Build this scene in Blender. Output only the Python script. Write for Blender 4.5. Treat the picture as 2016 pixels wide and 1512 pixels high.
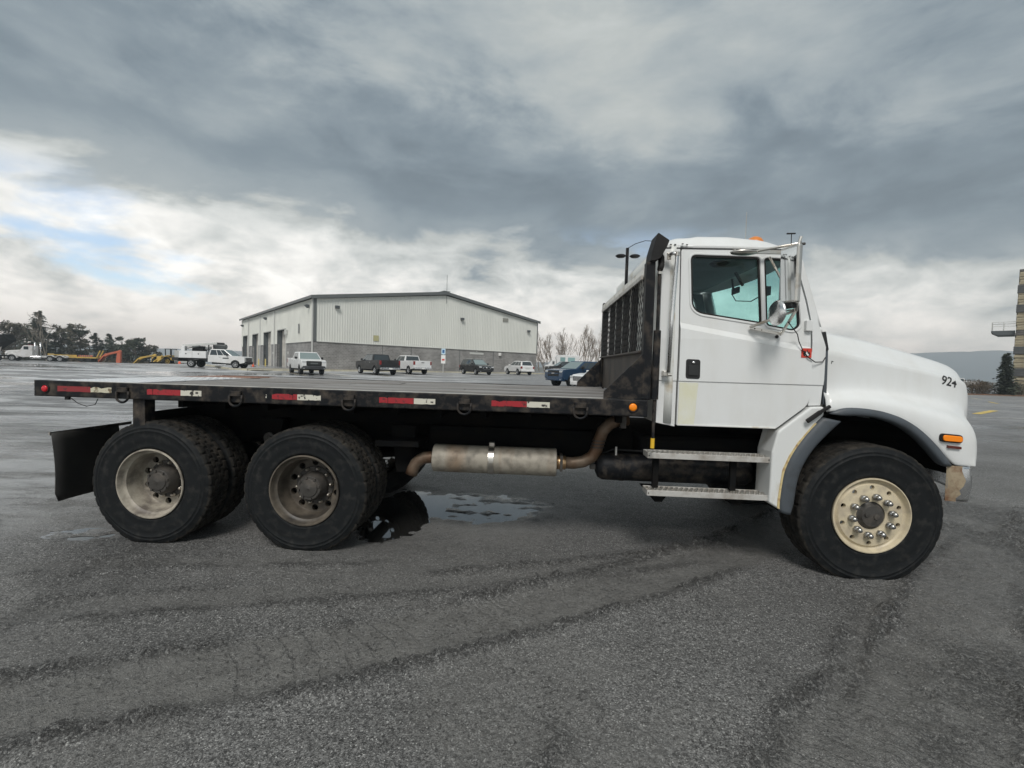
import bpy, bmesh, math, random
import numpy as np
from mathutils import Vector, Matrix

for o in list(bpy.data.objects):
    bpy.data.objects.remove(o, do_unlink=True)
SC = bpy.context.scene
COL = SC.collection
rad = math.radians

# ------------------------------------------------------------------ camera
CAM_H = 1.632
PITCH, ROLL = rad(2.2), rad(1.7)
cam_d = bpy.data.cameras.new("camera")
cam_d.sensor_width = 36.0
cam_d.lens = 900.0 / 2016.0 * 36.0
cam_d.clip_start = 0.05
cam_d.clip_end = 20000
cam = bpy.data.objects.new("camera", cam_d)
COL.objects.link(cam)
_f = Vector((0, math.cos(PITCH), -math.sin(PITCH)))
_u = Vector((0, math.sin(PITCH), math.cos(PITCH)))
_r = Vector((1, 0, 0))
_R = _r * math.cos(ROLL) + _u * math.sin(ROLL)
_U = -_r * math.sin(ROLL) + _u * math.cos(ROLL)
cam.matrix_world = Matrix(((_R.x, _U.x, -_f.x, 0), (_R.y, _U.y, -_f.y, 0), (_R.z, _U.z, -_f.z, CAM_H), (0, 0, 0, 1)))
SC.camera = cam

# ------------------------------------------------------------------ light
SUN_EL, SUN_AZ = rad(50), rad(187)      # azimuth clockwise from +Y (behind the camera)
world = bpy.data.worlds.new("World")
SC.world = world
world.use_nodes = True


def build_world():
    nt = world.node_tree
    N, L = nt.nodes, nt.links
    N.clear()

    def nd(t, **k):
        n = N.new(t)
        for a, b in k.items():
            setattr(n, a, b)
        return n

    def math_(op, a, b=None, c=None, clamp=False):
        n = nd('ShaderNodeMath', operation=op, use_clamp=clamp)
        for i, s in enumerate((a, b, c)):
            if s is None:
                continue
            if isinstance(s, (int, float)):
                n.inputs[i].default_value = s
            else:
                L.new(s, n.inputs[i])
        return n.outputs[0]

    def ramp(fac, stops, interp='EASE'):
        n = nd('ShaderNodeValToRGB')
        n.color_ramp.interpolation = interp
        e = n.color_ramp.elements
        while len(e) < len(stops):
            e.new(0.5)
        for el, (p, c) in zip(e, stops):
            el.position = p
            el.color = (c, c, c, 1) if isinstance(c, (int, float)) else (*c, 1)
        L.new(fac, n.inputs[0])
        return n.outputs[0]

    def noise(vec, scale, detail=6, rough=.55, off=(0, 0, 0), dist=0.0):
        m = nd('ShaderNodeMapping')
        m.inputs['Location'].default_value = off
        L.new(vec, m.inputs['Vector'])
        n = nd('ShaderNodeTexNoise')
        n.inputs['Scale'].default_value = scale
        n.inputs['Detail'].default_value = detail
        n.inputs['Roughness'].default_value = rough
        n.inputs['Distortion'].default_value = dist
        L.new(m.outputs[0], n.inputs['Vector'])
        return n.outputs['Fac']

    tc = nd('ShaderNodeTexCoord')
    sep = nd('ShaderNodeSeparateXYZ')
    L.new(tc.outputs['Generated'], sep.inputs[0])
    X, Y, Z = sep.outputs
    zz = math_('ADD', math_('MAXIMUM', Z, 0.0), 0.17)
    px, py = math_('DIVIDE', X, zz), math_('DIVIDE', Y, zz)
    comb = nd('ShaderNodeCombineXYZ')
    L.new(px, comb.inputs[0]); L.new(py, comb.inputs[1])
    P = comb.outputs[0]
    big = noise(P, 0.50, 3, .5, (3.1, 1.7, 0.4))
    dm3 = nd('ShaderNodeMapping'); dm3.inputs['Scale'].default_value = (-1.0, 1.0, 1.5)
    L.new(tc.outputs['Generated'], dm3.inputs['Vector'])
    mid = noise(dm3.outputs[0], 2.5, 8, .56, (7.3, 2.2, 1.1), .25)
    fine = noise(dm3.outputs[0], 6.5, 7, .58, (1.3, 9.2, 2.7), .3)
    # direction-space puffs: rounded heads of the broken clouds low down
    dm = nd('ShaderNodeMapping'); dm.inputs['Scale'].default_value = (-1.0, 1.0, 2.6)
    L.new(tc.outputs['Generated'], dm.inputs['Vector'])
    puff = noise(dm.outputs[0], 3.6, 10, .60, (2.2, .6, 4.4), .35)
    dm2 = nd('ShaderNodeMapping'); dm2.inputs['Scale'].default_value = (1.0, 1.0, 2.0)
    L.new(tc.outputs['Generated'], dm2.inputs['Vector'])
    puff2 = noise(dm2.outputs[0], 9.5, 8, .60, (5.2, 3.6, 1.4), .3)
    hi = ramp(Z, [(0.0, .12), (.10, .2), (.24, 1.0), (1.0, 1.0)])
    # the underside of the cloud deck: dark shelf at middle height, thinner above, broken towards the horizon
    warp = math_('ADD', math_('MULTIPLY', math_('SUBTRACT', puff, .5), .34), math_('MULTIPLY', math_('SUBTRACT', big, .5), .20))
    warp = math_('ADD', warp, math_('MULTIPLY', math_('SUBTRACT', mid, .5), .08))
    warp = math_('ADD', warp, math_('MULTIPLY', X, .085))
    zw = math_('ADD', Z, warp)
    prof = ramp(zw, [(0.0, .95), (.08, .84), (.185, .70), (.255, .31), (.33, .215), (.41, .25), (.53, .36), (1.0, .44)])
    tex = math_('ADD', math_('MULTIPLY', math_('SUBTRACT', mid, .5), 1.2), math_('MULTIPLY', math_('SUBTRACT', fine, .5), .32))
    tex = math_('MULTIPLY', tex, hi)
    lo_ = ramp(Z, [(0.0, 1.0), (.16, 1.0), (.30, .15), (1.0, 0.0)])
    tex = math_('ADD', tex, math_('MULTIPLY', math_('MULTIPLY', math_('SUBTRACT', puff2, .5), 1.1), lo_))
    tex = math_('ADD', tex, math_('MULTIPLY', math_('SUBTRACT', puff, .5), 1.25))
    low = ramp(Z, [(0.0, .85), (.05, 1.35), (.20, 1.5), (.30, .75), (1.0, 1.0)])
    tex = math_('ADD', math_('MULTIPLY', tex, low), 1.0)
    lum = math_('MULTIPLY', prof, math_('MAXIMUM', tex, .30))
    lum = math_('MULTIPLY', lum, math_('SUBTRACT', 1.0, math_('MULTIPLY', math_('MAXIMUM', X, 0.0), .22)))
    lum = math_('MINIMUM', lum, 1.0)
    tint = ramp(lum, [(0.0, (.68, .90, 1.14)), (.22, (.75, .94, 1.10)), (.42, (.93, 1.0, .995)), (.8, (.985, .995, .97))], 'LINEAR')
    vm = nd('ShaderNodeVectorMath', operation='SCALE')
    L.new(tint, vm.inputs[0]); L.new(lum, vm.inputs['Scale'])
    sky = nd('ShaderNodeTexSky', sky_type='NISHITA')
    sky.sun_disc = False
    sky.sun_elevation = SUN_EL
    sky.sun_rotation = SUN_AZ
    sky.altitude = 300
    sky.dust_density = 1.2
    vs = nd('ShaderNodeVectorMath', operation='SCALE')
    vs.inputs['Scale'].default_value = 1.6
    L.new(sky.outputs[0], vs.inputs[0])
    gap = noise(dm2.outputs[0], 2.1, 7, .55, GAP_OFF, .3)
    gapm = ramp(gap, [(0.0, 0.0), (.60, 0.0), (.68, 1.0), (1.0, 1.0)])
    gband = ramp(Z, [(0.0, 0.0), (.06, .6), (.14, 1.0), (.22, .8), (.30, 0.0), (1.0, 0.0)])
    g = math_('MULTIPLY', gapm, gband)
    # background strength 0.1: cloud radiance is given x10 so both share it
    v10 = nd('ShaderNodeVectorMath', operation='SCALE')
    v10.inputs['Scale'].default_value = 10.0
    L.new(vm.outputs[0], v10.inputs[0])
    mix = nd('ShaderNodeMix', data_type='RGBA')
    L.new(g, mix.inputs['Factor']); L.new(v10.outputs[0], mix.inputs['A']); L.new(vs.outputs[0], mix.inputs['B'])
    bg = nd('ShaderNodeBackground')
    bg.inputs['Strength'].default_value = SKY_STRENGTH
    L.new(mix.outputs['Result'], bg.inputs[0])
    out = nd('ShaderNodeOutputWorld')
    L.new(bg.outputs[0], out.inputs[0])


SKY_STRENGTH = 0.1
GAP_OFF = (12.4, 5.4, 0.9)
build_world()
sun_d = bpy.data.lights.new("sun", 'SUN')
sun_d.energy = 2.0
sun_d.angle = rad(20)
sun_d.color = (1.0, .97, .93)
sun = bpy.data.objects.new("sun", sun_d)
COL.objects.link(sun)
_sd = Vector((math.sin(SUN_AZ) * math.cos(SUN_EL), math.cos(SUN_AZ) * math.cos(SUN_EL), math.sin(SUN_EL)))
sun.rotation_euler = _sd.to_track_quat('Z', 'Y').to_euler()
vs_ = SC.view_settings
vs_.view_transform = 'Standard'
vs_.look = 'None'
vs_.gamma = 1
vs_.use_curve_mapping = False
vs_.exposure = 0.35

# ------------------------------------------------------------------ helpers
random.seed(7)
RNG = np.random.default_rng(11)


def ss(t):
    t = min(1.0, max(0.0, t))
    return t * t * (3 - 2 * t)


def mat(name, col, rough=.6, metal=0.0, col2=None, nscale=3.0, lo=.4, hi=.65, bump=0.0, bscale=40.0, rough2=None, detail=6, stretch=(1, 1, 1), coat=0.0, spec=.5):
    m = bpy.data.materials.new(name)
    m.use_nodes = True
    N, L = m.node_tree.nodes, m.node_tree.links
    b = N['Principled BSDF']
    b.inputs['Base Color'].default_value = (*col, 1)
    b.inputs['Roughness'].default_value = rough
    b.inputs['Metallic'].default_value = metal
    b.inputs['Specular IOR Level'].default_value = spec
    if coat:
        b.inputs['Coat Weight'].default_value = coat
        b.inputs['Coat Roughness'].default_value = .12
    if col2 is not None or bump or rough2 is not None:
        tc = N.new('ShaderNodeTexCoord')
        mp = N.new('ShaderNodeMapping')
        mp.inputs['Scale'].default_value = stretch
        L.new(tc.outputs['Object'], mp.inputs[0])
        n = N.new('ShaderNodeTexNoise')
        n.inputs['Scale'].default_value = nscale
        n.inputs['Detail'].default_value = detail
        n.inputs['Roughness'].default_value = .6
        L.new(mp.outputs[0], n.inputs['Vector'])
        r = N.new('ShaderNodeMapRange')
        r.inputs['From Min'].default_value = lo
        r.inputs['From Max'].default_value = hi
        L.new(n.outputs['Fac'], r.inputs['Value'])
        if col2 is not None:
            mx = N.new('ShaderNodeMix')
            mx.data_type = 'RGBA'
            mx.inputs['A'].default_value = (*col, 1)
            mx.inputs['B'].default_value = (*col2, 1)
            L.new(r.outputs[0], mx.inputs['Factor'])
            L.new(mx.outputs['Result'], b.inputs['Base Color'])
        if rough2 is not None:
            r2 = N.new('ShaderNodeMapRange')
            r2.inputs['To Min'].default_value = rough
            r2.inputs['To Max'].default_value = rough2
            L.new(r.outputs[0], r2.inputs['Value'])
            L.new(r2.outputs[0], b.inputs['Roughness'])
        if bump:
            n2 = N.new('ShaderNodeTexNoise')
            n2.inputs['Scale'].default_value = bscale
            n2.inputs['Detail'].default_value = 4
            L.new(mp.outputs[0], n2.inputs['Vector'])
            bp = N.new('ShaderNodeBump')
            bp.inputs['Strength'].default_value = bump
            bp.inputs['Distance'].default_value = .01
            L.new(n2.outputs['Fac'], bp.inputs['Height'])
            L.new(bp.outputs[0], b.inputs['Normal'])
    return m


def glass_mat(name, tint, refl=.06, rough=.02):
    m = bpy.data.materials.new(name)
    m.use_nodes = True
    N, L = m.node_tree.nodes, m.node_tree.links
    N.clear()
    t = N.new('ShaderNodeBsdfTransparent'); t.inputs[0].default_value = (*tint, 1)
    g = N.new('ShaderNodeBsdfGlossy'); g.inputs['Roughness'].default_value = rough
    lw = N.new('ShaderNodeLayerWeight'); lw.inputs['Blend'].default_value = .5
    pw = N.new('ShaderNodeMath'); pw.operation = 'POWER'; pw.inputs[1].default_value = 5.0; L.new(lw.outputs['Facing'], pw.inputs[0])
    f = N.new('ShaderNodeMath'); f.operation = 'MULTIPLY_ADD'; f.inputs[1].default_value = .9; f.inputs[2].default_value = .04; L.new(pw.outputs[0], f.inputs[0])
    ms = N.new('ShaderNodeMixShader'); o = N.new('ShaderNodeOutputMaterial')
    L.new(f.outputs[0], ms.inputs[0]); L.new(t.outputs[0], ms.inputs[1]); L.new(g.outputs[0], ms.inputs[2]); L.new(ms.outputs[0], o.inputs[0])
    return m


class MB:
    """collects geometry for ONE mesh object"""
    def __init__(s):
        s.v, s.f = [], []

    def add(s, vs, fs):
        k = len(s.v)
        s.v += [tuple(p) for p in vs]
        s.f += [tuple(i + k for i in f) for f in fs]
        return s

    def box(s, x0, x1, y0, y1, z0, z1):
        v = [(x, y, z) for z in (z0, z1) for y in (y0, y1) for x in (x0, x1)]
        return s.add(v, [(0, 2, 3, 1), (4, 5, 7, 6), (0, 1, 5, 4), (2, 6, 7, 3), (0, 4, 6, 2), (1, 3, 7, 5)])

    def prism(s, poly, y0, y1, axis='y'):
        """polygon (a,b) extruded along an axis"""
        n = len(poly)
        def p(a, b, c):
            return (a, c, b) if axis == 'y' else ((c, a, b) if axis == 'x' else (a, b, c))
        v = [p(a, b, y0) for a, b in poly] + [p(a, b, y1) for a, b in poly]
        f = [tuple(range(n)), tuple(range(2 * n - 1, n - 1, -1))]
        f += [(i, i + n, (i + 1) % n + n, (i + 1) % n) for i in range(n)]
        return s.add(v, f)

    def tube(s, path, r, n=8, cap=True):
        P = [Vector(p) for p in path]
        rs = r if isinstance(r, (list, tuple)) else [r] * len(P)
        vs, fs = [], []
        up = None
        for i, p in enumerate(P):
            a = P[max(0, i - 1)]; b = P[min(len(P) - 1, i + 1)]
            d = (b - a).normalized()
            if up is None:
                up = Vector((0, 0, 1)) if abs(d.z) < .9 else Vector((1, 0, 0))
            x = d.cross(up).normalized(); y = x.cross(d).normalized()
            up = y
            for k in range(n):
                t = 2 * math.pi * k / n
                vs.append(p + (x * math.cos(t) + y * math.sin(t)) * rs[i])
        for i in range(len(P) - 1):
            for k in range(n):
                fs.append((i * n + k, i * n + (k + 1) % n, (i + 1) * n + (k + 1) % n, (i + 1) * n + k))
        if cap:
            fs.append(tuple(range(n - 1, -1, -1)))
            fs.append(tuple((len(P) - 1) * n + k for k in range(n)))
        return s.add(vs, fs)

    def bar(s, a, b, w, h=None, up=(0, 0, 1)):
        """rectangular bar between two points"""
        h = h or w
        a, b = Vector(a), Vector(b)
        d = (b - a).normalized(); u = Vector(up)
        if abs(d.dot(u)) > .95:
            u = Vector((1, 0, 0))
        x = d.cross(u).normalized(); y = x.cross(d).normalized()
        v = [p + x * sx * w / 2 + y * sy * h / 2 for p in (a, b) for sx, sy in ((-1, -1), (1, -1), (1, 1), (-1, 1))]
        return s.add(v, [(3, 2, 1, 0), (4, 5, 6, 7), (0, 1, 5, 4), (1, 2, 6, 5), (2, 3, 7, 6), (3, 0, 4, 7)])

    def lathe(s, prof, n=32, axis='y', c=(0, 0, 0), close=False):
        """profile of (radius, offset along axis)"""
        vs, fs = [], []
        m = len(prof)
        for k in range(n):
            t = 2 * math.pi * k / n
            for r, h in prof:
                a, b = r * math.cos(t), r * math.sin(t)
                p = (a, h, b) if axis == 'y' else ((h, a, b) if axis == 'x' else (a, b, h))
                vs.append((p[0] + c[0], p[1] + c[1], p[2] + c[2]))
        for k in range(n):
            k2 = (k + 1) % n
            for j in range(m - 1 if not close else m):
                j2 = (j + 1) % m
                fs.append((k * m + j, k * m + j2, k2 * m + j2, k2 * m + j))
        return s.add(vs, fs)

    def grid(s, rows):
        """rows of equally many points"""
        m = len(rows[0])
        vs = [p for r in rows for p in r]
        fs = [(i * m + j, i * m + j + 1, (i + 1) * m + j + 1, (i + 1) * m + j) for i in range(len(rows) - 1) for j in range(m - 1)]
        return s.add(vs, fs)

    def mesh(s, name='m', smooth=False, fix=True):
        me = bpy.data.meshes.new(name)
        me.from_pydata(s.v, [], s.f)
        if fix:
            bm = bmesh.new(); bm.from_mesh(me)
            bmesh.ops.recalc_face_normals(bm, faces=bm.faces[:])
            bm.to_mesh(me); bm.free()
        if smooth:
            for p in me.polygons:
                p.use_smooth = True
        return me

    def build(s, name, material, parent=None, smooth=False, bevel=0.0, seg=2, angle=35, fix=True):
        return link(name, s.mesh(name, smooth, fix), material, parent, bevel, seg, angle)


def link(name, me, material, parent=None, bevel=0.0, seg=2, angle=35):
    o = bpy.data.objects.new(name, me)
    if material is not None and not me.materials:
        me.materials.append(material)
    COL.objects.link(o)
    o.parent = parent
    if bevel:
        md = o.modifiers.new('b', 'BEVEL')
        md.width = bevel; md.segments = seg; md.limit_method = 'ANGLE'; md.angle_limit = rad(angle)
        md.harden_normals = False
    return o


def auto_smooth(o, deg=35):
    """smooth shading with sharp edges kept above an angle"""
    me = o.data
    bm = bmesh.new(); bm.from_mesh(me)
    for f in bm.faces:
        f.smooth = True
    lim = rad(deg)
    for e in bm.edges:
        if len(e.link_faces) == 2 and e.calc_face_angle(0) > lim:
            e.smooth = False
    bm.to_mesh(me); bm.free()
    return o


def empty(name, loc=(0, 0, 0), rz=0.0, parent=None):
    o = bpy.data.objects.new(name, None)
    COL.objects.link(o)
    o.location = loc
    o.rotation_euler = (0, 0, rz)
    o.parent = parent
    o.empty_display_size = .2
    return o


def tag(o, label=None, cat=None, group=None, kind=None):
    if label: o['label'] = label
    if cat: o['category'] = cat
    if group: o['group'] = group
    if kind: o['kind'] = kind
    return o


def copy_obj(o, parent=None, loc=None, rz=None):
    c = o.copy()
    COL.objects.link(c)
    c.parent = parent
    if loc is not None: c.location = loc
    if rz is not None: c.rotation_euler = (0, 0, rz)
    return c


def copy_tree(o, parent=None):
    c = o.copy()
    COL.objects.link(c)
    c.parent = parent
    for ch in list(o.children):
        copy_tree(ch, c)
    return c


def rnd(pts, r, n=4):
    """round the corners of a polygon; r is one radius or one per corner"""
    out = []
    m = len(pts)
    for i in range(m):
        rr = r[i] if isinstance(r, (list, tuple)) else r
        p = Vector(pts[i]); a = Vector(pts[i - 1]); b = Vector(pts[(i + 1) % m])
        if rr <= 0:
            out.append(tuple(p)); continue
        da, db = (a - p), (b - p)
        k = min(rr, da.length * .45, db.length * .45)
        q0, q1 = p + da.normalized() * k, p + db.normalized() * k
        for j in range(n + 1):
            t = j / n
            out.append(tuple((1 - t) ** 2 * q0 + 2 * t * (1 - t) * p + t * t * q1))
    return out


def panel_bm(outline, holes=(), y=0.0, thick=.03, cuts=(), shape=None):
    """flat plate in the x-z plane with holes, extruded in +y; cuts = list of (point, normal) splits; shape(v) moves vertices"""
    bm = bmesh.new()
    for loop in [outline] + list(holes):
        vs = [bm.verts.new((a, y, b)) for a, b in loop]
        for i in range(len(vs)):
            bm.edges.new((vs[i], vs[(i + 1) % len(vs)]))
    bmesh.ops.triangle_fill(bm, use_beauty=True, use_dissolve=False, edges=bm.edges[:])
    for co, no in cuts:
        bmesh.ops.bisect_plane(bm, geom=bm.verts[:] + bm.edges[:] + bm.faces[:], plane_co=co, plane_no=no)
    g = bmesh.ops.extrude_face_region(bm, geom=bm.faces[:])
    bmesh.ops.translate(bm, vec=(0, thick, 0), verts=[e for e in g['geom'] if isinstance(e, bmesh.types.BMVert)])
    bmesh.ops.recalc_face_normals(bm, faces=bm.faces[:])
    if shape:
        for v in bm.verts:
            v.co = shape(v.co)
    return bm


def from_bm(bm, name, material, parent, bevel=0.0, seg=2, angle=35):
    me = bpy.data.meshes.new(name)
    bm.to_mesh(me); bm.free()
    return link(name, me, material, parent, bevel, seg, angle)


def text_mesh(s, size, depth=.002):
    cu = bpy.data.curves.new('t', 'FONT')
    cu.body = s; cu.size = size; cu.extrude = depth; cu.offset = size * .018
    cu.align_x = 'CENTER'; cu.align_y = 'CENTER'
    o = bpy.data.objects.new('t', cu)
    COL.objects.link(o)
    dg = bpy.context.evaluated_depsgraph_get()
    me = bpy.data.meshes.new_from_object(o.evaluated_get(dg))
    bpy.data.objects.remove(o, do_unlink=True)
    bpy.data.curves.remove(cu)
    return me


def zg(x, y):
    """height of the paved yard"""
    return .6 * ss((y - 12) / 46) * (1 - ss((abs(x + 15) - 30) / 30))

# ------------------------------------------------------------------ materials
M = {}
M['white'] = mat('truck_white', (.69, .705, .70), .34, col2=(.63, .635, .615), nscale=3.0, lo=.44, hi=.80, detail=10, stretch=(1.6, 1, .7), bump=.02, bscale=260, coat=.25, rough2=.46)
M['white_dirty'] = mat('truck_white_grimy', (.68, .69, .66), .45, col2=(.36, .27, .14), nscale=5.0, lo=.55, hi=.76, bump=.05, bscale=90, rough2=.7)
M['rusty_edge'] = mat('yellowed_edge', (.58, .47, .24), .6, col2=(.28, .13, .05), nscale=16, lo=.48, hi=.68, bump=.1, bscale=120)
M['yellowed'] = mat('yellowed_paint', (.66, .655, .50), .42, col2=(.70, .71, .66), nscale=6, lo=.4, hi=.7, bump=.02, bscale=200)
M['black'] = mat('black_steel', (.0075, .0085, .0105), .5, spec=.22, col2=(.095, .078, .062), nscale=9.5, lo=.47, hi=.76, bump=.12, bscale=60, rough2=.75, detail=9)
M['black_plain'] = mat('black_plain', (.012, .012, .013), .6, bump=.05)
M['chassis'] = mat('chassis_black', (.007, .0075, .008), .8, spec=.08, col2=(.013, .0115, .010), nscale=6, lo=.45, hi=.7, bump=.1, bscale=40)
M['brown_steel'] = mat('scuffed_steel', (.085, .068, .055), .65, col2=(.035, .032, .03), nscale=4, lo=.4, hi=.65, bump=.12, bscale=50, stretch=(1, 1, .35))
M['rubber'] = mat('tyre_rubber', (.0085, .0100, .0112), .66, spec=.2, col2=(.032, .032, .030), nscale=14, lo=.50, hi=.78, bump=.10, bscale=70, detail=8)
M['tread'] = mat('tyre_tread', (.016, .0155, .0145), .9, spec=.2, col2=(.05, .044, .036), nscale=12, lo=.42, hi=.72, bump=.3, bscale=90)
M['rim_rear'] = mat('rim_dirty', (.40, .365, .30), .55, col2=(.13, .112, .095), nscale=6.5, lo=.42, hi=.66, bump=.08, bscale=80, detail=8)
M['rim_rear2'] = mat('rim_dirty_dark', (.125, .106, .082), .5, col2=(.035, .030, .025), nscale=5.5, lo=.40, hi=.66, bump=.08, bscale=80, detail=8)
M['rim_front'] = mat('rim_beige', (.58, .505, .355), .45, col2=(.40, .345, .26), nscale=11, lo=.42, hi=.7, bump=.05, bscale=120, detail=9)
M['hub'] = mat('hub_greasy', (.045, .042, .038), .55, col2=(.11, .095, .08), nscale=9, lo=.5, hi=.75, bump=.1, bscale=60)
M['chrome'] = mat('chrome', (.72, .72, .72), .16, 1.0, rough2=.32, nscale=7)
M['chrome_dull'] = mat('dull_stainless', (.62, .60, .56), .3, 1.0, col2=(.42, .36, .28), nscale=9, lo=.5, hi=.75, rough2=.5)
M['alu'] = mat('step_aluminium', (.56, .55, .52), .5, .35, col2=(.34, .31, .27), nscale=8, lo=.42, hi=.7, bump=.05)
M['plate'] = mat('tread_plate', (.72, .73, .74), .32, .9, col2=(.5, .5, .49), nscale=3, lo=.4, hi=.7, rough2=.5)
M['flare'] = mat('grey_flare', (.062, .073, .085), .5, col2=(.035, .036, .036), nscale=5, lo=.5, hi=.75, bump=.04, bscale=150)
M['rubber_black'] = mat('black_rubber', (.009, .009, .0095), .65, spec=.3, col2=(.018, .017, .016), nscale=4, bump=.06)
M['flap'] = mat('mud_flap_rubber', (.017, .0165, .0155), .7, col2=(.03, .028, .025), nscale=3, bump=.05)
M['amber'] = mat('amber_lens', (.95, .26, .01), .25)
M['amber_dk'] = mat('amber_beacon', (.62, .20, .03), .3)
M['red_lens'] = mat('red_lens', (.52, .012, .022), .25)
M['red_dk'] = mat('red_dark_lens', (.10, .02, .015), .3)
M['tape_red'] = mat('tape_red', (.33, .018, .026), .4, col2=(.10, .02, .022), nscale=26, lo=.54, hi=.66)
M['tape_red_old'] = mat('tape_red_worn', (.24, .022, .026), .45, col2=(.05, .03, .028), nscale=18, lo=.55, hi=.62)
M['tape_white'] = mat('tape_white', (.60, .58, .50), .45, col2=(.03, .026, .024), nscale=20, lo=.565, hi=.60)
M['tape_white_old'] = mat('tape_white_worn', (.55, .52, .40), .45, col2=(.16, .12, .07), nscale=24, lo=.52, hi=.60)
M['yellow'] = mat('safety_yellow', (.72, .45, .03), .5)
M['red_decal'] = mat('decal_red', (.58, .05, .03), .4)
M['white_flat'] = mat('white_flat', (.75, .75, .73), .5)
M['interior'] = mat('cab_lining', (.17, .185, .185), .85, col2=(.13, .14, .14), nscale=3, bump=.05, bscale=200)
M['interior_dk'] = mat('cab_dark', (.02, .021, .022), .7)
M['wood'] = mat('deck_plank', (.215, .205, .195), .7, col2=(.115, .108, .10), nscale=2.2, lo=.38, hi=.68, bump=.35, bscale=9, detail=9, stretch=(.35, 7, 7), rough2=.5)
M['wood_b'] = mat('deck_plank_pale', (.275, .268, .26), .66, col2=(.14, .13, .12), nscale=2.6, lo=.38, hi=.68, bump=.35, bscale=9, detail=9, stretch=(.35, 7, 7), rough2=.45)
M['wood_c'] = mat('deck_plank_dark', (.165, .155, .145), .68, col2=(.085, .08, .075), nscale=2.4, lo=.38, hi=.68, bump=.35, bscale=9, detail=9, stretch=(.35, 7, 7), rough2=.5)
M['glass'] = glass_mat('green_glass', (.90, .97, .96))
M['glass_ws'] = glass_mat('windshield_glass', (.58, .90, .87))
M['glass_dark'] = glass_mat('dark_glass', (.35, .42, .40))
M['mirror'] = mat('mirror_glass', (.75, .77, .78), .04, 1.0)
M['autoglass'] = mat('car_glass', (.035, .045, .05), .08, coat=.3, spec=.8)
M['autoglass_lt'] = mat('car_glass_pale', (.16, .21, .21), .1, spec=.9)
M['trunk'] = mat('bark', (.075, .06, .05), .9, bump=.3, bscale=20)
M['twig'] = mat('bare_twig', (.19, .155, .125), .9)
M['needle'] = mat('needles_dark', (.044, .056, .040), .8, col2=(.070, .082, .056), nscale=.6, lo=.4, hi=.62)
M['needle_b'] = mat('needles_brownish', (.075, .076, .056), .85, col2=(.115, .100, .072), nscale=.6, lo=.4, hi=.62)
M['brush'] = mat('brush_brown', (.105, .078, .05), .9, col2=(.06, .05, .038), nscale=.5)
M['twig_pale'] = mat('pale_twig', (.26, .23, .19), .9)
M['white_line'] = mat('white_paint_line', (.55, .55, .53), .6, col2=(.16, .16, .155), nscale=5, lo=.48, hi=.66)
M['yellow_line'] = mat('yellow_paint_line', (.60, .44, .10), .6, col2=(.22, .19, .12), nscale=5, lo=.5, hi=.66)
M['cream_line'] = mat('faded_line', (.50, .45, .33), .6, col2=(.17, .16, .15), nscale=3, lo=.5, hi=.7)


def muffler_mat():
    m = mat('muffler_steel', (.40, .375, .33), .58, .2)
    N, L = m.node_tree.nodes, m.node_tree.links
    b = N['Principled BSDF']
    tc = N.new('ShaderNodeTexCoord')
    n = N.new('ShaderNodeTexNoise'); n.inputs['Scale'].default_value = 3.2; n.inputs['Detail'].default_value = 6
    mp = N.new('ShaderNodeMapping'); mp.inputs['Scale'].default_value = (1.5, .30, .30); mp.inputs['Location'].default_value = (.37, 0, 0)
    L.new(tc.outputs['Object'], mp.inputs[0]); L.new(mp.outputs[0], n.inputs['Vector'])
    r = N.new('ShaderNodeMapRange'); r.inputs['From Min'].default_value = .54; r.inputs['From Max'].default_value = .78
    L.new(n.outputs['Fac'], r.inputs['Value'])
    mx = N.new('ShaderNodeMix'); mx.data_type = 'RGBA'
    mx.inputs['A'].default_value = (.36, .33, .275, 1); mx.inputs['B'].default_value = (.23, .13, .06, 1)
    L.new(r.outputs[0], mx.inputs['Factor'])
    n2 = N.new('ShaderNodeTexNoise'); n2.inputs['Scale'].default_value = 14; n2.inputs['Detail'].default_value = 8
    L.new(tc.outputs['Object'], n2.inputs['Vector'])
    r2 = N.new('ShaderNodeMapRange'); r2.inputs['From Min'].default_value = .45; r2.inputs['From Max'].default_value = .8; r2.inputs['To Min'].default_value = 1.0; r2.inputs['To Max'].default_value = .45
    L.new(n2.outputs['Fac'], r2.inputs['Value'])
    mu = N.new('ShaderNodeVectorMath'); mu.operation = 'SCALE'
    L.new(mx.outputs['Result'], mu.inputs[0]); L.new(r2.outputs[0], mu.inputs['Scale'])
    L.new(mu.outputs[0], b.inputs['Base Color'])
    return m


M['muffler'] = muffler_mat()
M['pipe'] = mat('exhaust_pipe', (.19, .145, .105), .5, .4, col2=(.12, .065, .035), nscale=6, lo=.42, hi=.68, bump=.06)
M['copper'] = mat('pipe_collar', (.55, .36, .2), .3, .9)

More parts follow.
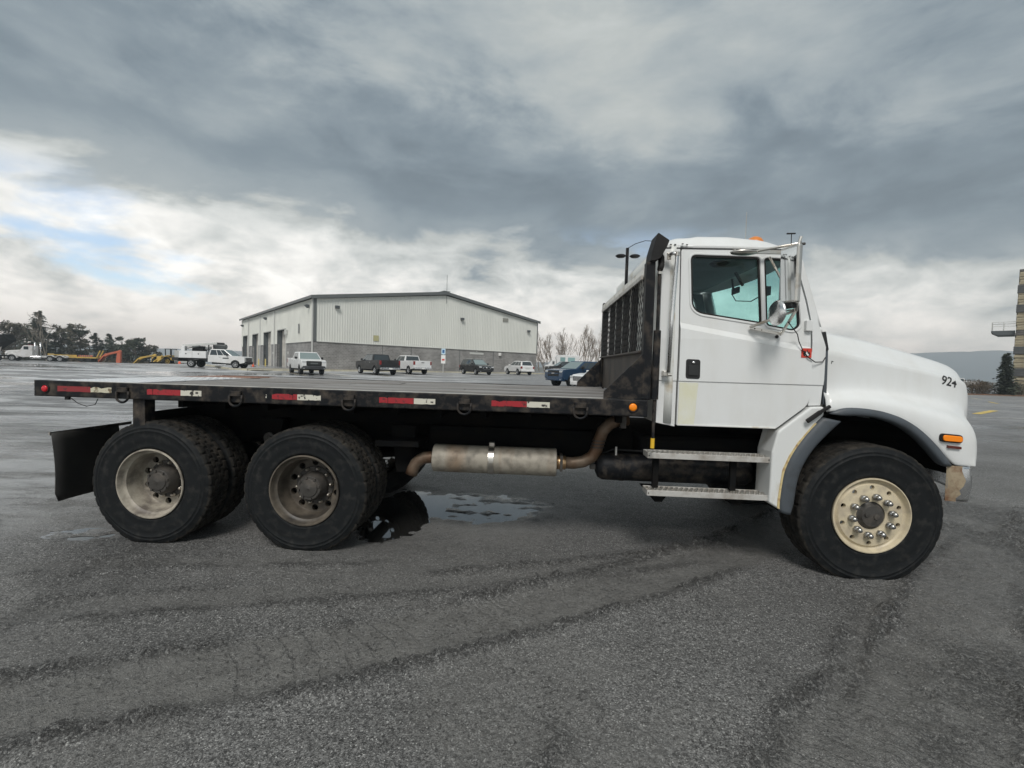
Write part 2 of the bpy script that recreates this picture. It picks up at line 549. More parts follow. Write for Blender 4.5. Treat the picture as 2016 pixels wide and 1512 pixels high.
# tail plate: aluminium tread plate that has rusted over towards the far side
def tailplate_mat():
    m = mat('tail_plate', (.70, .71, .72), .30, .85)
    N, L = m.node_tree.nodes, m.node_tree.links
    b = N['Principled BSDF']
    tc = N.new('ShaderNodeTexCoord'); sp = N.new('ShaderNodeSeparateXYZ'); L.new(tc.outputs['Object'], sp.inputs[0])
    n = N.new('ShaderNodeTexNoise'); n.inputs['Scale'].default_value = 2.0; n.inputs['Detail'].default_value = 7; L.new(tc.outputs['Object'], n.inputs['Vector'])
    a = N.new('ShaderNodeMath'); a.operation = 'MULTIPLY_ADD'; a.inputs[1].default_value = 1.2; L.new(n.outputs['Fac'], a.inputs[0]); L.new(sp.outputs[1], a.inputs[2])
    r = N.new('ShaderNodeMapRange'); r.inputs['From Min'].default_value = 2.05; r.inputs['From Max'].default_value = 2.25; L.new(a.outputs[0], r.inputs['Value'])
    mx = N.new('ShaderNodeMix'); mx.data_type = 'RGBA'; mx.inputs['A'].default_value = (.70, .71, .72, 1); mx.inputs['B'].default_value = (.22, .125, .09, 1)
    L.new(r.outputs[0], mx.inputs['Factor']); L.new(mx.outputs['Result'], b.inputs['Base Color'])
    iv = N.new('ShaderNodeMapRange'); iv.inputs['To Min'].default_value = .85; iv.inputs['To Max'].default_value = 0.0; L.new(r.outputs[0], iv.inputs['Value']); L.new(iv.outputs[0], b.inputs['Metallic'])
    ir = N.new('ShaderNodeMapRange'); ir.inputs['To Min'].default_value = .30; ir.inputs['To Max'].default_value = .9; L.new(r.outputs[0], ir.inputs['Value']); L.new(ir.outputs[0], b.inputs['Roughness'])
    return m


M['tailplate'] = tailplate_mat()


# ------------------------------------------------------------------ ground
def fbm(x, y, scale, octv=4, seed=0):
    """value noise on numpy arrays, 0..1"""
    out = np.zeros_like(x); amp = 1.0; tot = 0.0
    for o in range(octv):
        rng = np.random.default_rng(seed * 31 + o)
        T = rng.random((256, 256))
        fx, fy = x * scale * 2 ** o + 17.3 * o, y * scale * 2 ** o + 5.1 * o
        ix, iy = np.floor(fx).astype(int), np.floor(fy).astype(int)
        tx, ty = fx - ix, fy - iy
        tx = tx * tx * (3 - 2 * tx); ty = ty * ty * (3 - 2 * ty)
        a = T[ix & 255, iy & 255]; b = T[(ix + 1) & 255, iy & 255]; c = T[ix & 255, (iy + 1) & 255]; d = T[(ix + 1) & 255, (iy + 1) & 255]
        out += amp * ((a * (1 - tx) + b * tx) * (1 - ty) + (c * (1 - tx) + d * tx) * ty)
        tot += amp; amp *= .5
    return out / tot


def nss(t):
    t = np.clip(t, 0, 1)
    return t * t * (3 - 2 * t)


def poly_dist(x, y, pts):
    """distance (signed to the left), arc length along a polyline"""
    best = np.full(x.shape, 1e9); arc = np.zeros_like(x); side = np.zeros_like(x); s0 = 0.0
    for (ax, ay), (bx, by) in zip(pts[:-1], pts[1:]):
        dx, dy = bx - ax, by - ay
        ln = math.hypot(dx, dy)
        t = np.clip(((x - ax) * dx + (y - ay) * dy) / ln ** 2, 0, 1)
        ex, ey = x - ax - t * dx, y - ay - t * dy
        d = np.hypot(ex, ey)
        m = d < best
        best = np.where(m, d, best); arc = np.where(m, s0 + t * ln, arc)
        side = np.where(m, np.sign(dx * ey - dy * ex), side)
        s0 += ln
    return best * side, arc


def axis_coords(lo, hi, step, far_lo, far_hi, g):
    c = list(np.arange(lo, hi + 1e-6, step))
    s = step; a = lo; left = []
    while a > far_lo:
        s *= g; a -= s; left.append(a)
    s = step; b = hi; right = []
    while b < far_hi:
        s *= g; b += s; right.append(b)
    return np.array(left[::-1] + c + right)


def water_mat():
    m = mat('puddle_water', (.018, .018, .017), .04, spec=.5)
    m.node_tree.nodes['Principled BSDF'].inputs['IOR'].default_value = 2.8
    return m


def ground_mat():
    m = bpy.data.materials.new('yard_surface')
    m.use_nodes = True
    N, L = m.node_tree.nodes, m.node_tree.links
    b = N['Principled BSDF']

    def noise(scale, detail=6, vec=None, rough=.6):
        n = N.new('ShaderNodeTexNoise'); n.inputs['Scale'].default_value = scale; n.inputs['Detail'].default_value = detail; n.inputs['Roughness'].default_value = rough
        L.new(vec or pos, n.inputs['Vector']); return n.outputs['Fac']

    def rng(v, a, c, d=0.0, e=1.0):
        r = N.new('ShaderNodeMapRange'); r.interpolation_type = 'SMOOTHSTEP'
        for i, k in enumerate((a, c, d, e)):
            r.inputs[i + 1].default_value = k
        L.new(v, r.inputs['Value']); return r.outputs[0]

    def mth(op, a, c, clamp=False):
        n = N.new('ShaderNodeMath'); n.operation = op; n.use_clamp = clamp
        for i, s in enumerate((a, c)):
            if isinstance(s, (int, float)): n.inputs[i].default_value = s
            else: L.new(s, n.inputs[i])
        return n.outputs[0]

    def mixc(f, a, c):
        n = N.new('ShaderNodeMix'); n.data_type = 'RGBA'
        L.new(f, n.inputs['Factor'])
        for k, s in (('A', a), ('B', c)):
            if isinstance(s, tuple): n.inputs[k].default_value = (*s, 1)
            else: L.new(s, n.inputs[k])
        return n.outputs['Result']

    geo = N.new('ShaderNodeNewGeometry'); pos = geo.outputs['Position']
    sp = N.new('ShaderNodeSeparateXYZ'); L.new(pos, sp.inputs[0])
    at = N.new('ShaderNodeAttribute'); at.attribute_name = 'mud'; mud = at.outputs['Fac']
    aw = N.new('ShaderNodeAttribute'); aw.attribute_name = 'wet'; wet_a = aw.outputs['Fac']
    ay = N.new('ShaderNodeAttribute'); ay.attribute_name = 'yard'; yard = ay.outputs['Fac']
    # gravelly asphalt
    vo = N.new('ShaderNodeTexVoronoi'); vo.inputs['Scale'].default_value = 170; L.new(pos, vo.inputs['Vector'])
    hs = N.new('ShaderNodeSeparateColor'); L.new(vo.outputs['Color'], hs.inputs[0])
    grain = mth('MULTIPLY', rng(hs.outputs[0], 0, 1, .48, 1.52), rng(noise(60, 5), .25, .75, .60, 1.40))
    spark = rng(hs.outputs[1], .955, .975, 0, 1)
    big = rng(noise(.55, 5), .3, .7, .82, 1.18)
    gv = mth('MULTIPLY', grain, big)
    n1 = N.new('ShaderNodeVectorMath'); n1.operation = 'SCALE'; n1.inputs[0].default_value = (.176, .175, .170); L.new(gv, n1.inputs['Scale'])
    asphalt = mixc(mth('MULTIPLY', spark, .6), n1.outputs[0], (.75, .75, .72))  # pale specks paint wet glints into the colour
    mudv = rng(noise(7, 7), .3, .7, .80, 1.2)
    n2 = N.new('ShaderNodeVectorMath'); n2.operation = 'SCALE'; n2.inputs[0].default_value = (.182, .179, .168); L.new(mudv, n2.inputs['Scale'])
    mudn = mth('MULTIPLY', mud, rng(noise(16, 8), .36, .56, .5, 1.0))
    col = mixc(mth('MULTIPLY', mudn, .85, True), asphalt, n2.outputs[0])
    pits = mth('MULTIPLY', rng(noise(46, 7, None, .7), .34, .44, 1.0, 0.0), rng(noise(1.3, 5), .40, .58, .25, 1.0))
    col = mixc(mth('MULTIPLY', pits, .48), col, (.035, .034, .033))  # shade of the small pits painted into the colour
    ats = N.new('ShaderNodeAttribute'); ats.attribute_name = 'ts'
    atm = N.new('ShaderNodeAttribute'); atm.attribute_name = 'tm'
    ph = mth('ADD', ats.outputs['Fac'], mth('MULTIPLY', noise(9, 4), .5))
    fr = mth('ABSOLUTE', mth('SUBTRACT', mth('FRACT', ph, 0), .5), 0)
    lug = mth('MULTIPLY', rng(fr, .02, .10, 1.0, 0.0), mth('MULTIPLY', atm.outputs['Fac'], rng(noise(5, 4), .35, .55)))
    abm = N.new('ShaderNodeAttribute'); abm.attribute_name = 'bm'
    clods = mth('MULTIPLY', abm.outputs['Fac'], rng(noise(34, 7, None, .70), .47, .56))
    col = mixc(mth('MULTIPLY', clods, .55, True), col, (.038, .037, .035))  # shadows between the clods painted as a darker colour
    col = mixc(mth('MULTIPLY', lug, .22), col, (.03, .03, .029))
    # streaky wet and dry patches over the wider yard
    mp = N.new('ShaderNodeMapping'); mp.inputs['Scale'].default_value = (.10, .34, 1); mp.inputs['Rotation'].default_value = (0, 0, .12); L.new(pos, mp.inputs[0])
    st = noise(1.0, 9, mp.outputs[0], .66)
    far = mth('MAXIMUM', rng(sp.outputs[1], 6.5, 13), mth('MULTIPLY', rng(sp.outputs[0], -3.2, -6.0), .8))
    leftish = mth('MAXIMUM', rng(sp.outputs[0], -24, -6, 1.0, .30), rng(sp.outputs[1], 14, 26, .8, 0.0))
    wet_f = mth('MULTIPLY', mth('MULTIPLY', rng(st, .47, .58), far), leftish)
    # pale streaks between the wet ones, stronger towards the left
    farg = rng(sp.outputs[1], 7, 16)
    old = mixc(rng(noise(2.2, 6), .35, .65), (.16, .163, .167), (.23, .233, .238))
    col = mixc(mth('MULTIPLY', farg, .8), col, old)
    lf = rng(sp.outputs[0], -6, 3, 1.0, .12)
    fn = noise(1.7, 10, mp.outputs[0], .72)
    pale_streaks = mth('MULTIPLY', rng(fn, .47, .60), mth('MULTIPLY', far, lf))
    col = mixc(mth('MULTIPLY', pale_streaks, .85), col, (.58, .59, .60))
    wet = mth('MAXIMUM', wet_f, wet_a)
    dk = mixc(mth('MULTIPLY', wet, .6), col, (.03, .03, .031))
    soil = mixc(rng(noise(.25, 6), .4, .6), (.085, .07, .045), (.05, .05, .03))
    col = mixc(yard, soil, dk)
    L.new(col, b.inputs['Base Color'])
    rr = mth('MULTIPLY_ADD' if False else 'ADD', rng(wet, 0, 1, .66, .09), mth('MULTIPLY', spark, -.3))
    rr = mth('SUBTRACT', rr, mth('MULTIPLY', mud, .10))
    L.new(mth('MAXIMUM', rr, .08), b.inputs['Roughness'])
    b.inputs['Specular IOR Level'].default_value = .5
    hgt = mth('ADD', mth('MULTIPLY', hs.outputs[0], .6), mth('MULTIPLY', noise(160, 3), .8))
    lump = noise(24, 6)
    hgt = mth('ADD', hgt, mth('MULTIPLY', lump, 1.5))
    hgt = mth('SUBTRACT', hgt, mth('MULTIPLY', pits, .7))
    hgt = mth('SUBTRACT', hgt, mth('MULTIPLY', lug, .5))
    hgt = mth('ADD', hgt, mth('MULTIPLY', clods, 2.0))
    bp = N.new('ShaderNodeBump'); bp.inputs['Distance'].default_value = .017
    keep = mth('MULTIPLY', rng(wet, 0, 1, 1, .12), rng(sp.outputs[1], 8, 30, 1.0, .12))
    L.new(keep, bp.inputs['Strength']); L.new(hgt, bp.inputs['Height']); L.new(bp.outputs[0], b.inputs['Normal'])
    return m


def build_ground():
    xs = axis_coords(-5.4, 5.4, .028, -5200, 5200, 1.115)
    ys = axis_coords(1.2, 7.6, .028, -3000, 6000, 1.085)
    X, Y = np.meshgrid(xs, ys)
    Z = .6 * nss((Y - 12) / 46) * (1 - nss((np.abs(X + 15) - 30) / 30))
    # the yard ends in banks
    Z -= 3.4 * nss((Y - 97) / 7) * (1 - nss((X + 28) / 8)) 
    Z -= 3.0 * nss((Y - 98) / 10) * nss((X - 2) / 10)
    Z -= 30 * nss((np.hypot(X, Y) - 170) / 500)
    near = (np.abs(X) < 9) & (Y > .5) & (Y < 11)
    fade = (1 - nss((np.abs(X) - 6) / 3)) * nss((Y - .4) / .8) * (1 - nss((Y - 8) / 3))
    H = np.zeros_like(Z); mud = np.zeros_like(Z); wet = np.zeros_like(Z)
    x, y = X[near], Y[near]
    h = (fbm(x, y, 3.0, 4, 1) - .5) * .016 + (fbm(x, y, 13.0, 3, 2) - .5) * .016
    clod = fbm(x, y, 22.0, 3, 3)
    md = nss((fbm(x, y, 1.1, 4, 4) - .50) / .14) * .5
    clod_shade = np.zeros_like(x)
    berm_dark = np.zeros_like(x); ts = np.zeros_like(x); tm = np.zeros_like(x)
    tracks = [([(.2, 1.2), (1.1, 1.75), (1.75, 2.35), (2.6, 3.15), (3.6, 4.0), (5.0, 5.0)], .07, .6, .05),
              ([(1.5, 1.15), (2.35, 1.85), (3.2, 2.55), (4.3, 3.6), (5.6, 5.0)], .06, .7, .05),
              ([(-5.5, 3.1), (-4.2, 3.25), (-2.8, 3.55), (-1.2, 3.7)], .10, .45, .07),
              ([(-4.6, 1.1), (-3.2, 1.65), (-2.27, 2.0), (-1.75, 2.22), (-.93, 2.5), (.02, 2.95), (1.22, 3.6), (2.29, 4.28), (3.4, 5.2)], .27, 1.0, .105),
              ([(-5.2, 2.35), (-3.2, 2.75), (-1.9, 3.05), (-.5, 3.35), (.9, 3.75), (2.0, 4.15)], .15, .55, .09),
              ([(.9, 1.2), (1.55, 1.85), (2.1, 2.2), (2.8, 2.7), (3.65, 3.5), (4.75, 4.55), (6.2, 6.0)], .36, .85, .06),
              ([(-.6, 1.2), (.25, 1.7), (.45, 2.0), (.1, 2.25)], .12, .5, .06),
              ([(1.9, 1.2), (2.7, 2.0), (3.7, 2.9), (4.9, 4.1), (6.6, 5.6)], .22, .6, .06),
              ([(-6, 4.6), (-5, 4.1), (-4.2, 3.3), (-3.9, 2.4), (-3.9, 1.2)], .2, .5, .09)]
    for pts, w, k, per in tracks:
        d, s = poly_dist(x, y, pts)
        a = np.abs(d)
        inside = 1 - nss((a - w * .8) / (w * .35))
        berm = np.exp(-((a - w) / (.055 + .04 * fbm(s, d * 0, 3, 2, 9))) ** 2)
        gaps = nss((fbm(s, np.sign(d), 1.7, 3, 10) - .36) / .2)
        h = h * (1 - .55 * inside * k) - .010 * k * inside + k * berm * gaps * (.020 + .15 * np.maximum(clod - .42, 0))
        chev = .5 + .5 * np.sin(2 * math.pi * (s / per + a / .19))
        print_ = nss((fbm(s, d * 0, 1.3, 2, 12) - .40) / .14)
        h += k * inside * print_ * (chev ** 2) * .004
        tmk = inside * k * (.35 + .65 * print_)
        ts = np.where(tmk > tm, s / per * .8 + d * 2.2 + a * 1.2, ts); tm = np.maximum(tm, tmk)
        md = np.maximum(md, inside * k * .95)
        md = md * (1 - .9 * berm * gaps * k)
        berm_dark = np.maximum(berm_dark, berm * gaps * k)  # wetness raised on the berms to darken them like shade
        clod_shade = np.maximum(clod_shade, np.exp(-((a - w) / .045) ** 2) * gaps * min(1, k * 1.15))  # mask for the clod shadows painted along the berms
    # scuffed clods along the turning arc on the right, with a mask for their painted shade
    d, s = poly_dist(x, y, tracks[5][0])
    h += np.exp(-((d + .05) / .7) ** 2) * (fbm(x * 1.0 + y * .8, y * 1.0 - x * .8, 9, 3, 14) - .5) * .07 * nss((x - 1.2) / .8)
    clod_shade = np.maximum(clod_shade, np.exp(-((d + .1) / .55) ** 2) * nss((x - 1.0) / .8) * (.08 + .6 * nss((fbm(x, y, 1.6, 4, 21) - .42) / .2)))
    d4, s4 = poly_dist(x, y, [(-6, 2.1), (-4.5, 2.3), (-3.4, 2.75), (-3.0, 3.6), (-3.6, 4.6)])
    clod_shade = np.maximum(clod_shade, np.exp(-(d4 / .45) ** 2) * .55 * nss((fbm(x, y, 1.4, 4, 22) - .42) / .2))
    # hollows that hold water
    P1 = np.exp(-(((x + .45) / .95) ** 2 + ((y - 5.25) / .55) ** 2) ** 1.4)
    P1 = np.maximum(P1, np.exp(-(((x + 1.2) / .42) ** 2 + ((y - 4.95) / .95) ** 2) ** 1.4))
    P1 = np.clip(P1 * (.72 + .6 * fbm(x, y, 9.0, 4, 31)), 0, 1.1)
    PW = np.exp(-(((x + .5) / 1.5) ** 2 + ((y - 5.1) / 1.15) ** 2) ** 1.2)
    P2 = np.exp(-(((x + 3.85) / .45) ** 2 + ((y - 4.1) / .20) ** 2) ** 1.3)
    P4 = np.exp(-(((x + 4.9) / .8) ** 2 + ((y - 7.2) / .25) ** 2) ** 1.3)
    rp = fbm(x, y * 2.2, 5.0, 4, 15)
    low = P1 * (.034 - .030 * nss((rp - .45) / .25) * nss((x + .95) / .3)) + (P2 + P4) * (.024 - .03 * nss((rp - .45) / .2))
    h = np.maximum(h, -.010) - np.maximum(low, 0) + .004
    wetv = np.clip(np.maximum(nss(P1 * 1.5) * .8, PW * .6) + P2 * .6 + berm_dark * .12 + nss((fbm(x, y * 1.6, .8, 5, 16) - .60) / .12) * .35 * nss((-x - 1.5) / 2), 0, 1)
    TS = np.zeros_like(Z); TM = np.zeros_like(Z); TS[near] = ts; TM[near] = tm; CLOD_SHADE = np.zeros_like(Z); CLOD_SHADE[near] = clod_shade * (1 - np.clip(P1 * 1.3, 0, 1))
    H[near] = h; mud[near] = md * (1 - P1 * .7); wet[near] = wetv
    Z = Z + H * fade
    yard = 1 - np.clip(nss((np.hypot(X, Y) - 150) / 60) + nss((Y - 96) / 4) * (1 - (np.abs(X + 12) < 22) * 1.0), 0, 1)
    ny, nx = X.shape
    me = bpy.data.meshes.new('ground')
    co = np.stack([X, Y, Z], -1).reshape(-1, 3).astype(np.float32)
    idx = np.arange(nx * ny).reshape(ny, nx)
    q = np.stack([idx[:-1, :-1], idx[:-1, 1:], idx[1:, 1:], idx[1:, :-1]], -1).reshape(-1, 4)
    me.vertices.add(len(co)); me.vertices.foreach_set('co', co.ravel())
    me.loops.add(q.size); me.loops.foreach_set('vertex_index', q.ravel().astype(np.int32))
    me.polygons.add(len(q)); me.polygons.foreach_set('loop_start', (np.arange(len(q)) * 4).astype(np.int32))
    me.update(calc_edges=True)
    me.polygons.foreach_set('use_smooth', np.ones(len(q), bool))
    for nm, arr in (('mud', mud * fade), ('wet', wet * fade), ('yard', yard), ('ts', TS), ('tm', TM * fade), ('bm', CLOD_SHADE * fade)):
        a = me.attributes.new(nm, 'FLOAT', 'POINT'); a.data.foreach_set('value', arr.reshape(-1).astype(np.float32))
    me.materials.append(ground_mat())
    o = bpy.data.objects.new('ground', me); COL.objects.link(o)
    tag(o, kind='structure')
    # water lying in the hollows
    wm = water_mat()
    for (x0, x1, y0, y1, z) in ((-2.1, 1.3, 4.0, 6.5, -.0115), (-4.5, -3.2, 3.75, 4.45, -.0105), (-6.2, -3.7, 6.8, 7.6, -.0105)):
        p = MB().add([(x0, y0, z), (x1, y0, z), (x1, y1, z), (x0, y1, z)], [(0, 1, 2, 3)]).build('puddle', wm)
        tag(p, kind='structure')
    # loose stones on the surface
    base = np.array([(1, 0, 0), (-1, 0, 0), (0, 1, 0), (0, -1, 0), (0, 0, 1), (0, 0, -1)], float)
    tri = [(0, 2, 4), (2, 1, 4), (1, 3, 4), (3, 0, 4), (2, 0, 5), (1, 2, 5), (3, 1, 5), (0, 3, 5)]
    V, Fc = [], []
    r = np.random.default_rng(5)
    n = 5200
    px = r.uniform(-5.2, 5.2, n); py = 1.3 + 5.2 * r.random(n) ** 1.3
    jx = np.clip(np.searchsorted(xs, px), 1, nx - 1); jy = np.clip(np.searchsorted(ys, py), 1, ny - 1)
    for i in range(n):
        z = Z[jy[i], jx[i]]
        s = .0018 + .0055 * r.random() ** 3.5
        v = base * (s * r.uniform(.6, 1.3, (6, 1))) * np.array([1, 1, .65])
        a = r.uniform(0, 6.28); c, sn = math.cos(a), math.sin(a)
        k = len(V)
        for p in v:
            V.append((px[i] + p[0] * c - p[1] * sn, py[i] + p[0] * sn + p[1] * c, z + p[2] + s * .3))
        Fc += [tuple(t + k for t in f) for f in tri]
    me = bpy.data.meshes.new('gravel'); me.from_pydata(V, [], Fc)
    o = link('gravel', me, mat('gravel', (.15, .148, .14), .7, col2=(.07, .07, .07), nscale=40, lo=.35, hi=.6))
    tag(o, 'small loose grey stones scattered over the yard in front of the truck', 'gravel', kind='stuff')


build_ground()

# ------------------------------------------------------------------ the flatbed truck (local frame: x forward, y away from camera, z up)
TRUCK = empty('flatbed_truck', (-4.135, 3.955, 0), rad(-2.95))
tag(TRUCK, 'white conventional-cab six-wheeled flatbed truck with black steel bed parked side-on in front', 'truck')
DW = 1.388      # deck height
TW = 2.44       # width


def tyre_mesh(name, R, W, rb, nseg, lug, drop, per=6):
    side = [(rb - .004, .035), (rb + .012, .010), (rb + .03, .002), (rb + .035, .004), (rb + .075, -.007), (rb + .12, -.008), (R - .088, -.002), (R - .084, -.005), (R - .078, -.005), (R - .074, -.001),
            (R - .060, .002), (R - .056, -.001), (R - .050, .0), (R - .046, .004), (R - .030, .010), (R - .016, .014), (R - .004, .022)]
    tr = []
    n = 5
    y0, y1 = .028, W - .028
    step = (y1 - y0) / n
    for i in range(n):
        a, b = y0 + i * step, y0 + (i + 1) * step
        tr += [(R, a + (.004 if i else 0), i), (R + .001, (a + b) / 2, i), (R, b - (.004 if i < n - 1 else 0), i)]
        if i < n - 1:
            tr += [(R - .013, b - .002, -1), (R - .013, b + .002, -1)]
    prof = [(r, y, -2) for r, y in side] + tr + [(r, W - y, -2) for r, y in reversed(side)]
    m = len(prof); vs, fs, mi = [], [], []
    for k in range(nseg):
        t = 2 * math.pi * k / nseg
        for j, (r, y, c) in enumerate(prof):
            rr = r
            if c >= 0 and (k + (c % 2) * (per // 2)) % per == 0:
                rr -= lug
            if c == -2 and r > R - .035 and k % per == 0:
                rr -= lug * .8
            zz = rr * math.sin(t)
            yy = y
            if zz < -drop * .75:      # the loaded part bulges
                f = ss((-zz - drop * .75) / (drop * .25)); yy += (-1 if j < m / 2 else 1) * .012 * f * (1 if c == -2 else .3)
            vs.append((rr * math.cos(t), yy, max(zz, -drop)))
    lo, hi = len(side) - 2, len(side) + len(tr) + 1
    for k in range(nseg):
        k2 = (k + 1) % nseg
        for j in range(m - 1):
            fs.append((k * m + j, k * m + j + 1, k2 * m + j + 1, k2 * m + j))
            mi.append(1 if lo <= j < hi else 0)
    me = bpy.data.meshes.new(name); me.from_pydata(vs, [], fs)
    me.materials.append(M['rubber']); me.materials.append(M['tread'])
    me.polygons.foreach_set('material_index', mi)
    bm = bmesh.new(); bm.from_mesh(me); bmesh.ops.recalc_face_normals(bm, faces=bm.faces[:])
    for f in bm.faces: f.smooth = f.material_index == 0
    bm.to_mesh(me); bm.free()
    return me


def holed_disc(mb, r0, r1, n, rc, hr, yf, depth=.012, res=14):
    """annulus with n round holes, each hole with its own wall"""
    half = math.pi / n
    for q in range(n):
        tcx = 2 * math.pi * q / n + half
        inn, out, bk = [], [], []
        for k in range(res):
            a = 2 * math.pi * k / res
            ca, sa = math.cos(a), math.sin(a)
            sx = half * rc / max(abs(ca), 1e-6)
            sy = ((r1 - rc) if sa > 0 else (rc - r0)) / max(abs(sa), 1e-6)
            t = min(sx, sy)
            def pt(s, d, off=0.0):
                th, r = tcx + s / rc, rc + d
                return (r * math.cos(th), yf(r) + off, r * math.sin(th))
            inn.append(pt(hr * ca, hr * sa)); out.append(pt(t * ca, t * sa)); bk.append(pt(hr * ca, hr * sa, depth))
        fs = []
        for k in range(res):
            k2 = (k + 1) % res
            fs += [(k, k2, res + k2, res + k), (2 * res + k, 2 * res + k2, k2, k)]
        mb.add(inn + out + bk, fs)
        # corners of the sector
        for k in range(res):
            k2 = (k + 1) % res
            a, b = 2 * math.pi * k / res, 2 * math.pi * k2 / res if k2 else 2 * math.pi
            for sx_, sy_ in ((1, 1), (-1, 1), (-1, -1), (1, -1)):
                cs, cd = sx_ * half * rc, (r1 - rc) if sy_ > 0 else -(rc - r0)
                ang = math.atan2(cd, cs) % (2 * math.pi)
                if a < ang < b:
                    th = tcx + cs / rc; r = rc + cd
                    mb.add([out[k], out[k2], (r * math.cos(th), yf(r), r * math.sin(th))], [(0, 2, 1)])


def nut_mesh(name, r, h, cap=True):
    mb = MB()
    pr = [(r, 0), (r, -h * .55)]
    n = 6
    vs = [(rr * math.cos(math.pi / 3 * k), y, rr * math.sin(math.pi / 3 * k)) for rr, y in pr for k in range(n)]
    mb.add(vs, [(k, (k + 1) % n, n + (k + 1) % n, n + k) for k in range(n)] + [tuple(range(n, 2 * n))])
    if cap:
        mb.lathe([(r * .8, -h * .5), (r * .78, -h * .75), (r * .55, -h * .95), (.001, -h)], 12)
    return mb.mesh(name, True)


M['chrome_nut'] = mat('nut_cap', (.42, .42, .41), .36, 1.0, col2=(.26, .23, .20), nscale=30, lo=.5, hi=.7)
TY_R = tyre_mesh('rear_tyre', .543, .272, .300, 210, .011, .517)
TY_F = tyre_mesh('front_tyre', .568, .34, .300, 210, .006, .517)
NUT_F = nut_mesh('chrome_nut', .027, .062)
NUT_R = nut_mesh('steel_nut', .017, .036)


def rear_wheel(u, v, material, nuts=True, flip=False):
    mb = MB()
    mb.lathe([(.296, .022), (.306, .006), (.303, -.003), (.294, -.004), (.288, .006), (.286, .034), (.272, .050), (.262, .056), (.258, .095), (.252, .15), (.246, .19), (.240, .206), (.234, .210)], 64)
    holed_disc(mb, .172, .236, 10, .204, .0290, lambda r: .210 - (r - .172) * .05, .03)
    mb.lathe([(.300, .03), (.27, .06), (.262, .19), (.262, .26)], 48)
    w = mb.build('wheel', material, TRUCK, smooth=True)
    auto_smooth(w, 50)
    w.location = (u, v, .520)
    if flip:
        w.rotation_euler = (0, 0, math.pi)
    t = link('tyre', TY_R, None, w)
    t.rotation_euler = (0, random.uniform(0, .3), 0)
    t.rotation_euler = (0, 0, 0)
    if nuts:
        hb = MB().lathe([(.128, .198), (.124, .145), (.112, .132), (.108, .098), (.100, .090), (.080, .090), (.074, .082), (.045, .080), (.012, .078), (.001, .072)], 40)
        for k in range(8):
            a = 2 * math.pi * k / 8 + .2
            hb.box(.092 * math.cos(a) - .009, .092 * math.cos(a) + .009, .078, .092, .092 * math.sin(a) - .009, .092 * math.sin(a) + .009)
        auto_smooth(hb.build('hub', M['hub'], w), 40)
        MB().lathe([(.1725, .211), (.168, .200), (.10, .199)], 48).build('disc_center', M['hub'], w)  # dark ring over the inner disc round the hub
        dr = MB().lathe([(.20, .24), (.20, .225), (.05, .225)], 32).build('brake_drum', M['chassis'], w)
        for k in range(10):
            a = 2 * math.pi * k / 10 + .1
            link('lug_nut', NUT_R, M['chrome_dull'], w).location = (.154 * math.cos(a), .198, .154 * math.sin(a))
    return w


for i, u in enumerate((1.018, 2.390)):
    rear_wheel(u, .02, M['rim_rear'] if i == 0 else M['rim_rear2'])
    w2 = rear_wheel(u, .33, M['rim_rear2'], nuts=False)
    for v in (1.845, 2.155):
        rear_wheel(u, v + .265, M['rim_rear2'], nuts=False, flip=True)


def front_wheel(u, v, flip=False):
    mb = MB()
    mb.lathe([(.296, .03), (.307, .006), (.304, -.004), (.296, -.005), (.290, .004), (.286, .020), (.276, .034), (.266, .036), (.256, .026), (.249, .018)], 64)
    holed_disc(mb, .203, .25, 10, .2265, .0190, lambda r: .018 - (.25 - r) * .06, .03)
    mb.lathe([(.203, .0152), (.17, .010), (.135, .012), (.112, .016), (.110, .05)], 48)
    mb.lathe([(.300, .03), (.27, .06), (.262, .19), (.262, .30)], 48)
    w = mb.build('wheel', M['rim_front'], TRUCK, smooth=True)
    auto_smooth(w, 50)
    w.location = (u, v, .519)
    if flip: w.rotation_euler = (0, 0, math.pi)
    link('tyre', TY_F, None, w)
    hb = MB().lathe([(.113, .06), (.108, .02), (.098, .012), (.090, -.004), (.084, -.012), (.055, -.014), (.03, -.020), (.001, -.021)], 40)
    hb.lathe([(.016, 0), (.015, -.016), (.001, -.018)], 12, c=(-.052, -.008, .012))
    hb.lathe([(.024, 0), (.022, -.014), (.001, -.016)], 14, c=(.02, -.014, .0))
    auto_smooth(hb.build('hub', M['hub'], w), 40)
    for k in range(10):
        a = 2 * math.pi * k / 10 + .16
        link('lug_nut', NUT_F, M['chrome_nut'], w).location = (.157 * math.cos(a), .012, .157 * math.sin(a))
    return w


front_wheel(7.06, .035)
front_wheel(7.06, 2.405, True)

